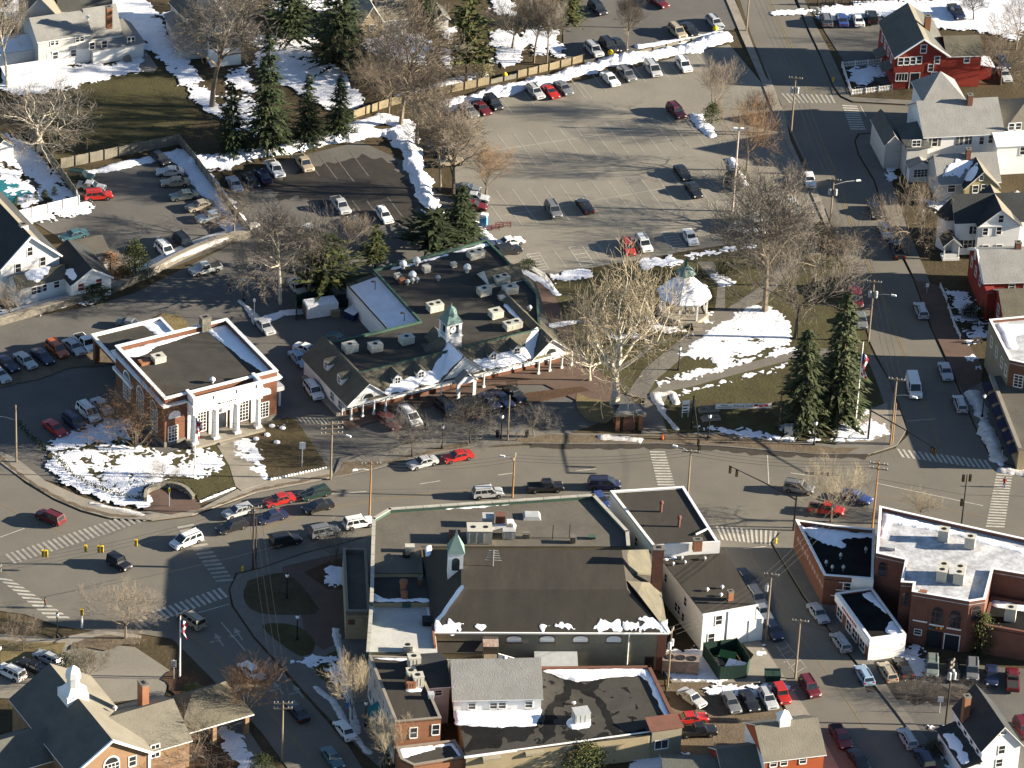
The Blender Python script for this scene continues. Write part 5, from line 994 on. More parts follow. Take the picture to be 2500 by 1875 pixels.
B = Bld('grey_roof_shed', 'low shed with slate grey roof beside the orange red house', Q32(1320, 1640), Q32(1600, 1640), 2.6, 'shed'); B.gable(-1, B.W+2, -3, 3, 2.6, 4.0, 'x', GREYW, SHINGM, ov=.3)
# meeting house lower left
r0, r1 = Vector(G(*TL(0, 3)(312, 815), 9.5)), Vector(G(*TL(0, 3)(935, 1447), 9.5)); fr_ = TL(0, 3)(1248, 1492)
B = Bld('tan_meeting_house', 'tan brick meeting house with dark steep roof and white cupola in the lower left corner', TL(0, 3)(596, 1681), TL(0, 3)(1248, 1492), 5.6, 'house'); W = B.W
ym = B.L(*TL(0, 3)(312, 815), 9.4).y
B.gable(0, W, 0, ym, 5.6, 9.4, 'y', TANBR, SHINGM, ov=.4); B.F = ((0, 0), (1, 0))
a = MB(); a.slab([(W/2, -.42, 9.6), (W+.4, -.42, 5.6), (W+.4, ym+.4, 5.6), (W/2, ym+.4, 9.6)], .03); B.part('painted_lit_slope', a, SHINGT)  # right slope in tan shingles, sunlight put into the colour
a = MB(); a.bar((-.3, -.45, 5.4), (W/2, -.45, 9.45), .3); a.bar((W+.3, -.45, 5.4), (W/2, -.45, 9.45), .3); B.part('bargeboard', a, TRIM)
t, z = B.onwall(*TL(0, 3)(915, 1600), *B.F); B.win(B.F, [TL(0, 3)(1100, 1575)], 1.0, 1.5, 0); B.win(B.F, [(t+.2, z-.6)], 2.2, 1.2, 3, True, pxl=False)
a = MB(); a.box(W-.35, W+.05, -.12, .05, 0, 5.4); B.part('corner_board', a, TRIM)
cx, cy = W/2, B.L(*TL(0, 3)(505, 1010), 10.0).y; cu = MB(); cu.hexa([(cx-1.6, cy-1.6, 7.6), (cx+1.6, cy-1.6, 7.6), (cx+1.6, cy+1.6, 7.6), (cx-1.6, cy+1.6, 7.6), (cx-1.6, cy-1.6, 9.9), (cx+1.6, cy-1.6, 9.9), (cx+1.6, cy+1.6, 9.9), (cx-1.6, cy+1.6, 9.9)])
cu.lathe([(2.0, 9.9), (1.3, 10.4), (.95, 10.8), (.92, 12.1), (1.12, 12.15), (1.12, 12.3)], 8, (cx, cy)); co = B.part('cupola', cu, TRIM); r = MB(); r.lathe([(1.12, 12.3), (.95, 13.1), (.45, 13.7), (.04, 13.9)], 8, (cx, cy)); B.part('cupola_roof', r, TRIM, co)
x0, x1 = W-.5, W+7; y0 = B.L(*TL(0, 3)(1250, 1450), 4.6).y; y1 = B.L(*TL(0, 3)(1085, 1040), 7).y
yr = y0+5
B.gable(W-3, W+6.5, 1.2, 12.5, 4.6, 7.6, 'x', TANBR, SHINGT, ov=.35); B.win(((W, 1.2), (1, 0)), [TL(0, 3)(1290, 1490)], 1.2, 2.0, 1, rows=2)
B.chimney(*TL(0, 3)(1190, 930), 5.5, 10.3, 1.0, 1.6, BRICKO); B.vent(*TL(0, 3)(955, 1130), 7.2, .3, .7, TRIM)
B.hip(W+6.6, W+17.5, 4.5, 12.5, 3.4, 6.6, None, SHING, .4)
for x in (W+17, W+12): p_ = MB(); p_.box(x-.3, x+.3, 4.4, 5.0, 0, 3.3); B.part('canopy_post', p_, TANBR)
p_ = MB(); p_.box(W+16.6, W+17.3, 11.6, 12.3, 0, 3.3); B.part('canopy_post', p_, TANBR)
B.gable(-9, 1.0, 6, 14, 4.0, 6.4, 'x', TANBR, SHINGM, ov=.3)
# ---------------------------------------------------------------- west side: white meeting house with annexes
T10 = TL(0, 1); T00 = TL(0, 0); T03 = TL(3, 0); T13 = TL(3, 1); T01 = TL(1, 0)
B = house('white_west_house', 'white house with west slope painted shade-black and east slope painted sunlit tan behind the stone wall', T10(8, 662), T10(492, 547), 5.6, 4.6, 22, WHITE, SHINGD)
W = B.W; a = MB(); a.slab([(W/2, -.42, 10.42), (W+.4, -.42, 5.3), (W+.4, 22.4, 5.3), (W/2, 22.4, 10.42)], .03); B.part('painted_lit_slope', a, SHINGT)  # thin lighter sheet paints the sun side of this roof
B.win(B.F, [T10(248, 522), T10(355, 605), T10(150, 660)], .9, 1.5, 0); B.chimney(*T10(195, 300), 7.5, 10.5, 1.2, 1.0, TRIM)
a = MB(); a.bar((-.3, -.45, 5.4), (W/2, -.45, 10.3), .25); a.bar((W+.3, -.45, 5.4), (W/2, -.45, 10.3), .25); B.part('bargeboard', a, TRIM)
l2 = B.L(*T10(150, 840), 3.2); r2 = B.L(*T10(500, 740), 3.2); B.gable(l2.x, r2.x+1, l2.y, -.05, 3.2, 4.6, 'x', WHITE, SHING, ov=.2); B.win(((l2.x, l2.y), (1, 0)), [T10(280, 850), T10(330, 838), T10(365, 826), T10(470, 795)], .9, 1.2, 0)
B.rsnow([(l2.x+.5, l2.y+.3), (r2.x-2, l2.y+.2), (r2.x, l2.y+2.5), (l2.x+3, -1)], 0, .5, .12, zf=lambda x, y: 3.4+(y-l2.y)*2.8/max(.5, -l2.y) if y < l2.y/2 else 4.8, local=True, edge=.8, amp=.9)
a1, a2 = B.L(*T10(595, 800), 3.4), B.L(*T10(920, 728), 3.4)
N_ = house('white_gable_annex', 'small white gabled annex with black roof beside the dark evergreen hedge', T10(595, 800), T10(922, 730), 3.4, 2.2, 9.5, WHITE, SHINGD); N_.win(N_.F, [T10(672, 820), T10(820, 778)], 1.0, 1.3, 0, pane=mat('red_curtain_glass', (.2, .05, .04))); N_.rsnow([(.2, .3), (1.2, .2), (1.5, 3), (.2, 5)], 0, .6, .1, zf=lambda x, y: 3.6+x*2.2/(N_.W/2), local=True, edge=.5)
a = MB(); a.bar((-.3, -.4, 3.25), (N_.W/2, -.4, 5.6), .2); a.bar((N_.W+.3, -.4, 3.25), (N_.W/2, -.4, 5.6), .2); a.box(N_.W*.2, N_.W*.8, -.12, 0, 3.45, 3.6); N_.part('bargeboard', a, TRIM)
B = polybld('porch_carport', 'flat grey carport on white posts beside the orange shrubs', T10(800, 562), T10(930, 546), [T10(800, 562), T10(930, 546), T10(850, 380), T10(525, 440), T10(640, 560)], 3.0, TRIM, GRAVR, lambda x, y: (x, y), cap=None, base=2.6)
for p in (T10(860, 600), T10(880, 590)): x, y = B.L(*p, 2); a = MB(); a.box(x-.2, x+.2, y-.2, y+.2, 0, 2.7); B.part('post', a, TRIM)
# north-west white house
B = Bld('white_salt_box_house', 'long white two-storey house with grey roof in the upper left yard', T00(318, 345), T00(752, 282), 5.4, 'house'); W = B.W
t2 = B.L(*T00(1000, 210), 5.4).x; rr = B.L(*T00(255, 200), 8.0).y; B.gable(0, W, 0, 8.5, 5.4, 7.8, 'x', GREYW, SHINGG, ov=.3); B.F = ((0, 0), (1, 0))
a = MB(); a.box(1.6, W, -.05, 0, 0, 2.7); B.part('lower_wall', a, WHITE)
B.gable(W+.05, t2, .5, 8.0, 4.0, 8.1, 'x', WHITE, SHINGG, ov=.1); a = MB(); a.box(W+.1, t2, -1.2, .45, 0, 2.9); B.part('sun_room', a, WHITE); a = MB(); a.slab([(W+.05, -1.5, 2.9), (t2+2.6, -1.5, 2.9), (t2+.2, .6, 3.7), (W+.05, .6, 3.7)], .12); B.part('lean_to_roof', a, SHINGG)
a = MB(); a.box(t2+.02, t2+3.4, -1.0, 6.5, 0, 2.8); B.part('wing', a, WHITE); B.hip(t2+.02, t2+3.4, -1.0, 6.5, 2.8, 4.6, 1.2, SHINGG, .3)
B.win(B.F, [T00(437, 353), T00(470, 350), T00(645, 325), T00(680, 320)], .7, 1.0, 0); B.win(((0, -.05), (1, 0)), [T00(460, 460), T00(610, 440)], .9, 1.3, 0); S_ = ((0, -1.2), (1, 0)); B.win(S_, [T00(765, 380), T00(868, 368)], .9, 1.3, 0); S_ = ((0, -1.0), (1, 0)); B.win(S_, [T00(1075, 340), T00(1103, 337)], .6, 1.4, 0); B.door(S_, T00(1020, 370), .9, 2.0, mat('pale_blue_door', (.3, .4, .55)))
a = MB(); x = B.L(*T00(1030, 440), .6).x; a.box(x-.6, x+.6, -2.0, -1.0, 0, .8); a.box(x-.6, x+.6, -2.6, -2.0, 0, .4); B.part('steps', a, CONC)
B.vent(*T00(728, 140), 7.6, .3, .8, TRIM); B.chimney(*T00(905, 60), 6.5, 10.5, 1.0, .9, BRICKO)
B.gable(-6, .5, 2.5, 9, 2.6, 4.0, 'x', WHITE, SHINGG, ov=.2); tag(B.part('snow_cover', (lambda m_: (m_.slab([(-6, 2.4, 2.75), (.3, 2.4, 2.75), (.3, 5.6, 4.2), (-6, 5.6, 4.2)], .05), m_)[1])(MB()), SNOW), kind='stuff')
a = MB(); a.box(-7, 1.2, -4.2, -1.2, 0, 1.7); B.part('garden_store', a, WHITE); a = MB(); a.slab([(-7.2, -4.4, 1.72), (1.4, -4.4, 1.72), (1.4, -1.1, 2.3), (-7.2, -1.1, 2.3)], .1); B.part('store_roof', a, SNOW)
B = house('dark_hip_house', 'slate-roofed house half hidden behind the long white house', T00(170, 150), T00(490, 150), 5.0, 4.0, 11, GREYW, SHINGM); a = MB(); a.slab([(B.W/2, -.4, 9.2), (B.W+.4, -.4, 4.85), (B.W+.4, 11.4, 4.85), (B.W/2, 11.4, 9.2)], .03); B.part('painted_lit_slope', a, SHINGT); B.gable(B.W, B.W+9, 3, 10, 5, 8.4, 'x', GREYW, SHINGM)  # paler sheet over the right slope, painted as sunlit
B = house('gabled_clapboard_house', 'narrow white gabled house seen through the tall bare tree', T00(1755, 210), T00(1912, 195), 6.8, 2.2, 16, GREYW, SHINGG); B.win(B.F, [T00(1775, 215), T00(1825, 225), T00(1878, 212)], .6, 1.1, 0); a = MB(); a.box(-.6, B.W+1.4, -2.6, -.05, 0, 3.6); B.part('bay', a, WHITE); a = MB(); a.slab([(-.9, -2.8, 3.7), (B.W+1.7, -2.8, 3.7), (B.W+1.2, -.02, 5.0), (-.4, -.02, 5.0)], .1); B.part('bay_roof', a, SHINGM); a = MB(); a.box(-5, -.05, 1, 13, 0, 3.0); B.part('wing', a, GREYW); a = MB(); a.slab([(-5.4, .7, 2.9), (-.02, .7, 4.4), (-.02, 13.3, 4.4), (-5.4, 13.3, 2.9)], .12); B.part('wing_roof', a, SHINGG)
B = house('long_dark_roof_house', 'dark-roofed house at the top edge left of the big firs', T00(1420, 20), T00(1570, 175), 4.6, 3.0, 9, GREYW, SHINGM, axis='x')
B = house('grey_cottage', 'grey cottage among the bare trees at the top edge', T01(890, 180), T01(1050, 165), 3.6, 2.8, 10, CREAM, SHINGG); B.gable(B.W, B.W+5, 1, 8, 3.0, 5, 'x', GREYW, SHINGT); B.win(B.F, [(B.W/2, 2.2)], 1.1, 1.2, 0, pxl=False)
B = house('grey_shed', 'small bluish shed behind the yellow-green pine', T01(1490, 160), T01(1600, 150), 2.4, 1.0, 4, GREYW, SHINGM)
B = house('edge_shed', 'pale shed with red-brown roof cut by the left edge', T00(-60, 1245), T00(110, 1208), 2.6, 1.4, 7, WHITE, SHING)
# pool cover on the left edge
a = area('pool_cover', [(0, 442), (20, 440), (50, 455), (80, 475), (70, 490), (30, 500), (0, 500)], TEAL, .2, curve=True, h=.25, kind='thing', label='dark green pool cover with snow on it by the left edge', cat='pool cover')
# ---------------------------------------------------------------- east side
B = house('red_barn_house', 'barn-red house with white windows and roof slopes painted shaded and sunlit on the upper right corner', T03(1145, 468), T03(1582, 457), 6.4, 3.4, 13, REDW, SHINGM); W = B.W; B.D = 13
a = MB(); a.slab([(W/2, -.42, 10.0), (W+.4, -.42, 6.15), (W+.4, 13.4, 6.15), (W/2, 13.4, 10.0)], .03); B.part('painted_lit_slope', a, SHINGT)  # tan overlay colours this slope as sunlit, the other stays shade-dark
B.win(B.F, [T03(1378, 405)], .95, 1.5, 0); B.win(B.F, [T03(1188, 510), T03(1238, 507), T03(1290, 503), T03(1340, 498)], .85, 1.35, 0); B.win(B.F, [T03(1490, 497), T03(1437, 563), T03(1465, 628)], .85, 1.3, 0)
B.win(B.F, [T03(1195, 640)], 2.0, 1.4, 3, rows=0); B.door(B.F, T03(1300, 680), 1.6, 3.0, GLASS); B.chimney(*T03(1415, 135), 7.5, 11, 1.0, 1.0, BRICKO)
x1 = B.L(*T03(1842, 450), 5.6).x; B.gable(W, x1, .05, 7, 6.2, 8.2, 'x', REDW, SHING, ov=.3); B.win(B.F, [T03(1738, 490)], .9, 1.3, 0); a = MB(); a.box(x1, x1+2.8, 2.5, 5.5, 0, 2.8); B.part('side_porch', a, REDW); a = MB(); a.slab([(x1, 2.0, 3.3), (x1+3.2, 2.0, 2.7), (x1+3.2, 6, 2.7), (x1, 6, 3.3)], .12); B.part('porch_roof', a, SNOW)
a = MB(); a.bar((-.3, -.45, 6.2), (W/2, -.45, 9.8), .22); a.bar((W+.3, -.45, 6.2), (W/2, -.45, 9.8), .22); B.part('bargeboard', a, TRIM); B.win(B.Lf, [(2.5+2.6*k, 4.6) for k in range(4)], .9, 1.3, 0, pxl=False)
for k in (3.2, 8.2): B.awning(B.Lf, k, k+3.4, 3.4, 1.6, .8, SHINGM)
B = Bld('grey_mansion', 'large pale grey house with corner tower and shuttered windows on the side-street corner', T03(1392, 1128), T03(2030, 1095), 6.6, 'house'); W = B.W; B.F = ((0, 0), (1, 0)); D = 11.0
B.gable(0, W, 0, D, 6.6, 10.2, 'x', WHITE, SHINGG, ov=.45); B.win(B.F, [T03(1470, 1180)], .9, 1.6, 0, shut=SHINGM); B.win(B.F, [T03(1695, 1168), T03(1730, 1165)], .8, 1.6, 0, shut=SHINGM); B.win(B.F, [T03(1860, 1165), T03(1935, 1155), T03(1975, 1152)], .75, 1.5, 0); B.chimney(*T03(1765, 790), 8.8, 11.4, .9, .9, BRICK)
a = MB(); a.box(-3.6, -.02, -2.2, 5, 0, 5.6); B.part('tower', a, GREYW); a = MB(); a.slab([(-3.9, -2.5, 5.7), (.3, -2.5, 5.7), (.2, 5.3, 6.6), (-3.9, 5.3, 6.0)], .2); B.part('tower_roof', a, SHINGM); TW = ((0, -2.2), (1, 0)); B.win(TW, [T03(1318, 1190)], 1.4, 1.1, 1, shut=SHINGM)
B.gable(-3.4, .6, -4.0, -2.25, 2.8, 3.8, 'y', WHITE, SHINGG, ov=.3); B.win(((0, -4.0), (1, 0)), [(-1.4, 1.7)], 2.4, 1.4, 3, pxl=False, rows=2); B.gable(-6.5, -3.65, 1, 10, 4.8, 6.4, 'y', GREYW, SHINGM, ov=.3)
B.hip(3, 10, D+1, D+8, 6.6, 10.4, None, SHINGG); a = MB(); a.box(3, 10, D+.05, D+8, 0, 6.5); B.part('rear_wing', a, WHITE)
a = MB(); a.box(W-1.5, W+9, -3.0, -.02, 0, 5.6); a.box(W+.5, W+10, 0, D, 0, 6.6); B.part('east_wing', a, WHITE); a = MB(); a.slab([(W-1.8, -3.3, 5.65), (W+9, -3.3, 5.65), (W+9, .3, 6.8), (W-1.8, .3, 6.8)], .15); B.part('east_roof', a, TRIM); B.hip(W+.5, W+12, .2, D, 6.6, 9.8, None, SHINGT, .4); B.win(((0, -3.0), (1, 0)), [(W+3.0, 4.4), (W+5.5, 4.4)], .9, 1.4, 0, pxl=False); B.win(B.F, [T03(2108, 1052), T03(2165, 1048)], .9, 1.2, 0)
B = Bld('ochre_cottage', 'ochre cottage with front cross gable and snow-streaked grey roof', T03(1512, 1525), T03(2005, 1500), 3.8, 'house'); W = B.W; B.F = ((0, 0), (1, 0)); B.gable(0, W, 0, 8, 3.8, 7.0, 'x', GREYW, SHINGG, ov=.35)
xa, xb = B.L(*T03(1712, 1535), 3.8).x, B.L(*T03(1992, 1520), 3.8).x; B.gable(xa, xb, -1.6, 4.0, 3.6, 6.5, 'y', YELW, SHINGD, ov=.3); a = MB(); a.slab([((xa+xb)/2, -1.92, 6.7), (xb+.3, -1.92, 3.5), (xb+.3, 3, 3.5), ((xa+xb)/2, 3, 6.7)], .03); B.part('painted_lit_slope', a, SHINGT)  # right slope of the cross gable tinted lighter for sunlight
XF = ((0, -1.6), (1, 0)); B.win(XF, [T03(1808, 1570), T03(1880, 1562)], .9, 1.3, 0); B.win(XF, [T03(1858, 1478)], .6, .8, 0); B.win(B.F, [T03(1610, 1560)], 1.2, 1.5, 0); B.chimney(*T03(1752, 1240), 6.3, 8.2, .8, .8, BRICKB)
B.rsnow([(.8, 1.0), (xa, .6), (xa+2.2, 2.6), (xa-.5, 3.3), (2, 2.6)], 0, .5, .15, zf=lambda x, y: 4.05+.8*y, local=True, edge=.6, amp=1.0, cell=.3); B.rsnow([(xa+.4, -1), (xa+2.2, -1.2), (xa+2.6, 2), (xa+.6, 2)], 0, .45, .1, zf=lambda x, y: 3.85+(x-xa)*5.8/(xb-xa), local=True, edge=.6, amp=1.0, cell=.3)
B = house('white_turret_house', 'white house with charcoal cross-gabled roof and little hooded porch', T13(1838, 312), T13(2182, 302), 6.2, 2.9, 8, WHITE, SHINGD); W = B.W; a = MB(); a.slab([(W/2, -.42, 9.3), (W+.4, -.42, 6.0), (W+.4, 8.4, 6.0), (W/2, 8.4, 9.3)], .03); B.part('painted_lit_slope', a, SHINGT)  # sun on the right slope painted as lighter shingles
a = MB(); a.box(-.05, W+.05, -.14, 0, 6.0, 6.2); B.part('pediment_band', a, TRIM)
xl = B.L(*T13(1660, 305), 6.2).x; B.gable(xl, W+2, 1.4, 9, 6.2, 9.2, 'x', WHITE, SHINGD, ov=.35); LF2 = ((0, 1.4), (1, 0)); B.win(B.F, [T13(2022, 252), T13(1890, 358), T13(2002, 352)], .8, 1.3, 0); B.win(LF2, [T13(1810, 345)], .8, 1.4, 0, shut=BLACK); B.win(LF2, [T13(1745, 462)], 1.4, 1.5, 1, shut=BLACK); B.win(B.F, [(1.5, 1.8), (3.8, 1.8)], .9, 1.4, 0, pxl=False)
a = MB(); a.lathe([(2.0, 0), (2.0, 6.0)], 6, (xl-.3, 4.5)); B.part('turret', a, WHITE); a = MB(); a.lathe([(2.5, 6.0), (.1, 9.0)], 6, (xl-.3, 4.5)); B.part('turret_roof', a, SHINGD)
hx = B.L(*T13(1590, 390), 3.0).x; B.gable(hx-1.5, hx+1.3, -.4, 2.6, 2.8, 4.1, 'y', None, SHINGD, ov=.2); a = MB(); a.box(hx-1.4, hx-1.2, -.3, -.1, 0, 2.8); a.box(hx+1.0, hx+1.2, -.3, -.1, 0, 2.8); a.box(hx-1.5, hx+1.3, -.4, 1.4, 0, .5); a.box(hx-1.3, hx+1.1, -.28, -.2, .6, 1.2); B.part('porch', a, TRIM)
B = Bld('red_gambrel_house', 'dark red house with plain pale roof at the right edge', T13(1888, 782), T13(2300, 770), 5.6, 'house'); B.gable(0, B.W, 0, 11, 5.6, 8.4, 'x', REDW, SHINGG, ov=.3); B.win(((0, 11), (0, -1)), [(2, 4.2), (5, 4.2), (8, 4.2), (3.5, 6.6)], .9, 1.5, 0, pxl=False); B.win(((0, 0), (1, 0)), [(4.5, 4.7), (7, 4.7)], .9, .9, 0, pxl=False); B.chimney(*T13(2165, 450), 7.5, 9.5, .9, .9, BRICK); a = MB(); a.bar((-.35, 0, 5.4), (-.35, 5.5, 8.5), .25); a.bar((-.35, 11, 5.4), (-.35, 5.5, 8.5), .25); B.part('bargeboard', a, TRIM)
B = Bld('red_small_house', 'small dark red house with brown roof in front of the larger red house', T13(2055, 1092), T13(2300, 1085), 4.0, 'house'); B.gable(0, B.W, 0, 9.5, 4.0, 6.6, 'x', REDW, SHING, ov=.3); B.win(((0, 9.5), (0, -1)), [(5, 3.0)], 1.2, 2.0, 1, pxl=False); a = MB(); a.box(-1.5, .0, 6.5, 9.5, 0, 5.0); B.part('side_wing', a, REDW)
B = polybld('corner_brick_store', 'tan and brick corner store with white parapet, snowy roof and striped awnings', T13(2092, 1445), (2560, 905), [T13(2092, 1445), (2560, 905), (2560, 772), T13(1922, 1108)], 8.0, BRICK, WHTR, lambda x, y: (x, y), cap=TRIM, par=.4)
LW = wl2(B.L(*T13(1922, 1108), 8.0), (0, 0)); L_ = LW[0].length; n_ = Vector((LW[1].y, -LW[1].x)); a = MB(); q0, q1 = LW[0]+n_*.04, n_*.04; a.hexa([(*LW[0], 0), (0, 0, 0), (*q1, 0), (*q0, 0), (*LW[0], 8.05), (0, 0, 8.05), (*q1, 8.05), (*q0, 8.05)]); B.part('side_wall_facing', a, TANST)
B.win(((0, 0), (1, 0)), [T13(2165, 1600)], 1.3, 2.0, 1, rows=3); B.win(LW, [(L_*k, 5.8) for k in (.2, .45, .7, .9)], 1.0, 1.6, 0, pxl=False)
B.rsnow([B.L(*p, 8.0) for p in (T13(1985, 1130), T13(2212, 1130), (2560, 790), (2560, 810), T13(2200, 1190), T13(2130, 1230), T13(2150, 1330), T13(2090, 1340))], 7.95, .8, .2, local=True, edge=.6)
N_ = Bld('shop_front_row', 'long low shop front with navy awnings stepping down to the crossing', T13(1925, 1560), TL(3, 2)(2165, 610), 3.6, 'shop'); W_ = N_.W; a = MB(); a.box(0, W_, .1, 5.5, 0, 3.5); N_.part('wall', a, CREAM); a = MB(); a.box(-.1, W_+.1, -.1, .5, 3.5, 4.1); N_.part('fascia', a, CONC); a = MB(); a.slab([(0, .5, 3.62), (W_, .5, 3.62), (W_, 5.5, 3.8), (0, 5.5, 3.8)], .1); N_.part('roof', a, GRAVR)
NAVY = mat('navy_canvas', (.02, .022, .05)); 
for k in range(6): N_.awning(((0, .1), (1, 0)), W_*(k/6)+.4, W_*((k+1)/6)-.4, 3.3, 1.2, .8, NAVY)
# ---------------------------------------------------------------- gazebo
gc = G(1667, 768); GZ = thing('gazebo', 'white octagonal bandstand gazebo with snow on its roof and a copper lantern', 'gazebo', (gc.x, gc.y, 0), R(12)); GZ.scale = (.8, .8, .86); pt = lambda r, k, z: (r*math.cos(math.pi*(k+.5)/4), r*math.sin(math.pi*(k+.5)/4), z)
a = MB(); a.lathe([(5.2, 0), (5.2, .9), (5.0, .95)], 8, ph=math.pi/8); a.build('floor', CONC, GZ)
for k in range(8):
    x, y, _ = pt(4.7, k, 0); a = MB(); a.box(x-.16, x+.16, y-.16, y+.16, .95, 4.4); a.box(x-.24, x+.24, y-.24, y+.24, 4.1, 4.4); a.build('column', TRIM, GZ)
    if k not in (5, 6):
        p, q = Vector(pt(4.7, k, 1.05)), Vector(pt(4.7, (k+1) % 8, 1.05)); a = MB(); a.bar(p, q, .08); a.bar(p+Vector((0, 0, .85)), q+Vector((0, 0, .85)), .1)
        for i in range(1, 14): s_ = p.lerp(q, i/14); a.bar(s_, s_+Vector((0, 0, .85)), .06)
        a.build('railing', TRIM, GZ)
a = MB(); a.lathe([(5.1, 4.35), (5.5, 4.4), (5.5, 4.65), (5.3, 4.7)], 8, ph=math.pi/8); a.build('eaves', TRIM, GZ)
a = MB(); a.lathe([(5.65, 4.6), (4.6, 5.3), (3.0, 6.6), (1.55, 7.9)], 8, ph=math.pi/8); ro = a.build('roof', SHINGM, GZ)
a = MB(); i = 0
for k in (0, 1, 2, 3, 4, 5, 6, 7): a.add([pt(5.6, k-1, 4.7), pt(5.6, k, 4.7), pt(3.05, k, 6.66), pt(3.05, k-1, 6.66)]); a.add([pt(3.05, k-1, 6.66), pt(3.05, k, 6.66), pt(1.6, k, 7.95), pt(1.6, k-1, 7.95)])
tag(a.build('snow_cover', SNOWR, ro), kind='stuff')
a = MB(); a.lathe([(1.5, 7.6), (1.5, 8.9), (1.6, 9.0)], 8, ph=math.pi/8); la = a.build('lantern', TRIM, GZ); a = MB(); a.lathe([(2.05, 8.95), (1.3, 9.8), (.3, 10.6)], 8, ph=math.pi/8); a.build('lantern_roof', COPPER, la); a = MB(); a.lathe([(.4, 10.5), (.4, 11.3), (.5, 11.35), (.05, 12.1), (.03, 12.6)], 8); a.build('finial', GRNTR, la)
for k, (px, py) in enumerate(((1685, 770), (1715, 768))):
    p = G(px, py)-gc; p = Matrix.Rotation(-R(12), 3, 'Z') @ p; a = MB(); s0_ = Vector((p.x*.62, p.y*.62, 1.9)); s1_ = Vector((p.x*1.0-1, p.y*1.0-2.4, .2)); a.bar(s0_, s1_, .1); a.bar(s0_-Vector((0, 0, .9)), s1_, .1)
    for i in range(1, 10): u = s0_.lerp(s1_, i/10); a.bar(u, (u.x, u.y, .15), .06)
    a.build('stair_rail', TRIM, GZ)
a = MB()
for i in range(5): a.box(.8+i*.0, 2.6, -5.2-i*.4, -4.8-i*.4, 0, .8-i*.16)
a.build('steps', CONC, GZ)
# ---------------------------------------------------------------- brick notice kiosk, gate posts, monuments
kc = Q22(965, 440); K = Bld('brick_kiosk', 'low brick kiosk with pale slab roof on four piers by the park walk', Q22(858, 315), Q22(1103, 310), 3.0, 'kiosk'); kw = K.W
a = MB(); a.box(-.2, kw+.2, -.2, 3.0, 2.75, 3.05); K.part('roof', a, STONE); a = MB(); a.slab([(0, .3, 3.1), (kw, .3, 3.1), (kw*.8, 1.5, 4.0), (kw*.2, 1.5, 4.0)], .1); a.slab([(kw*.2, 1.5, 4.0), (kw*.8, 1.5, 4.0), (kw, 2.8, 3.1), (0, 2.8, 3.1)], .1); K.part('upper_roof', a, SHINGG)
for x, y in ((.5, .3), (kw-.5, .3), (.5, 2.5), (kw-.5, 2.5)): a = MB(); a.box(x-.3, x+.3, y-.3, y+.3, 0, 2.75); K.part('pier', a, BRICKO)
a = MB(); a.box(kw*.3, kw*.7, .1, .6, 0, 2.75); K.part('notice_panel', a, BRICKB)
# ================================================================== TREES
TWIG = mat('twig_tan', (.21, .172, .13), (.145, .117, .09), .6, 4, .95); TWIGG = mat('twig_grey', (.195, .172, .143), (.13, .113, .094), .6, 4, .95)
TWIGR = mat('twig_russet', (.2, .125, .07), (.135, .085, .05), .6, 4, .95); TWIGY = mat('twig_pale', (.29, .245, .17), (.2, .165, .115), .6, 4, .95)
BARK = mat('bark_grey_brown', (.22, .18, .13), (.13, .105, .075), 1.5, 6, .95); BARKW = mat('bark_white', (.62, .56, .45), (.36, .31, .23), 1.2, 6, .9)
BARKD = mat('bark_dark', (.075, .06, .045), (.045, .036, .028), 1.5, 6, .95)
N1 = mat('needles_spruce', (.03, .043, .016), (.018, .027, .011), 1.0, 6, .9); N2 = mat('needles_light', (.045, .062, .022), (.03, .043, .017), 1.0, 6, .9)
N3 = mat('needles_yellow_green', (.085, .085, .02), (.05, .055, .016), 1.0, 6, .9); N4 = mat('needles_blue_green', (.07, .076, .036), (.042, .048, .024), 1.0, 6, .9)
ORF = mat('dead_orange_leaf', (.3, .12, .03), (.18, .08, .03), 1, 6, .9)
def pct(vs, f=.88):
    r = sorted(math.hypot(v[0], v[1]) for v in vs); return r[int(len(r)*f)]
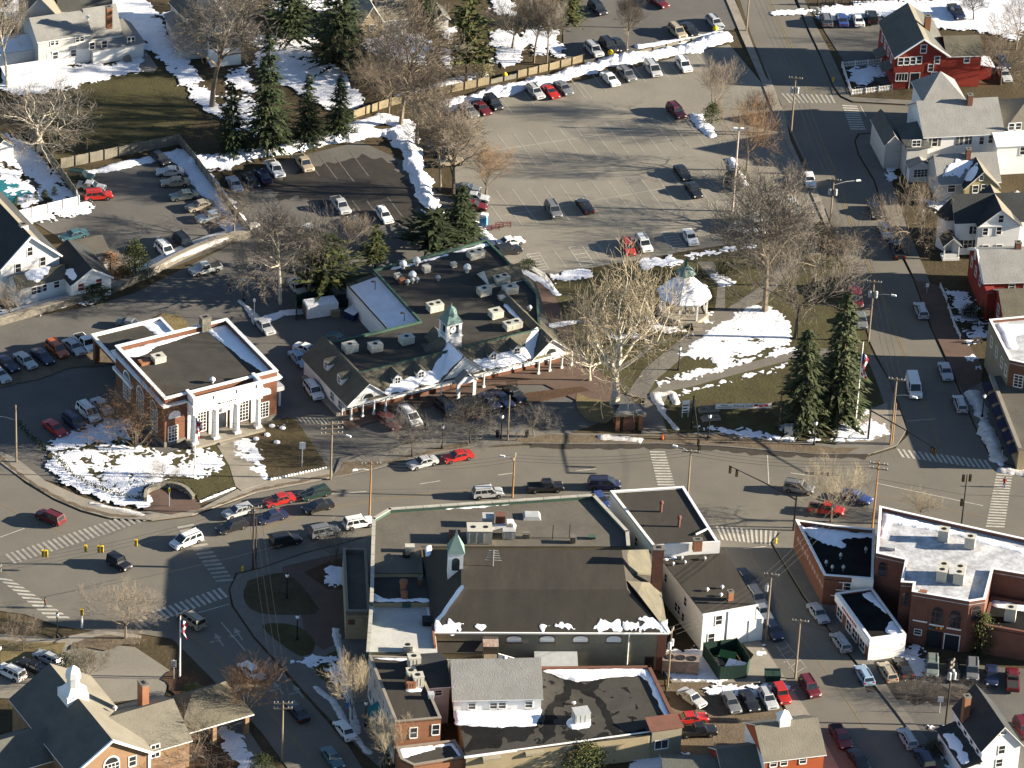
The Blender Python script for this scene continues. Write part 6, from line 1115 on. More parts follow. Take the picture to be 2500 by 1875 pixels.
def bare(seed, angs, k=(6, 5, 6, 6), trunk=.3, lead=True, twist=.25, up=.25, H=10.0, fat=1.0, l1=.34, limb=1.0):
    rnd = random.Random(seed); tb, cb = MB(), MB()
    def br(p, d, L, r, lvl):
        path = [p]; n = 4 if lvl < 3 else 2; q = p.copy(); dd = d.copy()
        for i in range(n):
            dd = (dd+Vector((rnd.gauss(0, twist), rnd.gauss(0, twist), rnd.gauss(0, twist)*.6+(up if lvl else 0)*.35))).normalized() if lvl else (dd+Vector((rnd.gauss(0, .04), rnd.gauss(0, .04), 0))).normalized()
            q = q+dd*(L/n); path.append(q.copy())
        rad = [max(.0095*fat, r*(1-.62*i/n)) for i in range(n+1)]
        if lvl <= 1 or (limb > 1 and lvl == 2): tb.tube(path, [q_*limb for q_ in rad], 6 if lvl == 0 else 5, cap=False)
        else: cb.tube(path, rad, 3, cap=False)
        if lvl >= 4: return
        kk = k[lvl] if lvl < 4 else 0
        for j in range(kk):
            t = (.3 if lvl else (.55 if lead else .8))+(.7 if lvl else (.45 if lead else .2))*(j+rnd.random())/kk; t = min(t, .999)
            i = int(t*n); f = t*n-i; a = path[i].lerp(path[i+1], f); ax = (path[i+1]-path[i]).normalized()
            th = R(rnd.uniform(*angs[min(lvl, len(angs)-1)])); ph = j*2.4+rnd.uniform(-.5, .5)
            s_ = ax.cross(Vector((0, 0, 1)) if abs(ax.z) < .95 else Vector((1, 0, 0))).normalized(); s2 = ax.cross(s_)
            nd = (ax*math.cos(th)+(s_*math.cos(ph)+s2*math.sin(ph))*math.sin(th)).normalized()
            LL = (H*l1 if lvl == 0 else L*rnd.uniform(.5, .72))*(1-.25*(t-.5) if lvl else 1.15-.3*rnd.random())
            br(a, nd, LL, max(.011*fat, r*(1-.55*t)*(.62 if lvl == 0 else .55)), lvl+1)
        if lvl and lvl < 3: br(path[-1], dd, L*.55, rad[-1], lvl+1)
    br(Vector((0, 0, -.15)), Vector((0, 0, 1)), H*(trunk if not lead else .62), .021*H*fat, 0)
    z = max(v[2] for v in cb.v); sc = H/z
    for m in (tb, cb): m.v = [(x*sc, y*sc, zz*sc) for x, y, zz in m.v]
    return tb.mesh('trunk', BARK), cb.mesh('crown', TWIG), pct(cb.v)
BT = {'round': [bare(s, [(40, 75), (30, 60), (25, 55)], trunk=.32, lead=False, l1=.42, k=(8, 6, 6, 5)) for s in (1, 2, 3)],
      'tall': [bare(s, [(25, 55), (25, 55), (25, 50)], l1=.3, k=(13, 6, 6, 5)) for s in (4, 5)],
      'vase': [bare(s, [(14, 40), (20, 45), (20, 45)], trunk=.22, lead=False, l1=.46, k=(8, 6, 5, 5), up=.5) for s in (6, 7)],
      'syc': [bare(s, [(22, 62), (30, 65), (30, 65)], trunk=.3, lead=False, l1=.48, k=(7, 6, 6, 6), twist=.32, fat=1.25, limb=1.75) for s in (8, 9)],
      'bush': [bare(s, [(15, 60), (20, 55), (20, 50)], trunk=.06, lead=False, l1=.55, k=(12, 5, 5, 4), fat=.8) for s in (10, 11)]}
_tn = [0]
def slotmat(o, m):
    o.material_slots[0].link = 'OBJECT'; o.material_slots[0].material = m
def tree(kind, px, py, toppx, wpx, label, tw=TWIG, bk=BARK, group=None, name='bare_tree', cat='tree', z=0.0):
    """base pixel, height in pixels, crown width in pixels"""
    _tn[0] += 1; v = BT[kind][_tn[0] % len(BT[kind])]; p = G(px, py, z)
    d = (p-CAM).length; ppm = FP/d; h = toppx/(ppm*math.cos(PITCH)); wd = wpx*1.16/ppm/2
    t = thing(name, label, cat, p, _tn[0]*1.7, group); t.scale = (wd/v[2], wd/v[2], h/10)
    for nm, me, m in (('trunk', v[0], bk), ('crown', v[1], tw)):
        o = bpy.data.objects.new(nm, me); COL.objects.link(o); o.parent = t; slotmat(o, m)
    return t
def conifer(seed, H=10.0, base=.06, Rb=.24, n=26, per=11, droop=.25, card=.5, dens=7, power=.85, irr=.25):
    rnd = random.Random(seed); tb, cb = MB(), MB(); tb.tube([(0, 0, -.2), (0, 0, H*.5), (0, 0, H*.97)], [.02*H, .012*H, .002*H], 6)
    for i in range(n):
        t = (i+rnd.random()*.5)/n; z = H*(base+(1-base)*t); L0 = H*Rb*(1-t)**power+.12
        for j in range(max(4, int(per*(1-.5*t)))):
            L = L0*rnd.uniform(1-irr*1.6, 1+irr*.6); a = rnd.uniform(0, 6.283); ca, sa = math.cos(a), math.sin(a)
            for q in range(dens):
                f = (q+rnd.random())/dens; r = L*(.12+.88*f); zz = z-droop*r*(.4+f*.6)+(.18*L*f*f)+rnd.uniform(-.12, .12)
                w_ = card*(1.15-.6*f)*rnd.uniform(.6, 1.2)*(.55+.45*(1-t)); l_ = card*rnd.uniform(.7, 1.3)*(.6+.4*(1-t))
                c = Vector((ca*r, sa*r, zz)); out = Vector((ca, sa, -droop+rnd.uniform(-.35, .25))).normalized(); sd = Vector((-sa+rnd.uniform(-.4, .4), ca+rnd.uniform(-.4, .4), rnd.uniform(-.5, .5))).normalized()
                cb.add([c-sd*w_*.5, c+out*l_*.35-sd*w_*.2, c+out*l_, c+out*l_*.4+sd*w_*.25, c+sd*w_*.5], 0 if rnd.random() < .62 else 1)
    return tb, cb
def leafy(seed, H=10.0, rx=3.2, z0=.1, clumps=90, leaves=26, card=.45, sharp=1.4):
    rnd = random.Random(seed); tb, cb = MB(), MB(); tb.tube([(0, 0, -.2), (.1, 0, H*.4), (0, .1, H*.85)], [.022*H, .016*H, .004*H], 6)
    for i in range(clumps):
        t = rnd.random(); z = H*(z0+(1-z0)*t*.96); rr = rx*math.sin(math.pi*min(1, (t*.86+.14)))**.7*(1-.55*t**sharp); a = rnd.uniform(0, 6.283); r = rr*math.sqrt(rnd.uniform(.25, 1)); c = Vector((r*math.cos(a), r*math.sin(a), z))
        if i % 6 == 0: tb.tube([(0, 0, z*.7), c], [.05, .02], 4, cap=False)
        s = rnd.uniform(.5, 1.0)*H*.075
        for j in range(leaves):
            p = c+Vector((rnd.gauss(0, s), rnd.gauss(0, s), rnd.gauss(0, s*.7))); u = Vector((rnd.gauss(0, 1), rnd.gauss(0, 1), rnd.gauss(0, 1))).normalized(); w_ = u.orthogonal().normalized(); k = card*rnd.uniform(.5, 1.1)
            cb.add([p, p+u*k*.5+w_*k*.28, p+u*k, p+u*k*.5-w_*k*.28], 0 if rnd.random() < .6 else 1)
    return tb, cb
CT = {'spruce': [conifer(s, per=15, dens=9, card=.55, Rb=.26) for s in (21, 22)], 'broad': [conifer(23, Rb=.3, n=26, per=18, droop=.15, card=.6, power=.6, irr=.4)],
      'pine': [conifer(24, base=.22, Rb=.3, n=16, per=13, droop=-.05, card=.85, power=.55, irr=.5, dens=8)], 'park': [conifer(25, Rb=.2, n=30, per=17, droop=.35, card=.6, power=.55, irr=.2), conifer(26, Rb=.2, n=30, per=17, droop=.35, card=.6, power=.55, irr=.2)],
      'round': [leafy(s) for s in (27, 28)], 'col': [leafy(29, rx=2.0, z0=.02, clumps=110, sharp=2.2)]}
_cm = {}
def evergreen(kind, px, py, toppx, wpx, label, m1=N1, m2=N2, group=None, name='evergreen_tree', cat='tree', z=0.0, lean=None):
    _tn[0] += 1; i = _tn[0] % len(CT[kind]); tb, cb = CT[kind][i]; key = (kind, i, m1.name, m2.name)
    if key not in _cm: _cm[key] = (tb.mesh('trunk', BARKD), cb.mesh('crown', [m1, m2]), pct(cb.v, .93))
    v = _cm[key]; p = G(px, py, z); ppm = FP/(p-CAM).length; h = toppx/(ppm*math.cos(PITCH)); wd = wpx/ppm/2
    t = thing(name, label, cat, p, _tn[0]*1.3, group); t.scale = (wd/v[2], wd/v[2], h/10)
    for nm, me in (('trunk', v[0]), ('crown', v[1])):
        o = bpy.data.objects.new(nm, me); COL.objects.link(o); o.parent = t
GB, GE, GS = 'bare winter trees', 'evergreen trees', 'shrubs'
for a in (
    ('tall', 517, 262, 290, 215, 'tallest grey bare tree in front of the narrow white gabled house', TWIGG, BARK), ('syc', 100, 366, 170, 225, 'white-barked tree with spreading limbs by the grey fence', TWIGG, BARKW),
    ('tall', 18, 214, 250, 120, 'pale-barked bare tree at the left edge before the garden store', TWIGG, BARKW), ('round', 948, 276, 200, 150, 'bare tree beside the tan fence, left of a taller pair', TWIG, BARK),
    ('tall', 978, 306, 280, 200, 'tall bare tree rising from the snow bank corner behind the lots', TWIG, BARK), ('tall', 1016, 356, 190, 120, 'bare tree on the plowed bank between the two upper lots', TWIG, BARK),
    ('tall', 1075, 462, 235, 130, 'slim bare tree leaning over the cars between the lots', TWIG, BARK), ('tall', 1107, 480, 205, 150, 'bare tree with crossing limbs just left of the open lot', TWIG, BARKD), ('vase', 1186, 476, 130, 110, 'small fine-twigged tree at the open lot left edge', TWIGR, BARK),
    ('round', 640, 740, 190, 140, 'left tree of the thicket by the dark green enclosure', TWIGG, BARK), ('tall', 685, 742, 250, 150, 'pale-trunked bare tree standing among the parked cars', TWIGG, BARKW), ('vase', 750, 735, 215, 170, 'dense grey bare tree behind the green enclosure', TWIGG, BARK),
    ('syc', 1500, 990, 385, 265, 'huge pale sycamore beside the kiosk and shopping row', TWIGY, BARKW), ('vase', 1440, 930, 200, 140, 'secondary pale tree under the huge sycamore', TWIGY, BARKW),
    ('round', 1941, 828, 290, 255, 'big dark bare tree left of the two park spruces', TWIGG, BARKD), ('tall', 1867, 760, 330, 235, 'tall bare tree at the park corner beside the gazebo steps', TWIGG, BARK), ('round', 1985, 700, 180, 190, 'bare tree by the street on the park upper right', TWIG, BARK), ('round', 1895, 560, 150, 190, 'bare tree between gazebo lawn and the street', TWIG, BARK),
    ('vase', 1744, 283, 145, 92, 'oval bare tree on the lot island near the maroon pickup', TWIG, BARK), ('round', 1823, 416, 165, 125, 'tan bushy bare tree beside the tall light mast', TWIGR, BARK), ('vase', 1850, 330, 110, 90, 'low tan tree near the red stop sign', TWIGR, BARK), ('tall', 1529, 138, 150, 62, 'twin-stemmed slender tree in the plowed snow ridge', TWIG, BARK),
    ('tall', 1303, 152, 180, 90, 'pale bare trunk left at the end of the tan fence', TWIG, BARK), ('tall', 1335, 157, 165, 80, 'pale bare trunk right at the end of the tan fence', TWIGG, BARK), ('round', 2217, 624, 195, 160, 'bare street tree in front of the ochre cottage', TWIG, BARK),
    ('round', 1006, 1116, 115, 120, 'street tree over the dark red car and snowy wagon', TWIGG, BARKD), ('round', 1148, 1084, 125, 120, 'street tree beside the slim grey pole', TWIGG, BARKD), ('round', 1303, 1066, 90, 110, 'low street tree right of the slim grey pole', TWIGG, BARK), ('round', 819, 1378, 100, 95, 'dark bare tree at the plaza entrance', TWIGG, BARKD),
    ('round', 2028, 1274, 165, 130, 'pale bare tree in front of the red pickup', TWIGY, BARK), ('vase', 2247, 1262, 60, 80, 'faint small bare tree by the amber pole', TWIGY, BARK), ('bush', 330, 1100, 190, 190, 'tangled brown tree against the brick bank corner', TWIGR, BARK), ('bush', 290, 1085, 150, 120, 'brown shrub left of the tangled brown tree', TWIGR, BARK), ('round', 397, 1182, 60, 85, 'small dark tree on the snowy bank lawn', TWIGG, BARKD),
    ('round', 307, 1560, 130, 155, 'wide bare tree beside the left zebra crossing', TWIG, BARK), ('round', 56, 1590, 95, 85, 'small bare street tree at the far left corner', TWIG, BARK), ('vase', 212, 1672, 105, 85, 'pale bare tree next to the white cupola', TWIGY, BARK), ('vase', 594, 1780, 170, 130, 'russet bare tree above the tan meeting house canopy', TWIGR, BARK), ('bush', 470, 1850, 130, 190, 'grey bare thicket before the tan meeting house bay', TWIGG, BARK),
    ('vase', 860, 1760, 175, 100, 'golden bare street tree by the brick shop', TWIGY, BARK), ('vase', 942, 1866, 140, 95, 'golden bare street tree at the bottom edge', TWIGY, BARK), ('round', 2443, 206, 130, 140, 'bare tree right of the red barn house', TWIG, BARKD), ('tall', 2376, 50, 60, 60, 'dark bare tree on the snow behind the red barn', TWIGG, BARKD), ('round', 570, 578, 105, 150, 'low spreading tree over the cars at the wall end', TWIG, BARK),
    ('vase', 24, 775, 90, 100, 'grey shrub at the foot of the white west house', TWIGG, BARK), ('round', 905, 170, 150, 160, 'bare tree left of the yellow-green pine', TWIG, BARK), ('round', 1250, 120, 120, 130, 'bare tree right of the yellow-green pine', TWIGG, BARK), ('round', 640, 40, 90, 120, 'bare tree at the top edge by the big firs', TWIGG, BARK), ('bush', 1100, 200, 60, 160, 'brown brush behind the tan fence', TWIG, BARK), ('bush', 1020, 225, 70, 160, 'left brown brush behind the tan fence', TWIG, BARK), ('bush', 920, 230, 90, 130, 'dense brown brush by the small spruces', TWIG, BARK),
    ('vase', 860, 610, 90, 80, 'thin brown tree beyond the hall roof vents', TWIG, BARK), ('bush', 2250, 1700, 60, 120, 'dark bare bush before the parked cars', TWIGG, BARKD), ('bush', 2350, 1712, 60, 100, 'tan bare bush beside the tall transformer pole', TWIG, BARK), ('round', 2480, 120, 150, 120, 'bare tree at the right edge above the grey mansion', TWIG, BARK), ('bush', 2070, 640, 70, 90, 'thin brush at the park street corner', TWIG, BARK)):
    tree(*a[:6], tw=a[6], bk=a[7], group=GB)
for a in (
    ('spruce', 653, 371, 275, 112, 'largest dark spruce behind the parking lots'), ('spruce', 751, 352, 165, 76, 'middle small spruce beside the tan fence end'), ('spruce', 828, 327, 138, 72, 'rightmost small spruce at the tan fence end'), ('spruce', 565, 372, 165, 78, 'small spruce left of the largest dark spruce'),
    ('broad', 825, 165, 250, 145, 'massive dark fir at the top edge'), ('broad', 715, 95, 190, 130, 'dark fir left of the massive one'), ('broad', 1040, 70, 120, 70, 'dark fir at the top edge beside the grey cottage')):
    evergreen(*a, group=GE)
evergreen('pine', 1138, 200, 235, 110, 'yellow-green pine with bare lower trunk behind the tan fence', N3, N2, GE); evergreen('col', 1177, 190, 80, 52, 'tan cedar beside the yellow-green pine', N3, TWIG, GE)
evergreen('broad', 1390, 60, 110, 70, 'yellow-green conifer at the top edge by the upper lot', N3, N2, GE); evergreen('spruce', 1125, 590, 135, 95, 'upright dark pine by the blue portable toilet', N2, N1, GE); evergreen('pine', 1060, 610, 95, 170, 'low wide dark pine behind the shopping row', N1, N2, GE)
evergreen('pine', 800, 725, 150, 150, 'shaggy olive pine behind the white lean-to', N2, N3, GE); evergreen('pine', 915, 660, 110, 70, 'yellow-green pine above the hall roof edge', N3, N2, GE); evergreen('round', 760, 690, 130, 90, 'dark olive evergreen among the grey thicket', N2, N1, GE)
evergreen('park', 2044, 1028, 310, 120, 'taller right spruce of the pair on the green', N4, N2, GE); evergreen('park', 1955, 1044, 240, 112, 'shorter left spruce of the pair on the green', N4, N2, GE)
evergreen('round', 330, 680, 92, 72, 'round pine above the stone wall', N2, N3, GE); evergreen('col', 2394, 1594, 100, 62, 'golden green cedar before the arched brick hall', N3, N2, GE)
for a in (('round', 1772, 675, 38, 62, 'yellow-green shrub right of the gazebo', N3, N2), ('round', 2408, 775, 40, 42, 'green shrub beside the small red house', N2, N3), ('round', 1426, 1880, 70, 110, 'olive shrub below the tan workshop wall', N3, N2), ('round', 1738, 300, 45, 50, 'dark shrub on the snowy lot island', N2, N3), ('round', 1800, 445, 40, 60, 'dark shrub beside the lot corner', N1, TWIG),
          ('round', 1725, 745, 40, 45, 'dark green shrub at the gazebo stair', N1, N2), ('round', 1290, 655, 20, 45, 'dark hedge clump behind the shopping row', N1, N2), ('round', 225, 730, 36, 90, 'dark evergreen hedge below the white annex', N1, N2), ('round', 185, 725, 32, 40, 'dark round bush between the white annexes', N1, N2), ('round', 270, 665, 45, 70, 'orange leafy shrub beside the carport', ORF, TWIGR), ('round', 300, 690, 40, 60, 'rusty shrub in front of the round pine', ORF, N2),
          ('round', 160, 1640, 40, 75, 'grey-green bush behind the silver car at the tan meeting house', N4, TWIGG), ('round', 640, 1880, 40, 60, 'green shrub at the bottom edge by the road', N2, N3), ('round', 2330, 1800, 30, 50, 'dark shrub under the tall transformer pole', N1, N2), ('round', 2280, 1840, 32, 60, 'dark snowy shrub left of the white gable house', N1, N2), ('round', 470, 1700, 28, 60, 'dark green groundcover shrub at the flagpole bed', N1, N2), ('round', 520, 1730, 26, 50, 'green shrub beside the tan meeting house canopy', N1, N2),
          ('round', 2220, 395, 28, 50, 'dark shrub in the snowy mansion front bed', N1, N2), ('round', 2205, 360, 26, 40, 'dark bush by the mansion tower', N1, N2), ('round', 2370, 770, 24, 60, 'dark hedge on the brick terrace', N1, N2), ('round', 870, 905, 16, 40, 'dark shrub on the small brick bed', N1, N2), ('round', 1690, 725, 30, 30, 'low dark shrub at the gazebo foot', N1, N2)):
    evergreen(*a[:5], a[5], a[6], a[7], GS, 'shrub', 'shrub') if False else evergreen(*a[:6], m1=a[6], m2=a[7], group=GS, name='shrub', cat='shrub')
for i in range(6): evergreen('round', 18+i*23, 508-i*6, 22, 16, 'small clipped bush in the row behind the white fence', N1, N2, 'clipped bushes behind the white fence', 'shrub', 'shrub')
# ================================================================== VEHICLES
TYRE = mat('tyre_rubber', (.02, .02, .02), (.012, .012, .012), 2, 5, .9); RIM = mat('wheel_rim', (.36, .36, .36), (.25, .25, .25), 2, 5, .4); PLAST = mat('dark_trim_plastic', (.03, .03, .032), (.02, .02, .021), 2, 5, .7)
HEADL = mat('headlamp_lens', (.75, .75, .72), (.6, .6, .58), 3, 5, .15, spec=.6); TAILL = mat('tail_lamp_lens', (.45, .012, .01), (.33, .01, .01), 3, 5, .2, spec=.6); AGLASS = mat('car_glass', (.02, .025, .03), (.012, .015, .018), .6, 3, .06, spec=.7); BED = mat('truck_bed_liner', (.03, .03, .03), (.02, .02, .02), 2, 5, .9)
PAINT = {n: paint('car_paint_'+n, c) for n, c in dict(white=(.72, .72, .7), silver=(.4, .41, .41), grey=(.14, .145, .15), gold=(.3, .26, .19), tan=(.36, .3, .21), black=(.012, .012, .014), navy=(.014, .02, .055), blue=(.03, .06, .2), paleblue=(.25, .35, .47), teal=(.05, .12, .14), green=(.013, .035, .026), red=(.4, .02, .014), maroon=(.11, .01, .013), orange=(.4, .09, .02), greygreen=(.16, .19, .17)).items()}
def wheelmesh(r, w):
    a = MB(); a.lathe([(r*.3, -w/2), (r*.93, -w/2), (r, -w*.3), (r, w*.3), (r*.93, w/2), (r*.62, w/2)], 16); b_ = MB(); b_.lathe([(r*.62, w/2-.01), (r*.55, w/2-.03), (r*.2, w/2+.005), (.01, w/2+.01)], 10)
    n = len(a.v); a.v += b_.v; a.f += [tuple(i+n for i in f) for f in b_.f]; a.m += [1]*len(b_.f); a.v = [(x, z, y) for x, y, z in a.v]
    return a.mesh('wheel', [TYRE, RIM])
def carproto(kind):
    """side profile (x from the rear, z) of the lower body; greenhouse given by base and roof x ranges. Front is +x."""
    P = dict(sedan=(4.75, 1.8, 1.42, .92, [(0, .62), (.03, .9), (1.0, .97), (3.05, .96), (4.45, .78), (4.72, .62)], (.75, 3.35), (1.45, 2.7), .33),
             coupe=(4.5, 1.75, 1.33, .88, [(0, .6), (.03, .86), (.8, .93), (2.7, .92), (4.2, .74), (4.47, .58)], (.6, 3.1), (1.3, 2.3), .32),
             hatch=(4.0, 1.7, 1.45, .93, [(0, .6), (.04, .95), (.6, .98), (2.6, .96), (3.75, .8), (3.98, .6)], (.1, 3.0), (.55, 2.25), .31),
             wagon=(4.75, 1.78, 1.48, .94, [(0, .6), (.04, .95), (1.0, .98), (3.1, .96), (4.45, .8), (4.72, .62)], (.06, 3.4), (.4, 2.7), .33),
             suv=(4.65, 1.86, 1.75, 1.05, [(0, .65), (.03, 1.05), (1.0, 1.08), (3.2, 1.08), (4.4, .98), (4.62, .75)], (.05, 3.5), (.3, 2.85), .37),
             minivan=(4.9, 1.95, 1.76, 1.05, [(0, .6), (.03, 1.02), (1.0, 1.06), (3.6, 1.04), (4.6, .82), (4.87, .62)], (.05, 4.1), (.3, 3.05), .34),
             pickup=(5.4, 1.92, 1.78, 1.02, [(0, .6), (.02, 1.02), (2.1, 1.03), (3.95, 1.05), (5.2, .98), (5.38, .72)], (2.0, 4.05), (2.25, 3.5), .38),
             van=(5.7, 2.02, 2.15, 1.15, [(0, .6), (.03, 1.15), (1.5, 1.16), (4.6, 1.12), (5.45, .95), (5.68, .65)], (.03, 4.95), (.12, 4.2), .37),
             jeep=(3.9, 1.75, 1.8, 1.02, [(0, .7), (.02, 1.02), (.8, 1.03), (2.5, 1.05), (3.8, 1.02), (3.88, .75)], (.05, 2.55), (.1, 2.35), .4))[kind]
    L, W, H, belt, prof, gb, gt, wr = P; lo = .3 if kind not in ('suv', 'pickup', 'jeep') else .4; hw = W/2; root = bpy.data.objects.new('car', None)
    b_ = MB(); secs = []
    outline = [(prof[0][0]+.02, lo)]+prof+[(prof[-1][0]-.02, lo)]
    for y, dz, dx in ((-hw+.02, .12, .12), (-hw, .05, .05), (-hw*.86, .0, .0), (0, -.015, -.03), (hw*.86, .0, .0), (hw, .05, .05), (hw-.02, .12, .12)):
        s_ = []
        for i, (x, z) in enumerate(outline):
            xx = x+dx if x < L/2 else x-dx
            zz = z-dz if 0 < i < len(outline)-1 and z > .75 else z
            s_.append((xx-L/2, y, zz))
        secs.append(s_)
    n = len(outline)
    for a, c in zip(secs[:-1], secs[1:]):
        for i in range(n-1): b_.add([a[i], a[i+1], c[i+1], c[i]])
        b_.add([a[0], c[0], c[-1], a[-1]])
    b_.add(secs[0]); b_.add(secs[-1][::-1])
    # greenhouse: painted roof and pillars
    gw, tw = hw*.93, hw*(.74 if kind not in ('van', 'suv', 'minivan', 'jeep') else .82); zb = belt-.03
    B4 = [(gb[0]-L/2, -gw, zb), (gb[1]-L/2, -gw, zb), (gb[1]-L/2, gw, zb), (gb[0]-L/2, gw, zb)]; T4 = [(gt[0]-L/2, -tw, H-.03), (gt[1]-L/2, -tw, H-.03), (gt[1]-L/2, tw, H-.03), (gt[0]-L/2, tw, H-.03)]
    b_.hexa(B4+T4); rf = [(x*.94+(gt[0]+gt[1]-L)/2*.06, y*.9, H+.02) for x, y, z in T4]; b_.hexa(T4+rf)
    if kind == 'pickup':
        b_.f = b_.f; bd = MB(); bd.box(-L/2+.15, 2.0-L/2-.08, -hw*.84, hw*.84, 1.035, 1.05)
    b_.box(-L/2-.05, -L/2+.1, -hw*.9, hw*.9, lo+.08, lo+.28, 0); b_.box(L/2-.12, L/2+.04, -hw*.88, hw*.88, lo+.06, lo+.27, 0)
    tr = MB(); tr.box(-L/2+.1, L/2-.1, -hw+.06, hw-.06, lo-.1, lo+.02); 
    tr.box(L/2-.02, L/2+.045, -hw*.5, hw*.5, lo+.28, lo+.4); tr.box(-L/2-.055, -L/2, -.28, .28, lo+.14, lo+.26)
    for s_ in (-1, 1): tr.box(gb[1]-L/2-.32, gb[1]-L/2-.14, s_*(gw+.02)-.02 if s_ > 0 else -gw-.18, gw+.18 if s_ > 0 else -gw+.0, belt+.02, belt+.15)
    for s_ in (-1, 1):
        for wx in (L*.185, L*.815): tr.lathe([(wr*1.14, 0), (wr*1.14, .012), (.02, .012)], 14)
    k = 0; nv = 14*3; tot = 4*nv; base = len(tr.v)-tot
    for s_ in (-1, 1):
        for wx in (L*.185, L*.815):
            for q in range(nv): x, y, z = tr.v[base+k*nv+q]; tr.v[base+k*nv+q] = (wx-L/2+x, s_*(hw-.005+z*.6), max(lo-.02, wr+y))
            k += 1
    if kind in ('suv', 'wagon', 'minivan'):
        for s_ in (-1, 1): tr.bar((gt[0]-L/2+.15, s_*tw*.82, H+.06), (gt[1]-L/2-.2, s_*tw*.82, H+.06), .05)
    parts = [('body', b_, None)]
    def q4(p0, p1, p2, p3, u0, u1, v0, v1, off):
        p0, p1, p2, p3 = map(Vector, (p0, p1, p2, p3)); nn = (p1-p0).cross(p3-p0).normalized()*off
        f = lambda u, v: (p0.lerp(p1, u)).lerp(p3.lerp(p2, u), v)+nn
        return [f(u0, v0), f(u1, v0), f(u1, v1), f(u0, v1)]
    ws = MB(); ws.add(q4(B4[1], B4[2], T4[2], T4[1], .05, .95, .07, .93, .012)); rw = MB(); rw.add(q4(B4[3], B4[0], T4[0], T4[3], .07, .93, .1 if kind != 'van' else .3, .9, .012))
    parts += [('windscreen', ws, AGLASS), ('rear_window', rw, AGLASS)]
    for s_ in (0, 1):
        e = (B4[0], B4[1], T4[1], T4[0]) if s_ == 0 else (B4[2], B4[3], T4[3], T4[2]); sp = [(.07, .46), (.51, .93)] if kind not in ('pickup', 'van', 'minivan', 'wagon', 'suv') else ([(.1, .9)] if kind == 'pickup' else ([(.74, .95)] if kind == 'van' else [(.04, .3), (.34, .62), (.66, .94)]))
        g = MB()
        for a, c in sp:
            if s_ == 1: a, c = 1-c, 1-a
            g.add(q4(*e, a, c, .1, .88, .012))
        parts.append(('side_windows', g, AGLASS))
    for s_ in (-1, 1):
        y0, y1 = sorted((s_*hw*.88, s_*hw*.55)); zh = prof[-1][1]; h_ = MB(); h_.box(L/2-.14, L/2-.0, y0, y1, zh-.1, zh+.06); parts.append(('headlight', h_, HEADL))
        y0, y1 = sorted((s_*hw*.9, s_*hw*.6)); zt = prof[1][1]; t_ = MB(); t_.box(-L/2-.02, -L/2+.1, y0, y1, zt-.26, zt-.06); parts.append(('tail_light', t_, TAILL))
    parts.append(('lower_trim', tr, PLAST))
    if kind == 'pickup': parts.append(('bed', bd, BED))
    if kind == 'jeep':
        a = MB(); a.box(-L/2-.2, -L/2-.05, -.33, .33, .8, 1.4); parts.append(('spare_wheel', a, TYRE))
    meshes = [(nm, m_.mesh(nm, [mm or PAINT['white']])) for nm, m_, mm in parts]; wm = wheelmesh(wr, .22)
    return meshes, wm, [(L*.185-L/2, hw-.1), (L*.815-L/2, hw-.1), (L*.185-L/2, -hw+.1), (L*.815-L/2, -hw+.1)], wr
_cp = {}
def vehicle(kind, color, px, py, dx, dy, label, name='parked_car', cat='car', group='cars parked around the town', roof=None):
    """px, py: middle of the vehicle in the photograph; (dx, dy): which way its front points there"""
    if kind not in _cp: _cp[kind] = carproto(kind)
    meshes, wm, wp, wr = _cp[kind]; p = G(px, py, .75); p.z = .02
    t = thing(name, label, cat, p, heading(px, py, dx, dy), group)
    for nm, me in meshes:
        o = bpy.data.objects.new(nm, me); COL.objects.link(o); o.parent = t
        if nm == 'body': slotmat(o, PAINT[color])
    for x, y in wp:
        o = bpy.data.objects.new('wheel', wm); COL.objects.link(o); o.parent = t; o.location = (x, y, wr)
        if y < 0: o.rotation_euler = (0, 0, math.pi)
    if roof:
        a = MB(); H = dict(sedan=1.45, wagon=1.5, suv=1.78, pickup=1.8).get(kind, 1.78); a.hexa([(-.9, -.5, H), (.5, -.5, H), (.5, .5, H), (-.9, .5, H), (-.8, -.4, H+.35), (.3, -.4, H+.3), (.3, .4, H+.3), (-.8, .4, H+.35)]); a.build('roof_box', roof, t)
    return t
SE = (.72, .69)
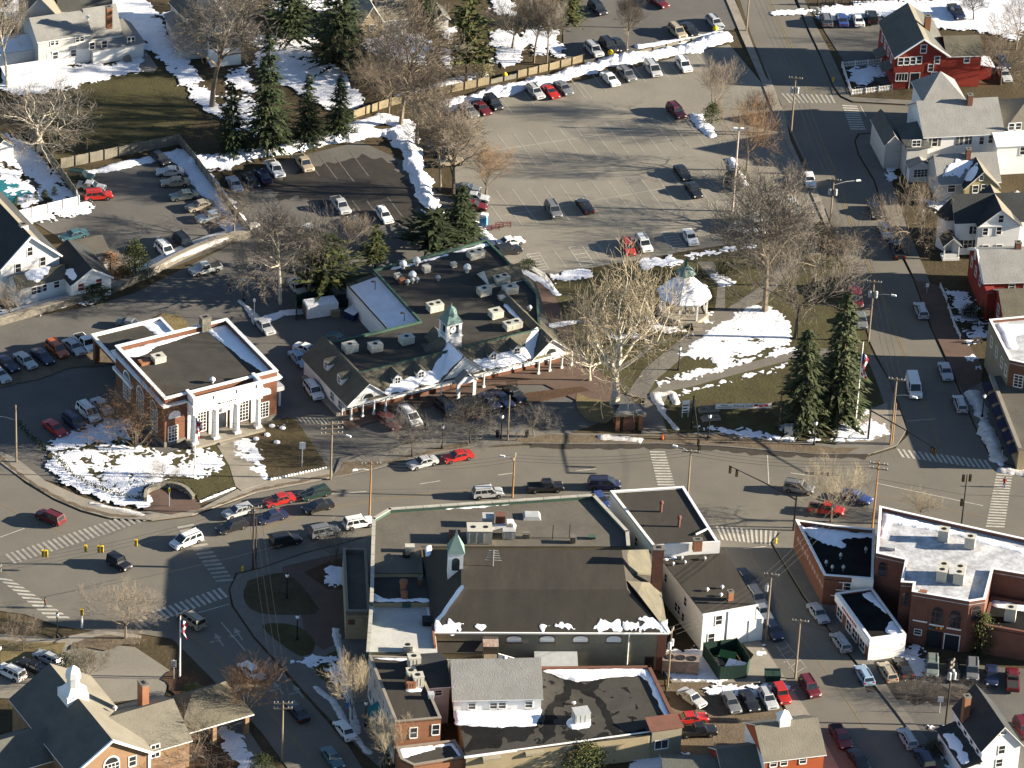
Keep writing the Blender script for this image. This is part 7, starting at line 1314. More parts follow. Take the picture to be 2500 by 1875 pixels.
for a in (
    # upper lot and snow-ridge row
    ('suv', 'black', 1459, 20, .75, .66, 'black SUV alone near the top of the upper lot'), ('sedan', 'maroon', 1607, 2, .8, .5, 'dark car cut by the top edge of the upper lot'),
    ('suv', 'silver', 1450, 121, *SE, 'silver SUV at the left end of the upper lot row'), ('suv', 'black', 1486, 111, *SE, 'black SUV second in the upper lot row beside a yellow sack'), ('sedan', 'black', 1510, 107, *SE, 'black car hidden behind the twin-stemmed tree'),
    ('suv', 'tan', 1654, 76, *SE, 'tan SUV in the upper lot row next to a black car'), ('sedan', 'black', 1684, 70, *SE, 'black sedan between tan SUV and silver wagon in the upper lot'), ('wagon', 'silver', 1746, 53, *SE, 'silver wagon at the right end of the upper lot row'),
    ('wagon', 'silver', 1307, 222, *SE, 'silver wagon with dark roof left of a small red car by the snow bank'), ('coupe', 'red', 1344, 222, *SE, 'small red car in the row along the snow bank'), ('sedan', 'grey', 1376, 213, *SE, 'grey sedan right of the small red car'),
    ('sedan', 'white', 1490, 191, *SE, 'white sedan in the snow bank row left of a dark grey SUV'), ('suv', 'grey', 1530, 181, *SE, 'dark grey SUV right of the white sedan at the snow bank'), ('minivan', 'silver', 1594, 167, .6, .78, 'silver minivan in the snow bank row'), ('suv', 'white', 1669, 158, .6, .78, 'white SUV at the right end of the snow bank row'),
    ('suv', 'black', 1204, 251, *SE, 'black SUV at the left end of the open lot'), ('sedan', 'maroon', 1176, 262, *SE, 'dark red car beside the black SUV at the open lot left end'), ('sedan', 'grey', 1145, 268, *SE, 'grey car behind twigs at the open lot left end'),
    ('suv', 'maroon', 1651, 271, .72, .69, 'dark maroon SUV beside the lot island'), ('sedan', 'black', 1667, 420, .6, .8, 'upper of two black sedans in the middle of the open lot'), ('sedan', 'black', 1694, 462, .6, .8, 'lower of two black sedans in the middle of the open lot'), ('suv', 'black', 1792, 445, .6, .8, 'black SUV behind shrubs by the light mast'),
    ('suv', 'grey', 1351, 512, .55, .83, 'grey SUV left of a black car in the open lot'), ('sedan', 'black', 1428, 501, -.6, -.8, 'black sedan with red tail lights right of the grey SUV'), ('wagon', 'red', 1534, 602, .35, .94, 'bright red wagon facing the gazebo'), ('suv', 'white', 1571, 595, .55, .83, 'white SUV right of the bright red wagon'), ('sedan', 'white', 1685, 577, .5, .86, 'white sedan next to the striped bay'), ('hatch', 'white', 1812, 556, .9, .3, 'white hatchback half hidden by park trees'), ('van', 'white', 1844, 548, .5, .86, 'white van behind the park trees'), ('pickup', 'white', 1932, 500, .55, .83, 'white truck with snow on it by the light mast'),
    ('sedan', 'white', 1246, 588, .95, -.2, 'white sedan above the black SUV behind the shopping row'), ('suv', 'black', 1240, 610, .95, -.2, 'black SUV behind the shopping row'),
    ('sedan', 'silver', 1078, 352, .9, .1, 'silver car at the top of the row between the lots'), ('sedan', 'black', 1085, 370, .9, .1, 'black car second in the row between the lots'), ('sedan', 'tan', 1100, 392, .95, -.1, 'tan sedan third in the row between the lots'), ('sedan', 'grey', 1140, 458, .9, .1, 'grey car behind the small fine-twigged tree'), ('sedan', 'silver', 1160, 480, .9, .1, 'silver car by the blue portable toilet'), ('sedan', 'maroon', 1155, 500, .9, .1, 'dark red car closest to the blue portable toilet'),
    # west lots
    ('hatch', 'black', 392, 385, .75, .6, 'dark car at the corner of the grey fences'), ('sedan', 'silver', 415, 417, -1, .02, 'silver sedan below the dark corner car'), ('sedan', 'gold', 427, 443, -1, .05, 'pale gold sedan third along the grey fence'), ('sedan', 'greygreen', 450, 475, -1, .12, 'grey-green sedan fourth along the grey fence'), ('sedan', 'gold', 488, 500, -1, .25, 'tan sedan under the spreading tree'), ('sedan', 'paleblue', 514, 527, -1, .2, 'pale blue car mostly hidden by the spreading tree'),
    ('suv', 'green', 196, 430, 1, .12, 'dark green SUV at the top of the white fence lot'), ('sedan', 'silver', 223, 453, 1, .12, 'silver sedan between dark green and red SUVs'), ('suv', 'red', 240, 476, 1, -.08, 'red SUV at the end of the white fence'), ('sedan', 'teal', 180, 572, -1, .25, 'dark teal car beside the carport'), ('suv', 'white', 404, 610, .72, .69, 'white SUV above the stone wall'), ('suv', 'black', 449, 590, .75, .66, 'black SUV above the stone wall right of a white one'), ('pickup', 'silver', 502, 655, -1, .22, 'silver car on the lane below the stone wall'),
    ('sedan', 'silver', 573, 448, .55, .83, 'silver wagon at the left end of the plowed corner row'), ('sedan', 'black', 612, 438, .6, .8, 'black car second in the plowed corner row'), ('sedan', 'navy', 642, 428, -.6, -.8, 'dark car with red lights left of the white pickup'), ('pickup', 'white', 671, 411, .6, .8, 'white pickup at the plowed corner'), ('pickup', 'tan', 742, 397, .6, .8, 'tan pickup shaded by the plowed bank'),
    ('pickup', 'silver', 831, 500, .6, .8, 'silver pickup with dark bed in the middle lot'), ('wagon', 'white', 938, 524, .6, .8, 'white wagon with a roof box in the middle lot'), ('sedan', 'green', 869, 543, -.6, -.8, 'dark green sedan with red lights in the middle lot'), ('sedan', 'white', 759, 564, .6, .8, 'white sedan behind the pale-trunked tree'), ('sedan', 'silver', 726, 699, .65, .76, 'silver car above the green enclosure'), ('sedan', 'blue', 768, 694, .65, .76, 'blue car above the green enclosure'), ('sedan', 'silver', 646, 795, .68, .73, 'silver sedan alone between bank and shopping row'),
    ('sedan', 'paleblue', 731, 874, .68, .7, 'pale blue sedan at the left gable of the shopping row'), ('sedan', 'white', 751, 852, .8, .3, 'white car above the pale blue sedan'), ('sedan', 'teal', 828, 828, .8, .5, 'dark blue car behind the left gable'), ('suv', 'white', 766, 953, .6, .8, 'white SUV along the shopping row side wall'),
    ('sedan', 'grey', 320, 790, .95, .2, 'grey car behind the bank canopy'), ('sedan', 'silver', -2, 912, .75, .6, 'silver car cut by the left edge'), ('sedan', 'navy', 18, 886, .75, .6, 'navy car at the left end of the bank rear row'), ('sedan', 'silver', 62, 878, .75, .62, 'silver sedan between two navy cars behind the bank'), ('sedan', 'navy', 104, 868, .75, .62, 'navy sedan left of the orange SUV'), ('suv', 'orange', 139, 852, .75, .62, 'burnt orange SUV behind the bank'), ('sedan', 'silver', 180, 845, .75, .62, 'silver sedan right of the orange SUV'), ('pickup', 'white', 209, 836, .7, .68, 'white pickup beside the bank canopy'),
    ('minivan', 'white', 216, 1005, .72, .68, 'white minivan in the bank side lot'), ('sedan', 'silver', 250, 990, .72, .68, 'silver car behind brown twigs at the bank side wall'), ('suv', 'navy', 181, 1029, .75, .62, 'navy SUV between red car and white minivan'), ('sedan', 'red', 134, 1043, .78, .6, 'red sedan in the bank side lot'),
    ('minivan', 'white', 1001, 1016, .72, .7, 'white van streaked with snow before the shopping row'), ('sedan', 'maroon', 951, 1026, .72, .7, 'dark red car left of the snow-streaked van'), ('suv', 'black', 1090, 994, .75, .66, 'black SUV under the street tree before the shopping row'), ('sedan', 'navy', 1228, 974, .75, .6, 'navy car below the shopping row porch'), ('sedan', 'black', 1258, 961, .75, .6, 'black car rightmost below the shopping row porch'), ('sedan', 'navy', 1195, 977, .75, .6, 'dark blue car partly hidden by the street tree twigs'),
    # east street kerbs
    ('sedan', 'white', 1976, 437, .3, .95, 'white sedan at the kerb opposite the grey mansion'), ('sedan', 'silver', 2163, 562, .35, .93, 'silver sedan in front of the white turret house'), ('pickup', 'black', 2191, 608, -.35, -.93, 'dark pickup with red lights at the right kerb'), ('sedan', 'black', 2136, 512, .35, .93, 'black car behind the bare street tree'), ('van', 'maroon', 2088, 725, .25, .97, 'maroon van at the park side kerb'), ('sedan', 'grey', 2102, 780, .25, .97, 'grey sedan behind the maroon van'), ('wagon', 'silver', 2249, 755, -.35, -.93, 'silver wagon at the right kerb by the brick terrace'), ('sedan', 'silver', 2309, 905, .32, .94, 'silver sedan at the right kerb above the white van'),
    ('suv', 'grey', 2017, 47, -.3, -.95, 'grey SUV leftmost of four by the dark striped fence'), ('sedan', 'blue', 2056, 46, -.3, -.95, 'blue car second of four by the dark striped fence'), ('sedan', 'white', 2095, 46, -.3, -.95, 'white car third of four by the dark striped fence'), ('suv', 'black', 2128, 41, -.3, -.95, 'black SUV rightmost of four by the dark striped fence'), ('sedan', 'navy', 2448, 150, .5, .85, 'dark blue car half hidden right of the red barn'), ('sedan', 'silver', 2452, 180, .5, .85, 'silver car right of the red barn porch'), ('pickup', 'navy', 2335, 28, .6, .8, 'dark truck on the snow beyond the red barn'),
    # south streets
    ('sedan', 'white', 842, 1780, -.6, -.8, 'white sedan at the kerb by the brick shop'), ('sedan', 'teal', 812, 1848, .6, .8, 'teal sedan driving out at the bottom edge'),
    ('sedan', 'silver', 1998, 1495, .6, .8, 'silver sedan at the kerb above the low white shop'), ('wagon', 'silver', 2053, 1565, -.55, -.83, 'silver wagon at the kerb beside the low white shop'), ('sedan', 'navy', 1888, 1536, .5, .86, 'dark sedan at the rear block kerb'), ('sedan', 'black', 1820, 1410, .55, .83, 'black car first behind the rear white block'), ('suv', 'grey', 1848, 1458, .55, .83, 'grey SUV second behind the rear white block'), ('sedan', 'silver', 1862, 1490, .55, .83, 'silver car third behind the rear white block'),
    ('suv', 'maroon', 1977, 1677, .55, .83, 'maroon SUV at the kerb by the concrete walk'), ('wagon', 'paleblue', 2110, 1645, -.5, -.86, 'blue-grey wagon at the parking kerb'), ('wagon', 'tan', 2167, 1638, -.5, -.86, 'tan wagon beside the blue-grey wagon'), ('sedan', 'black', 2205, 1627, -.5, -.86, 'black sedan beside the tan wagon'), ('suv', 'greygreen', 2276, 1627, 0, 1, 'green SUV first in the shaded hall row'), ('sedan', 'black', 2326, 1635, 0, 1, 'black car second in the shaded hall row'), ('suv', 'grey', 2374, 1636, 0, 1, 'grey SUV third in the shaded hall row'), ('sedan', 'navy', 2421, 1647, .05, 1, 'navy car fourth in the shaded hall row'), ('pickup', 'maroon', 2472, 1658, -.05, -1, 'maroon pickup at the right end of the hall row'),
    ('pickup', 'maroon', 2053, 1797, .5, .86, 'dark maroon pickup at the left kerb near the bottom'), ('sedan', 'black', 2097, 1853, .55, .83, 'black sedan at the bottom edge of the side street'), ('wagon', 'silver', 2216, 1800, -.5, -.86, 'silver wagon beside the white gable house'), ('suv', 'navy', 2257, 1852, -.5, -.86, 'navy SUV at the bottom edge beside the white gable house'), ('suv', 'maroon', 2500, 1778, .5, .8, 'dark car cut by the right edge'),
    ('sedan', 'silver', 1690, 1702, .82, .57, 'silver sedan angled behind the tan workshop'), ('sedan', 'grey', 1785, 1713, .5, .86, 'grey sedan left in the dirt lot row'), ('sedan', 'black', 1830, 1709, .5, .86, 'black sedan in the dirt lot row'), ('wagon', 'silver', 1875, 1704, .5, .86, 'silver wagon in the dirt lot row'), ('jeep', 'red', 1908, 1696, .5, .86, 'red open jeep with black top at the dirt lot'), ('sedan', 'red', 1688, 1751, .98, -.1, 'red sedan across the dirt lot'), ('pickup', 'black', 1703, 1783, .98, -.05, 'black pickup below the red sedan'),
    ('wagon', 'silver', 118, 1604, -.85, -.42, 'silver wagon at the tan meeting house lot'), ('sedan', 'black', 80, 1624, -.85, -.42, 'black sedan in the tan meeting house lot'), ('suv', 'white', 26, 1640, -.85, -.42, 'white SUV at the left edge of the tan meeting house lot'), ('hatch', 'blue', 1466, 1219, .6, .8, 'small blue car between theatre and corner block'),
    ('sedan', 'silver', 1032, 1127, -.95, .25, 'silver sedan at the kerb left of a red car'), ('sedan', 'red', 1117, 1112, -.95, .2, 'bright red sedan at the main road kerb')):
    vehicle(*a, roof=TRIM if 'roof box' in a[-1] else None)
GD = 'cars driving on the roads'
for a in (('suv', 'maroon', 122, 1262, -.9, -.4, 'dark maroon pickup-like SUV turning at the left junction'), ('jeep', 'black', 291, 1374, .86, .5, 'black soft-top jeep crossing the junction'), ('minivan', 'white', 455, 1318, -.93, .36, 'white minivan at the zebra crossing'), ('wagon', 'silver', 581, 1246, -.95, .28, 'silver wagon at the head of the queue by the brick forecourt'), ('wagon', 'black', 566, 1283, -.95, .3, 'black wagon at the head of the lower queue lane'),
          ('sedan', 'red', 682, 1218, -.97, .25, 'bright red sedan waiting in the queue'), ('wagon', 'green', 769, 1202, -.97, .25, 'dark green wagon behind the red sedan'), ('sedan', 'black', 776, 1234, -.97, .25, 'black sedan last in the lower queue lane'), ('sedan', 'navy', 663, 1259, -.97, .27, 'navy sedan behind the black wagon'), ('suv', 'black', 697, 1318, .97, -.2, 'black SUV heading right below the queue'), ('suv', 'grey', 792, 1296, .97, -.2, 'dark grey SUV heading right behind the plaza tree'), ('suv', 'white', 876, 1275, .97, -.18, 'white SUV half hidden by the theatre corner'),
          ('suv', 'silver', 1191, 1202, .99, -.08, 'silver SUV heading right on the main road'), ('pickup', 'black', 1332, 1187, 1, -.04, 'black pickup heading right on the main road'), ('minivan', 'navy', 1475, 1180, 1, 0, 'navy minivan ahead of the black pickup'), ('suv', 'grey', 1951, 1190, .98, .15, 'dark SUV behind the pale bare tree'), ('pickup', 'red', 2018, 1242, .98, .15, 'red pickup behind the pale bare tree'), ('sedan', 'blue', 2092, 1211, .95, .3, 'blue sedan right of the pale bare tree'),
          ('van', 'white', 2231, 944, .25, .97, 'white van with roof rack coming down the street'), ('wagon', 'silver', 2344, 983, -.32, -.95, 'silver wagon heading up beside the dirty snow bank'), ('minivan', 'gold', 467, 1511, -.8, -.56, 'gold minivan at the lower zebra crossing'), ('sedan', 'white', 614, 1635, -.75, -.66, 'white sedan driving up the lower left street'), ('sedan', 'black', 726, 1735, -.65, -.76, 'black car behind the timber pole on the lower left street')):
    vehicle(*a, name='moving_car', group=GD)
# ================================================================== POLES, WIRES, LAMPS, SIGNALS
def hpx(px, py, top):                  # height of an upright whose base and top are seen at these pixels
    p = G(px, py); best = 0
    d = ray(*top); q = CAM.to_2d(); 
    t = (p.to_2d()-q).dot(d.to_2d())/d.to_2d().dot(d.to_2d()); return p, CAM.z+d.z*t
POLE = {}
def pole(key, base, top, label, m=WOODP, arms=1, armw=2.4, face=0.0, trans=0, lamp=None, h=None, r=.16, group='utility poles', ins=True, armm=None):
    p, hh = hpx(*base, top); h = h or hh; t = thing('utility_pole', label, 'utility pole', (p.x, p.y, 0), face, group)
    b = MB(); b.tube([(0, 0, -.1), (0, 0, h*.5), (0, 0, h)], [r, r*.85, r*.62], 8); b.build('pole', m, t)
    zs = []
    for k in range(arms):
        z = h-.35-k*.85; zs.append(z); b = MB(); b.box(-armw/2, armw/2, -.09, .09, z-.08, z+.08); ar = b.build('crossarm', armm or WOODP, t)
        b = MB()
        for x in (-.46, -.28, .28, .46): b.lathe([(.05, z+.08), (.075, z+.2), (.05, z+.3)], 6, (x*armw, 0))
        tag(b.build('insulators', STEEL, ar), kind='stuff') if False else b.build('insulators', STEEL, ar)
    for k in range(trans):
        b = MB(); x = (-.48, .48, 0)[k]; y = (0, 0, -.5)[k]; b.lathe([(.02, h-3.1), (.27, h-3.1), (.29, h-2.1), (.27, h-2.05), (.1, h-1.95)], 10, (x, y)); b.build('transformer', STEEL, t, smooth=False)
    if lamp:
        a, ln, z = lamp; z = min(z, h-.5); c, s_ = math.cos(a-face), math.sin(a-face); b = MB(); b.tube([(0, 0, z), (c*ln*.5, s_*ln*.5, z+.45), (c*ln, s_*ln, z+.5)], .05, 6); l_ = b.build('lamp_arm', STEEL, t)
        b = MB(); b.hexa([(c*ln-.35*c-.16*s_, s_*ln-.35*s_+.16*c, z+.4), (c*ln+.5*c-.16*s_, s_*ln+.5*s_+.16*c, z+.4), (c*ln+.5*c+.16*s_, s_*ln+.5*s_-.16*c, z+.4), (c*ln-.35*c+.16*s_, s_*ln-.35*s_-.16*c, z+.4), (c*ln-.3*c-.1*s_, s_*ln-.3*s_+.1*c, z+.62), (c*ln+.4*c-.1*s_, s_*ln+.4*s_+.1*c, z+.62), (c*ln+.4*c+.1*s_, s_*ln+.4*s_-.1*c, z+.62), (c*ln-.3*c+.1*s_, s_*ln-.3*s_-.1*c, z+.62)]); b.build('lamp_head', TRIM, l_)
    POLE[key] = (Vector((p.x, p.y, 0)), h); return t
pole('w1', (40, 1129), (43, 989), 'plain pole with curved lamp arm at the left road edge', WOODP, 0, lamp=(R(180), 3.2, 7.5))
pole('m1', (807, 1171), (823, 1030), 'pale pole with three stacked crossarms by the bank drive', WOODP, 3, 3.4, R(12), lamp=(R(-20), 2.6, 8))
pole('m2', (902, 1262), (910, 1128), 'amber pole rising behind the theatre left parapet', WOODO, 1, 3.0, R(8), lamp=(R(200), 2.4, 8.2))
pole('m3', (1251, 1214), (1253, 1112), 'amber pole between silver SUV and black pickup', WOODO, 1, 2.0, R(80), lamp=(R(170), 1.8, 6.5)); pole('m4', (1239, 1076), (1252, 965), 'slim grey pole by the street lamp on the shop verge', WOODP, 0, r=.13)
pole('m5', (1679, 1205), (1684, 1098), 'pale pole beside the corner block with one crossarm', WOODP, 1, 2.6, R(-3), lamp=(R(160), 2.5, 7.8)); pole('m6', (2129, 1293), (2150, 1128), 'amber pole with double crossarm behind the wedge shop', WOODO, 2, 2.8, R(-10))
pole('e1', (2173, 1087), (2191, 922), 'tall pole at the green corner with lamp arm over the street', WOODP, 1, 2.6, R(-8), lamp=(R(-20), 3.0, 9)); pole('e1b', (2178, 1084), (2194, 985), 'short amber stub pole next to the corner pole', WOODO, 0, r=.13); pole('e2', (2120, 833), (2144, 685), 'transformer pole beside the park at the street edge', WOODP, 1, 2.4, R(-5), 2, lamp=(R(-10), 3.2, 8.5))
pole('e3', (2026, 548), (2041, 436), 'transformer pole beyond the park trees', WOODP, 1, 2.4, R(-5), 2, lamp=(R(15), 4.2, 7.5)); pole('e4', (1931, 326), (1953, 188), 'transformer pole opposite the red barn house', WOODP, 1, 2.4, R(-5), 2); pole('e5', (1822, 76), (1838, -60), 'pole at the top of the street by the upper lot', WOODP, 1, 2.4)
pole('s1', (1869, 1565), (1884, 1399), 'pale pole beside the rear white block', WOODP, 1, 2.2, R(-5), 1); pole('s2', (1941, 1657), (1954, 1512), 'pole with crossarm between hatched bay and maroon SUV', WOODP, 1, 2.4, R(-5), 0); pole('s3', (2308, 1771), (2327, 1610), 'dark transformer pole beside the white gable house', WOODD, 2, 1.2, R(60), 3); pole('s4', (1630, 1674), (1645, 1536), 'transformer pole at the dirt lot corner', WOODP, 1, 1.6, R(70), 2)
pole('p1', (617, 1390), (620, 1235), 'dark pole at the plaza tip with lamp crossarm', WOODD, 1, 2.4, R(15)); pole('p1b', (624, 1388), (629, 1262), 'thin dark twin pole at the plaza tip', WOODD, 0, r=.12); pole('p2', (688, 1856), (696, 1712), 'timber pole with crossarm on the lower left street', WOODP, 2, 2.6, R(5))
pole('p0', (-6, 1500), (2, 1380), 'pole with wired crossarms cut by the left edge', WOODP, 2, 1.6, R(40)); pole('k1', (1900, 1060), (1905, 945), 'dark pole with globe beside the banner end', WOODD, 0, r=.12)
_wn = [0]
def wire(a, b, n=3, sag=.9, sp=.9, drop=0.4, r=.022):
    (p, h), (q, g) = POLE[a], POLE[b]; d = (q-p).to_2d().normalized(); nn = Vector((-d.y, d.x, 0)); mb = MB()
    for k in range(n):
        o = nn*sp*(k-(n-1)/2) if n > 1 else nn*0; A = p+o+Vector((0, 0, h-drop)); B_ = q+o+Vector((0, 0, g-drop))
        mb.tube([A.lerp(B_, i/10)-Vector((0, 0, sag*4*(i/10)*(1-i/10))) for i in range(11)], r, 4, cap=False)
    _wn[0] += 1; o_ = mb.build('power_line', BLACK); return tag(o_, WL[(a, b)] if (a, b) in WL else 'thin sagging overhead wires', 'power line', 'overhead power lines')
WNAME = dict(w1='lamp-arm pole', m1='three-crossarm pole', m2='amber parapet pole', m3='amber mid-road pole', m4='slim grey pole', m5='corner block pole', m6='double-arm amber pole', e1='green corner pole', e2='park transformer pole', e3='pole beyond the park trees', e4='pole opposite the red barn', e5='top street pole', s1='rear block pole', s2='hatched bay pole', s3='dark transformer pole', s4='dirt lot pole', p1='plaza tip pole', p2='lower left timber pole', p0='left edge pole', k1='banner pole')
PAIRS = [('m2', 'm3'), ('m3', 'm5'), ('m5', 'm6'), ('p1', 'm2'), ('p0', 'p1'), ('p2', 'p1'), ('m1', 'm2'), ('e1', 'e2'), ('e2', 'e3'), ('e3', 'e4'), ('e4', 'e5'), ('m6', 'e1'), ('m6', 's1'), ('s1', 's2'), ('s4', 's1'), ('s2', 's3'), ('m1', 'w1')]
WL = {p: 'wires strung from the %s to the %s' % (WNAME[p[0]], WNAME[p[1]]) for p in PAIRS}
for p in PAIRS: wire(*p, n=3 if p not in (('m1', 'w1'), ('s2', 's3'), ('m6', 'e1')) else 1)
mb = MB(); a, b = G(2560, 1330), POLE['m6'][0]
mb.tube([Vector((b.x, b.y, 9)), Vector(((a.x+b.x)/2, (a.y+b.y)/2, 7.5)), Vector((a.x, a.y, 8.5))], .022, 4); tag(mb.build('power_line', BLACK), 'wire running along the white hall roof to the right edge', 'power line', 'overhead power lines')
# light mast of the open lot, flagpoles
def mast(base, top, label, m, r=.14, name='light_mast', cat='light mast'):
    p, h = hpx(*base, top); t = thing(name, label, cat, (p.x, p.y, 0)); b = MB(); b.tube([(0, 0, 0), (0, 0, h)], [r, r*.55], 8); b.build('pole', m, t); return t, h
t, h = mast((1788, 516), (1819, 314), 'tall pale light mast with two white heads at the open lot', mat('rust_streaked_steel', (.5, .46, .42), (.36, .27, .22), .7, 4, .7), .2)
for s_ in (-1, 1): b = MB(); b.box(-.3+s_*.55, .3+s_*.55, -.25, .25, h-.3, h+.05); b.bar((0, 0, h-.2), (s_*.4, 0, h-.15), .08); b.build('lamp_head', TRIM, t)
FR, FW_, FB = mat('flag_red', (.5, .03, .04)), mat('flag_white', (.75, .73, .7)), mat('flag_blue', (.03, .04, .2))
def flag(t, h, px_len, drop):           # limp flag hanging along the pole
    b = MB()
    for i in range(9):
        for k in range(3):
            z0, z1 = h-.3-px_len*i/9, h-.3-px_len*(i+1)/9; x0, x1 = k*drop/3, (k+1)*drop/3; f = lambda x, z: (.1+x*(.75+.25*math.sin(z*2)), .12*math.sin(x*7+z*1.5), z-x*.9)
            b.add([f(x0, z0), f(x1, z0), f(x1, z1), f(x0, z1)], 2 if (i < 4 and k == 0) else (k+i//2) % 2)
    b.build('flag', [FR, FW_, FB], t)
for base, top, lb, fz in (((2087, 1046), (2117, 836), 'tall white flagpole with limp flag on the green corner', 4.0), ((439, 1654), (452, 1505), 'white flagpole with limp flag in the bed by the tan meeting house', 2.6), ((475, 1170), (480, 1012), 'white flagpole with limp flag in front of the bank portico', 3.0)):
    t, h = mast(base, top, lb, TRIM, .13, 'flagpole', 'flagpole'); b = MB(); b.lathe([(.02, h), (.14, h+.1), (.02, h+.22)], 8); b.build('finial', LINEY, t); flag(t, h-(0 if fz < 3.5 else 1.5), fz, 1.0)
# ornamental globe lamps
lampx = None
GLOBE = mat('lamp_globe', (.85, .85, .82), (.75, .75, .72), 2, 4, .3)
for base, lb in (((1079, 1097), 'by the red sedan at the kerb'), ((1223, 1072), 'left of the slim grey pole'), ((1729, 1071), 'in front of the white banner'), ((1987, 1088), 'below the two park spruces'), ((140, 1559), 'by the left zebra crossing end'), ((0, 1640), 'at the far left edge'), ((725, 1563), 'on the brick plaza'), ((892, 1775), 'before the teal awning'), ((2397, 1021), 'beside the dirty snow bank'), ((700, 1462), 'in the plaza flower bed'), ((1656, 905), 'on the park path'), ((595, 735), 'near the plowed lane island')):
    p = G(*base); t = thing('street_lamp', 'black ornamental globe lamp '+lb, 'street lamp', (p.x, p.y, .1), 0, 'ornamental globe street lamps')
    if lampx is None:
        b = MB(); b.lathe([(.22, 0), (.2, .5), (.1, .7), (.07, 3.4), (.16, 3.5), (.2, 3.62)], 8); pm = b.mesh('post', BLACK); b = MB(); b.lathe([(.14, 3.62), (.27, 3.85), (.25, 4.1), (.1, 4.25)], 10); gm = b.mesh('globe', GLOBE, True); b = MB(); b.lathe([(.2, 4.2), (.05, 4.4), (.02, 4.55)], 8); cm_ = b.mesh('cap', BLACK); lampx = (pm, gm, cm_)
    for nm, me in zip(('post', 'globe', 'cap'), lampx): o = bpy.data.objects.new(nm, me); COL.objects.link(o); o.parent = t
# traffic signals
def sighead(t, x, y, z, m=BLACK, face=(0, -1), lit=None):
    b = MB(); b.box(x-.2, x+.2, y-.18, y+.18, z-.55, z+.55); s_ = b.build('signal_head', m, t); L_ = MB()
    for k, zz in enumerate((.34, 0, -.34)): L_.lathe([(.0, 0), (.13, 0), (.13, .05)], 8); n = 8*3; L_.v[-n:] = [(x+u, y-.19-w_, z+zz+v) for u, v, w_ in L_.v[-n:]]
    L_.build('lens', mat('signal_lens', (.2, .08, .02), (.1, .12, .03), 3, 3, .3), s_)
def mastarm(base, top, armtip, label, heads):
    p, h = hpx(*base, top); z = h-.6; q = G(*armtip, z); t = thing('traffic_signal', label, 'traffic signal', (p.x, p.y, 0), 0, 'mast-arm traffic signals'); b = MB(); b.tube([(0, 0, 0), (0, 0, h)], [.17, .12], 8); b.build('post', BLACK, t)
    d = q-Vector((p.x, p.y, z)); b = MB(); b.tube([(0, 0, z), d*.5+Vector((0, 0, z+.15)), d+Vector((0, 0, z))], [.12, .09, .06], 6); b.build('mast_arm', BLACK, t)
    for f in heads: sighead(t, d.x*f, d.y*f, z-.6)
mastarm((2119, 1073), (2126, 994), (2285, 1096), 'black mast-arm signal reaching over the upper crossing', (.99, .94)); mastarm((1937, 1295), (1944, 1212), (1780, 1137), 'black mast-arm signal reaching over the main road middle', (.98, .88)); mastarm((1688, 1048), (1693, 966), (1708, 1090), 'black signal post by the orange cone with arm towards the road', (.98, .85))
t, h = mast((2347, 1283), (2360, 1158), 'dark signal post with three heads behind the white hall roof', BLACK, .13, 'traffic_signal', 'traffic signal')
for x, z in ((-.5, h-.7), (.5, h-.6), (-.35, h*.45)): sighead(t, x, 0, z)
t, h = mast((2293, 1740), (2288, 1700), 'small sign post at the shaded lot kerb', STEEL, .06, 'sign_post', 'sign')
b = MB(); b.box(-.4, .4, -.04, .0, h-.9, h); b.build('sign_panel', TRIM, t)
# yellow signals hung over the left junction from a span wire
ends = [G(-40, 1480, 6.6), G(690, 1330, 6.6)]; mb = MB(); pts = [ends[0].lerp(ends[1], i/12)-Vector((0, 0, .7*4*(i/12)*(1-i/12))) for i in range(13)]; mb.tube(pts, .025, 4); tag(mb.build('span_wire', BLACK), 'span wire carrying the yellow signals over the left junction', 'wire')
for px, py, k, lb in ((105, 1351, 2, 'leftmost'), (209, 1339, 1, 'single small'), (241, 1340, 2, 'right'), (332, 1325, 1, 'small isolated')):
    c = G(px, py, 5.3); t = thing('hanging_signal', '%s yellow signal hanging over the left junction' % lb, 'traffic signal', c, 0, 'yellow hanging signals'); 
    for i in range(k): sighead(t, i*.5, 0, 0, YELP)
    b = MB(); b.tube([(.2*(k-1), 0, .5), (.2*(k-1), 0, 1.1)], .03, 4); b.build('hanger', BLACK, t)
t, h = mast((200, 1532), (202, 1488), 'white post topped by a yellow crossing signal at the left junction', TRIM, .17, 'signal_post', 'traffic signal'); sighead(t, 0, -.05, h-.4, YELP)
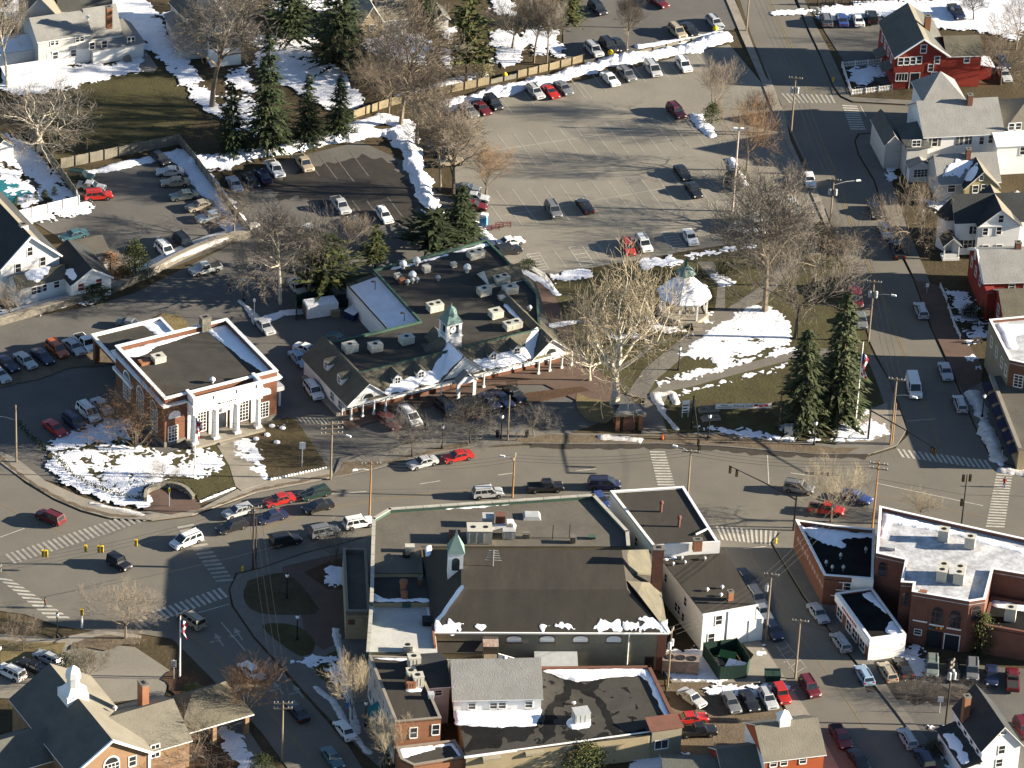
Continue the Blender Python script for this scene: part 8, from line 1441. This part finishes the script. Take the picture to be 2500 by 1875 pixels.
# ================================================================== FENCES AND WALLS
def fence(name, label, pts, h, m, post=2.4, pm=None, rail=False, pal=None, group=None, z=0.0, thick=.08):
    P = [G(x, y, z) for x, y in pts]; t = thing(name, label, 'fence', P[0], 0, group); pb = MB(); o = P[0]
    for a, b in zip(P[:-1], P[1:]):
        a, b = a-o, b-o; L_ = (b-a).to_2d().length; k = max(1, round(L_/post)); d = (b-a)/L_; n = Vector((-d.y, d.x, 0))*thick/2
        fb = MB(); q = max(1, int(L_/.5))
        if pal:
            m_ = int(L_/pal)
            for i in range(m_): c = a+d*(i+.5)*pal; fb.hexa([c-d*.05-n*.4, c+d*.05-n*.4, c+d*.05+n*.4, c-d*.05+n*.4]+[v+Vector((0, 0, h)) for v in (c-d*.05-n*.4, c+d*.05-n*.4, c+d*.05+n*.4, c-d*.05+n*.4)])
            for zz in (h*.3, h*.85): fb.bar(a+Vector((0, 0, zz)), b+Vector((0, 0, zz)), .07)
        else:
            for i in range(q):
                u, v = a+d*(L_*i/q), a+d*(L_*(i+1)/q-.015); hh = h+random.uniform(-.04, .04); fb.hexa([u-n, v-n, v+n, u+n]+[w_+Vector((0, 0, hh)) for w_ in (u-n, v-n, v+n, u+n)])
        fb.build('panel', m, t)
        for i in range(k+(b+o == P[-1])): c = a+d*(L_*i/k)-n*2.2; pb = MB(); pb.box(c.x-.07, c.x+.07, c.y-.07, c.y+.07, 0, h+.12); pb.build('post', pm or m, t)
    return t
fence('board_fence', 'grey board fence from the white-barked tree down to the white fence', [(72, 325), (105, 372), (150, 432), (190, 490)], 1.8, FENW); fence('board_fence', 'long grey board fence along the lawn bottom', [(148, 412), (290, 382), (438, 352)], 1.9, FENW); fence('board_fence', 'grey-brown fence between the two west lots', [(438, 352), (480, 405), (532, 474), (580, 540), (611, 580)], 1.8, FENW)
fence('board_fence', 'tan board fence behind the small spruces and snow bank', [(862, 289), (954, 258), (1070, 232), (1197, 205)], 1.5, FENT); fence('board_fence', 'short tan fence at the left of the bank row', [(1263, 190), (1340, 172), (1424, 150)], 1.4, FENT); fence('board_fence', 'broken low fence with a yellow sack between the tan fences', [(1197, 205), (1263, 190)], .9, FENW)
fence('vinyl_fence', 'bright white panel fence ending at the red SUV', [(40, 540), (192, 503)], 1.9, TRIM, 2.6, TRIM); fence('vinyl_fence', 'short white fence return beside the red SUV', [(192, 503), (186, 490)], 1.9, TRIM, 2.6, TRIM)
fence('picket_fence', 'white picket fence around the red barn garden', [(2056, 165), (2078, 232), (2177, 220)], 1.1, TRIM, 2.5, TRIM, pal=.3); fence('picket_fence', 'white fence on the street side of the barn garden', [(2056, 165), (2150, 156)], 1.1, TRIM, 2.5, TRIM, pal=.3)
fence('slatted_fence', 'dark tall slatted fence at the top right edge', [(1995, 14), (2133, 8)], 2.2, mat('dark_slats', (.05, .035, .03), (.15, .12, .1), 1.2, 3, .9, stretch=(1, 1, .1)), 1.5, BLACK, pal=.6)
fence('picket_fence', 'white railing down to the brick terrace shop yard', [(2296, 705), (2312, 740)], 1.0, TRIM, 2.5, TRIM, pal=.3); fence('picket_fence', 'second white railing on the brick terrace', [(2315, 755), (2330, 800), (2345, 830)], 1.0, TRIM, 2.5, TRIM, pal=.3); fence('picket_fence', 'white ramp railing behind the shopping row', [(1295, 660), (1330, 680), (1352, 710)], 1.0, TRIM, 2.5, TRIM, pal=.25)
fence('lot_guard_rail', 'low timber guard rail along the upper lot snow ridge', [(1445, 158), (1560, 130), (1660, 106), (1770, 82)], .5, FENW, 2.5)
# stone retaining wall with a snowy walk behind it
P = [G(*p) for p in ((-20, 802), (90, 770), (176, 746), (270, 718), (360, 680), (440, 638), (530, 600), (612, 582))]
P2 = curve2([p.to_2d() for p in P], False, 2.0); t = thing('stone_wall', 'long grey stone retaining wall curving past the white west house', 'wall', P[0], 0); wb, cb = MB(), MB(); o = P[0].to_2d()
for a, b in zip(P2[:-1], P2[1:]):
    d = (b-a).normalized(); n = Vector((-d.y, d.x)); a, b = a-o, b-o; wb.hexa([(*a, 0), (*b, 0), (*(b+n*.7), 0), (*(a+n*.7), 0), (*a, 1.2), (*b, 1.2), (*(b+n*.7), 1.2), (*(a+n*.7), 1.2)]); a2, b2 = a+d*.02-n*.06, b-n*.06; cb.hexa([(*a2, 1.2), (*b2, 1.2), (*(b2+n*.9), 1.2), (*(a2+n*.9), 1.2), (*a2, 1.34), (*b2, 1.34), (*(b2+n*.9), 1.34), (*(a2+n*.9), 1.34)])
wb.build('wall', STONE, t); cb.build('coping', CONC, t)
tp = [p+Vector((-(P2[min(i+1, len(P2)-1)]-P2[max(i-1, 0)]).normalized().y, (P2[min(i+1, len(P2)-1)]-P2[max(i-1, 0)]).normalized().x))*.9 for i, p in enumerate(P2)]; tq = [p+(p-q)*2.6 for p, q in zip(tp, P2)]
b = MB()
for i in range(len(tp)-1): b.add([(*tp[i], 1.1), (*tp[i+1], 1.1), (*tq[i+1], .35), (*tq[i], .35)])
tag(b.build('wall_bank', SNOWD), kind='structure')
bank([(620, 560), (560, 585), (470, 622), (400, 652)], .9, .4, z0=.9, m=SNOWD)
# ================================================================== YARD GEAR, SIGNS, PEOPLE
def enclosure(name, label, pts, h, m, cat='enclosure'):
    t = fence(name, label, pts, h, m, 2.2, m); t['category'] = cat; return t
enclosure('waste_enclosure', 'green slatted dumpster enclosure beside the rear white block', [(1820, 1658), (1754, 1662), (1715, 1603), (1797, 1592), (1828, 1640), (1820, 1658)], 2.4, GREENP)
enclosure('waste_enclosure', 'dark green enclosure around the white container by the lean-to', [(722, 782), (722, 748), (800, 728), (826, 760)], 2.2, GREENP)
def skip(px, py, ang, label, m, L_=2.0, W_=1.5, H_=1.3, lid=None):
    p = G(px, py); t = thing('dumpster', label, 'dumpster', (p.x, p.y, 0), ang, 'dumpsters'); b = MB(); l, w_ = L_/2, W_/2
    b.hexa([(-l*.92, -w_*.85, .12), (l*.92, -w_*.85, .12), (l*.92, w_, .12), (-l*.92, w_, .12), (-l, -w_, H_*.85), (l, -w_, H_*.85), (l, w_, H_), (-l, w_, H_)]); b.box(-l-.06, l+.06, -w_*.2, w_*.1, .5, .7); b.build('body', m, t); b = MB(); b.slab([(-l-.03, -w_-.05, H_*.85+.08), (-.03, -w_-.05, H_*.85+.08), (-.03, w_, H_+.08), (-l-.03, w_, H_+.08)], .06); b.slab([(.03, -w_-.05, H_*.85+.08), (l+.03, -w_-.05, H_*.85+.08), (l+.03, w_, H_+.08), (.03, w_, H_+.08)], .06); b.build('lid', lid or BLACK, t)
skip(1775, 1618, R(-15), 'green dumpster at the back of the green enclosure', GREENB, 2.4, 1.6, 1.5, GREENB); skip(1795, 1642, R(-20), 'bright green dumpster at the front of the enclosure with snow lid', GREENB, 2.6, 1.7, 1.5, SNOW); skip(1752, 1632, R(110), 'dark green bin along the enclosure left wall', GREENP); skip(1885, 1660, R(5), 'small green dumpster by the concrete walk', GREENP, 2.2, 1.6, 1.4, GREENP); skip(862, 775, R(60), 'navy dumpster heaped with snow by the lean-to wall', mat('navy_steel', (.02, .025, .08)), 2.6, 1.8, 1.5, SNOW); skip(912, 790, R(60), 'dark green bins under the lean-to wall', GREENP, 2.0, 1.4, 1.3, SNOW); skip(840, 745, R(10), 'green container behind the white one', GREENP, 2.2, 1.5, 1.5)
p = G(782, 766); t = thing('storage_container', 'white container with snowy roof and rusty end in the green enclosure', 'container', (p.x, p.y, 0), R(22)); b = MB(); b.box(-2.6, 2.6, -1.2, 1.2, .1, 2.3)
for k in range(10): b.box(-2.5+k*.5, -2.35+k*.5, -1.24, -1.2, .2, 2.2)
b.build('body', TRIM, t); b = MB(); b.box(-2.5, 2.5, -1.1, 1.1, 2.31, 2.42); tag(b.build('snow_cover', SNOW, t), kind='stuff'); b = MB(); b.box(-2.66, -2.6, -.9, .9, .3, 2.1); b.build('door', RUST, t)
p = G(818, 772); t = thing('crate', 'tan wooden crate in front of the dark green enclosure', 'crate', (p.x, p.y, 0), R(20)); b = MB(); b.box(-.7, .7, -.5, .5, .05, 1.1); b.build('body', FENT, t); b = MB(); b.box(-.74, .74, -.54, .54, 1.1, 1.18); b.build('lid', FENT, t)
p = G(1180, 553); t = thing('portable_toilet', 'light blue portable toilet with white roof by the lot edge', 'portable toilet', (p.x, p.y, 0), R(-10)); b = MB(); b.box(-.6, .6, -.6, .6, .1, 2.1); b.build('cabin', mat('sky_blue_plastic', (.1, .3, .55)), t); b = MB(); b.hexa([(-.65, -.65, 2.1), (.65, -.65, 2.1), (.65, .65, 2.1), (-.65, .65, 2.1), (-.45, -.45, 2.4), (.45, -.45, 2.4), (.45, .45, 2.4), (-.45, .45, 2.4)]); b.build('roof', TRIM, t); b = MB(); b.box(-.35, .35, -.64, -.6, .2, 1.95); b.build('door', BLUE, t)
p = G(1660, 1640); t = thing('condenser_unit', 'rusty grey condenser bank with three fans behind the theatre', 'condenser', (p.x, p.y, 0), R(-2)); b = MB(); b.box(-2.6, 2.6, -1.0, 1.0, .6, 2.4)
for x in (-2.5, 0, 2.5): b.box(x-.08, x+.08, -.95, .95, 0, .6)
b.build('body', mat('rusty_steel', (.25, .2, .17), (.14, .1, .08), 1.2, 4, .8), t)
for x in (-1.6, 0, 1.6): b = MB(); b.lathe([(.62, 2.4), (.62, 2.5), (.2, 2.46)], 14, (x, 0)); b.build('fan', BLACK, t)
DRED = mat('dull_red_paint', (.14, .025, .02))
for px, py, r_, lb in ((1200, 563, 15, 'red pipe barrier near the blue portable toilet'), (1228, 556, 15, 'red pipe barrier right of the other by the toilet'), (1085, 598, -25, 'red pipe barrier behind the low dark pine')):
    p = G(px, py); t = thing('pipe_barrier', lb, 'barrier', (p.x, p.y, 0), R(r_), 'red pipe barriers'); b = MB()
    for x in (-1.3, 0, 1.3): b.bar((x, 0, 0), (x, 0, 1.0), .1)
    b.build('posts', DRED, t); b = MB()
    for z in (.35, .7, 1.0): b.bar((-1.3, 0, z), (1.3, 0, z), .1)
    b.build('rails', DRED, t)
def signpost(base, top, label, pw, ph, m=TRIM, two=False, rz=0, txt=None, name='sign_post', bm=None):
    p, h = hpx(*base, top); t = thing(name, label, 'sign', (p.x, p.y, .05), rz); b = MB()
    for x in ((-pw/2+.1, pw/2-.1) if two else (0,)): b.box(x-.06, x+.06, -.06, .06, 0, h)
    b.build('post', bm or STEEL, t); b = MB(); b.box(-pw/2, pw/2, -.1, -.06, h-ph, h); s_ = b.build('sign_panel', m, t)
    if txt: b = MB(); [b.box(-pw/2+.1, pw/2-.15-.2*(k % 2), -.115, -.1, h-ph+.1+k*ph/4, h-ph+.1+k*ph/4+ph/10) for k in range(3)]; b.build('lettering', txt, s_)
    return t
signpost((737, 1142), (741, 1080), 'white hanging sign post at the bank drive', .9, 1.2, TRIM, bm=TRIM); signpost((413, 1238), (415, 1192), 'short white post with yellow box on the brick forecourt', .35, .7, YELP, bm=TRIM); signpost((1260, 1078), (1261, 1046), 'small white street sign by the slim grey pole', .5, .7); signpost((848, 1730), (850, 1715), 'blue sign under the golden street tree', .5, .8, BLUE); signpost((424, 1658), (418, 1612), 'white sign with red disc beside the tan meeting house flagpole', .7, 1.2, TRIM, txt=RED, bm=TRIM); signpost((1850, 268), (1852, 252), 'small red stop sign at the open lot exit', .6, .6, RED); signpost((2445, 1122), (2452, 1090), 'dark sign at the end of the snow bank', .4, .6, BLACK); signpost((2262, 718), (2265, 692), 'white sign by the brick terrace kerb', .5, .7)
signpost((1672, 1020), (1682, 978), 'tilted white notice board by the park corner', 1.2, 2.2, TRIM, True, R(20), PLAST); signpost((620, 780), (598, 730), 'small post with white plate by the plowed lane', .35, .5)
signpost((385, 598), (388, 578), 'white mailbox-like sign below the white SUV', .5, .5)
# park banner with red lettering between two posts
a, b_ = G(1745, 1008, 0), G(1882, 1006, 0); t = thing('banner', 'long white banner with dark and red lettering on the shaded green', 'banner', a, math.atan2(b_.y-a.y, b_.x-a.x)); L_ = (b_-a).to_2d().length; b = MB(); b.bar((0, .05, 0), (0, .05, 1.7), .1); b.build('post', WOODP, t); b = MB(); b.bar((L_, .05, 0), (L_, .05, 1.7), .1); b.build('post', WOODP, t)
for k in range(3): b = MB(); b.box(L_*k/3+.03, L_*(k+1)/3-.03, -.03, 0, .75, 1.65); b.build('panel', TRIM, t)
def text(s_, w_, h_, loc, m, parent, name='lettering'):
    cu = bpy.data.curves.new('lettering', 'FONT'); cu.body = s_; cu.size = h_*1.35; cu.extrude = .006; cu.align_x = 'CENTER'; o = bpy.data.objects.new('tmp', cu); COL.objects.link(o); dg = bpy.context.evaluated_depsgraph_get(); me = bpy.data.meshes.new_from_object(o.evaluated_get(dg)); bpy.data.objects.remove(o)
    xs = [v.co.x for v in me.vertices]; k = w_/max(.01, max(xs)-min(xs)); me.materials.clear(); me.materials.append(m); q = bpy.data.objects.new(name, me); COL.objects.link(q); q.parent = parent; q.location = loc; q.rotation_euler = (math.pi/2, 0, 0); q.scale = (min(k, 1.6), 1, 1); return q
text('TRAIL', L_*.2, .42, (L_*.43, -.045, .95), PLAST, t); text('SHOW', L_*.12, .42, (L_*.6, -.045, .95), PLAST, t)
for k, (x0, x1) in enumerate(((.04, .3), (.1, .22))): b = MB(); b.box(L_*x0, L_*x1, -.045, -.03, 1.0+k*.3, 1.1+k*.3); b.build('lettering', PLAST, t)
for k in range(3): b = MB(); b.box(L_*(.69+.09*k), L_*(.76+.09*k), -.045, -.03, 1.1-.1*(k % 2), 1.45-.1*(k % 2)); b.build('lettering', RED, t)
for px, py, w_, h_, lb in ((1730, 1005, 3.2, .5, 'grey stone slab memorial left of the banner'), (1735, 1025, 3.0, .4, 'low dark slab with snow below the memorial'), (1990, 620, 1.6, .8, 'grey boulder monument under the park trees')):
    p = G(px, py); t = thing('memorial_stone', lb, 'memorial', (p.x, p.y, .1), R(15)); b = MB(); b.box(-w_/2, w_/2, -.6, .6, 0, .3); b.build('base', CONC, t); b = MB(); b.hexa([(-w_*.42, -.3, .3), (w_*.42, -.3, .3), (w_*.42, .4, .3), (-w_*.42, .4, .3), (-w_*.38, .1, .3+h_), (w_*.38, .1, .3+h_), (w_*.38, .4, .3+h_), (-w_*.38, .4, .3+h_)]); b.build('stone', STONE, t)
p = G(1925, 1062); t = thing('utility_cabinet', 'pale utility cabinet below the shorter park spruce', 'cabinet', (p.x, p.y, .1), R(3)); b = MB(); b.box(-.65, .65, -.4, .4, 0, 1.6); b.build('body', UNITM, t); b = MB(); b.box(-.7, .7, -.45, .45, 1.6, 1.7); b.build('cap', STEEL, t); b = MB(); b.box(-.55, .55, -.42, -.4, .15, 1.5); b.build('door', STEEL, t)
p = G(1617, 1074); t = thing('traffic_cone', 'bright orange traffic cone on the dirt verge', 'traffic cone', (p.x, p.y, .15)); b = MB(); b.box(-.3, .3, -.3, .3, 0, .06); b.build('base', BLACK, t); b = MB(); b.lathe([(.22, .06), (.04, .95), (.03, .97)], 10); b.build('cone', ORNP, t)
for px, py, lb in ((1286, 1068, 'black litter bin below the low street tree'), (1040, 1050, 'black litter bin left of the street tree'), (1215, 1068, 'black bin by the globe lamp at the slim pole')):
    p = G(px, py); t = thing('litter_bin', lb, 'litter bin', (p.x, p.y, .13), 0, 'litter bins'); b = MB(); b.lathe([(.3, 0), (.36, .95), (.3, 1.0)], 10); b.build('body', BLACK, t); b = MB(); b.lathe([(.38, 1.0), (.3, 1.15), (.05, 1.2)], 10); b.build('lid', PLAST, t)
for px, py, lb in ((1490, 135, 'yellow sack beside the black SUV'), (1746, 76, 'yellow sack by the silver wagon'), (996, 242, 'yellow sack against the tan fence'), (1232, 190, 'yellow sack in the broken fence gap')):
    p = G(px, py); b = MB(); b.lathe([(.25, 0), (.5, .3), (.45, .8), (.2, 1.05), (.05, 1.1)], 9); o = b.build('salt_sack', YELP, loc=(p.x, p.y, 0), smooth=True); tag(o, lb, 'sack', 'yellow sacks')
for px, py, lb in ((1894, 1327, 'yellow fire hydrant on the wedge shop verge'), (592, 1395, 'yellow fire hydrant at the plaza tip'), (2034, 200, 'yellow fire hydrant by the barn garden')):
    p = G(px, py); t = thing('fire_hydrant', lb, 'hydrant', (p.x, p.y, .13), 0, 'fire hydrants'); b = MB(); b.lathe([(.2, 0), (.2, .06), (.13, .08), (.13, .6), (.17, .62), (.15, .75), (.04, .85)], 10); b.build('body', YELP, t); b = MB(); b.tube([(-.24, 0, .45), (.24, 0, .45)], .07, 8); b.build('nozzle', YELP, t)
for i in range(46):                     # edging stones of the bank beds
    f = i/45; pts = [(795, 1142), (655, 1172)] if i < 20 else [(572, 1192), (486, 1226)]; f = i/20 if i < 20 else (i-20)/26
    x = pts[0][0]+(pts[1][0]-pts[0][0])*f; y = pts[0][1]+(pts[1][1]-pts[0][1])*f; p = G(x, y, .17); b = MB(); r = random.uniform(.16, .26); b.lathe([(r, -.05), (r*.9, r*.6), (r*.3, r)], 7); o = b.build('edging_stone', TRIM, loc=(p.x, p.y, .17)); tag(o, 'small white edging stone in the row round the bank flower bed', 'stone', 'white edging stones')
for px, py in ((640, 1050), (652, 1062), (664, 1040), (676, 1080), (690, 1045), (625, 1072)): p = G(px, py, .17); b = MB(); b.lathe([(.5, -.05), (.45, .15), (.15, .28)], 8); tag(b.build('bed_stone', SNOW, loc=(p.x, p.y, .17)), 'rounded snow-capped stone in the brown bank bed', 'stone', 'snow-capped stones in the bank bed')
# curved dark hedge line on the bank lawn and round wall of the forecourt
def hedge(pts, label, w_=.45, h=.7):
    P = curve2([G(*p).to_2d() for p in pts], False, .45); b = MB(); rnd = random.Random(len(pts))
    for p in P:
        for k in range(10): q = Vector((p.x+rnd.gauss(0, w_*.45), p.y+rnd.gauss(0, w_*.45), .16+rnd.random()*h)); u = Vector((rnd.gauss(0, 1), rnd.gauss(0, 1), rnd.gauss(0, 1))).normalized(); v = u.orthogonal().normalized(); b.add([q, q+u*.2+v*.1, q+u*.38, q+u*.2-v*.1])
    tag(b.build('hedge', N1), label, 'hedge')
hedge([(138, 1122), (165, 1152), (205, 1180), (250, 1200), (300, 1214), (345, 1224)], 'thin dark clipped hedge line curving across the snowy bank lawn'); hedge([(350, 1222), (352, 1205), (372, 1192), (400, 1186), (430, 1187), (458, 1197), (476, 1215)], 'curved dark hedge round the brick forecourt'); hedge([(48, 1040), (75, 1070), (112, 1102)], 'short dark hedge at the bank side lot end')
P = curve2([G(*p).to_2d() for p in ((355, 1228), (358, 1208), (378, 1197), (405, 1191), (432, 1193), (455, 1203), (472, 1222))], False, .8); o = P[0]; t = thing('garden_wall', 'low curved pale garden wall with snow round the brick forecourt', 'wall', (o.x, o.y, .15)); b = MB(); c_ = MB()
for p, q in zip(P[:-1], P[1:]):
    d = (q-p).normalized(); n = Vector((-d.y, d.x))*.22; p, q = p-o, q-o; b.hexa([(*(p-n), 0), (*(q-n), 0), (*(q+n), 0), (*(p+n), 0), (*(p-n), .75), (*(q-n), .75), (*(q+n), .75), (*(p+n), .75)]); n = n*1.2; c_.hexa([(*(p-n), .75), (*(q-n), .75), (*(q+n), .75), (*(p+n), .75), (*(p-n), .85), (*(q-n), .85), (*(q+n), .85), (*(p+n), .85)])
b.build('wall', STONE, t); c_.build('coping', CONC, t)
# benches on the brick terrace
for px, py, lb in ((2365, 770, 'snowy dark bench at the top of the brick terrace'), (2375, 800, 'snowy dark bench second on the brick terrace'), (2385, 840, 'snowy dark bench lowest on the brick terrace'), (1105, 985, 'dark bench before the shopping row bed'), (1250, 945, 'pale bench at the brick terrace of the shopping row')):
    p = G(px, py); t = thing('bench', lb, 'bench', (p.x, p.y, .14), R(15), 'town benches'); b = MB(); [b.box(-.9, .9, -.25+k*.16, -.13+k*.16, .42, .47) for k in range(3)]; b.build('seat', WOODD, t); b = MB(); [b.box(-.9, .9, .24, .28, .55+k*.16, .67+k*.16) for k in range(3)]; b.build('backrest', WOODD, t)
    for s_ in (-1, 1): b = MB(); b.box(s_*.75-.05, s_*.75+.05, -.25, .28, 0, .42); b.build('leg', BLACK, t)
# people
SKIN = mat('skin', (.45, .27, .19))
def person(px, py, ang, label, coat, trousers, hair=BLACK, h=1.74, stride=.28):
    p = G(px, py); me = bpy.data.meshes.new('person'); t = thing('person', label, 'person', (p.x, p.y, .03), ang)
    V = [(0, 0, .95), (0, 0, 1.15), (.02, 0, 1.42), (.03, 0, 1.52), (.05, 0, 1.62), (.05, 0, 1.74), (0, .1, .9), (stride*.5, .1, .5), (stride*.7, .1, .08), (stride*.7+.2, .1, .04), (0, -.1, .9), (-stride*.2, -.1, .5), (-stride, -.1, .1), (-stride+.2, -.1, .04), (.02, .2, 1.4), (-.08, .26, 1.14), (.06, .27, .92), (.1, .27, .84), (.02, -.2, 1.4), (.1, -.26, 1.14), (.28, -.24, .98), (.33, -.23, .93)]
    E = [(0, 1), (1, 2), (2, 3), (3, 4), (4, 5), (0, 6), (6, 7), (7, 8), (8, 9), (0, 10), (10, 11), (11, 12), (12, 13), (2, 14), (14, 15), (15, 16), (16, 17), (2, 18), (18, 19), (19, 20), (20, 21)]
    rad = [.17, .16, .17, .065, .105, .085, .105, .075, .05, .045, .105, .075, .05, .045, .085, .06, .045, .035, .085, .06, .045, .035]
    me.from_pydata([(x*h/1.74, y*h/1.74, z*h/1.74) for x, y, z in V], E, []); o = bpy.data.objects.new('body', me); COL.objects.link(o); o.modifiers.new('skin', 'SKIN'); o.modifiers.new('sub', 'SUBSURF').levels = 2
    me.skin_vertices[0].data[0].use_root = True
    for i, r_ in enumerate(rad): me.skin_vertices[0].data[i].radius = (r_, r_*(.8 if i in (0, 1, 2) else 1))
    dg = bpy.context.evaluated_depsgraph_get(); m2 = bpy.data.meshes.new_from_object(o.evaluated_get(dg)); bpy.data.objects.remove(o); m2.materials.clear()
    for m_ in (coat, trousers, SKIN, BLACK): m2.materials.append(m_)
    for f in m2.polygons: z = f.center.z*1.74/h; r_ = abs(f.center.y); f.material_index = 3 if z < .1 else (1 if z < .86 and r_ < .2 else (2 if z > 1.5 or (z < .95 and r_ > .2 and f.center.x > .05) else 0))
    m2.polygons.foreach_set('use_smooth', [True]*len(m2.polygons)); b_ = bpy.data.objects.new('body', m2); COL.objects.link(b_); b_.parent = t
    k = h/1.74; hb = MB(); hb.lathe([(.11*k, 1.64*k), (.125*k, 1.71*k), (.1*k, 1.8*k), (.03*k, 1.845*k)], 10, (.035*k, 0)); hb.build('hair', hair, t, smooth=True)
    fm = MB()
    for s_ in (-1, 1): fm.box(.145*k, .157*k, s_*.04*k-.012, s_*.04*k+.012, 1.655*k, 1.675*k)
    fm.box(.14*k, .175*k, -.014, .014, 1.61*k, 1.65*k); fm.box(.14*k, .152*k, -.03, .03, 1.575*k, 1.588*k); fm.build('face', mat('face_features', (.2, .1, .07)), t)
person(2451, 1190, R(80), 'person in red jacket and dark trousers walking over the right crossing', RED, FB); person(110, 1485, R(20), 'person in brown coat crossing at the left junction', mat('brown_coat', (.2, .09, .05)), PLAST); person(560, 712, R(200), 'person in red and dark clothes standing on the lane', mat('dark_coat', (.04, .03, .04)), FB, RED)
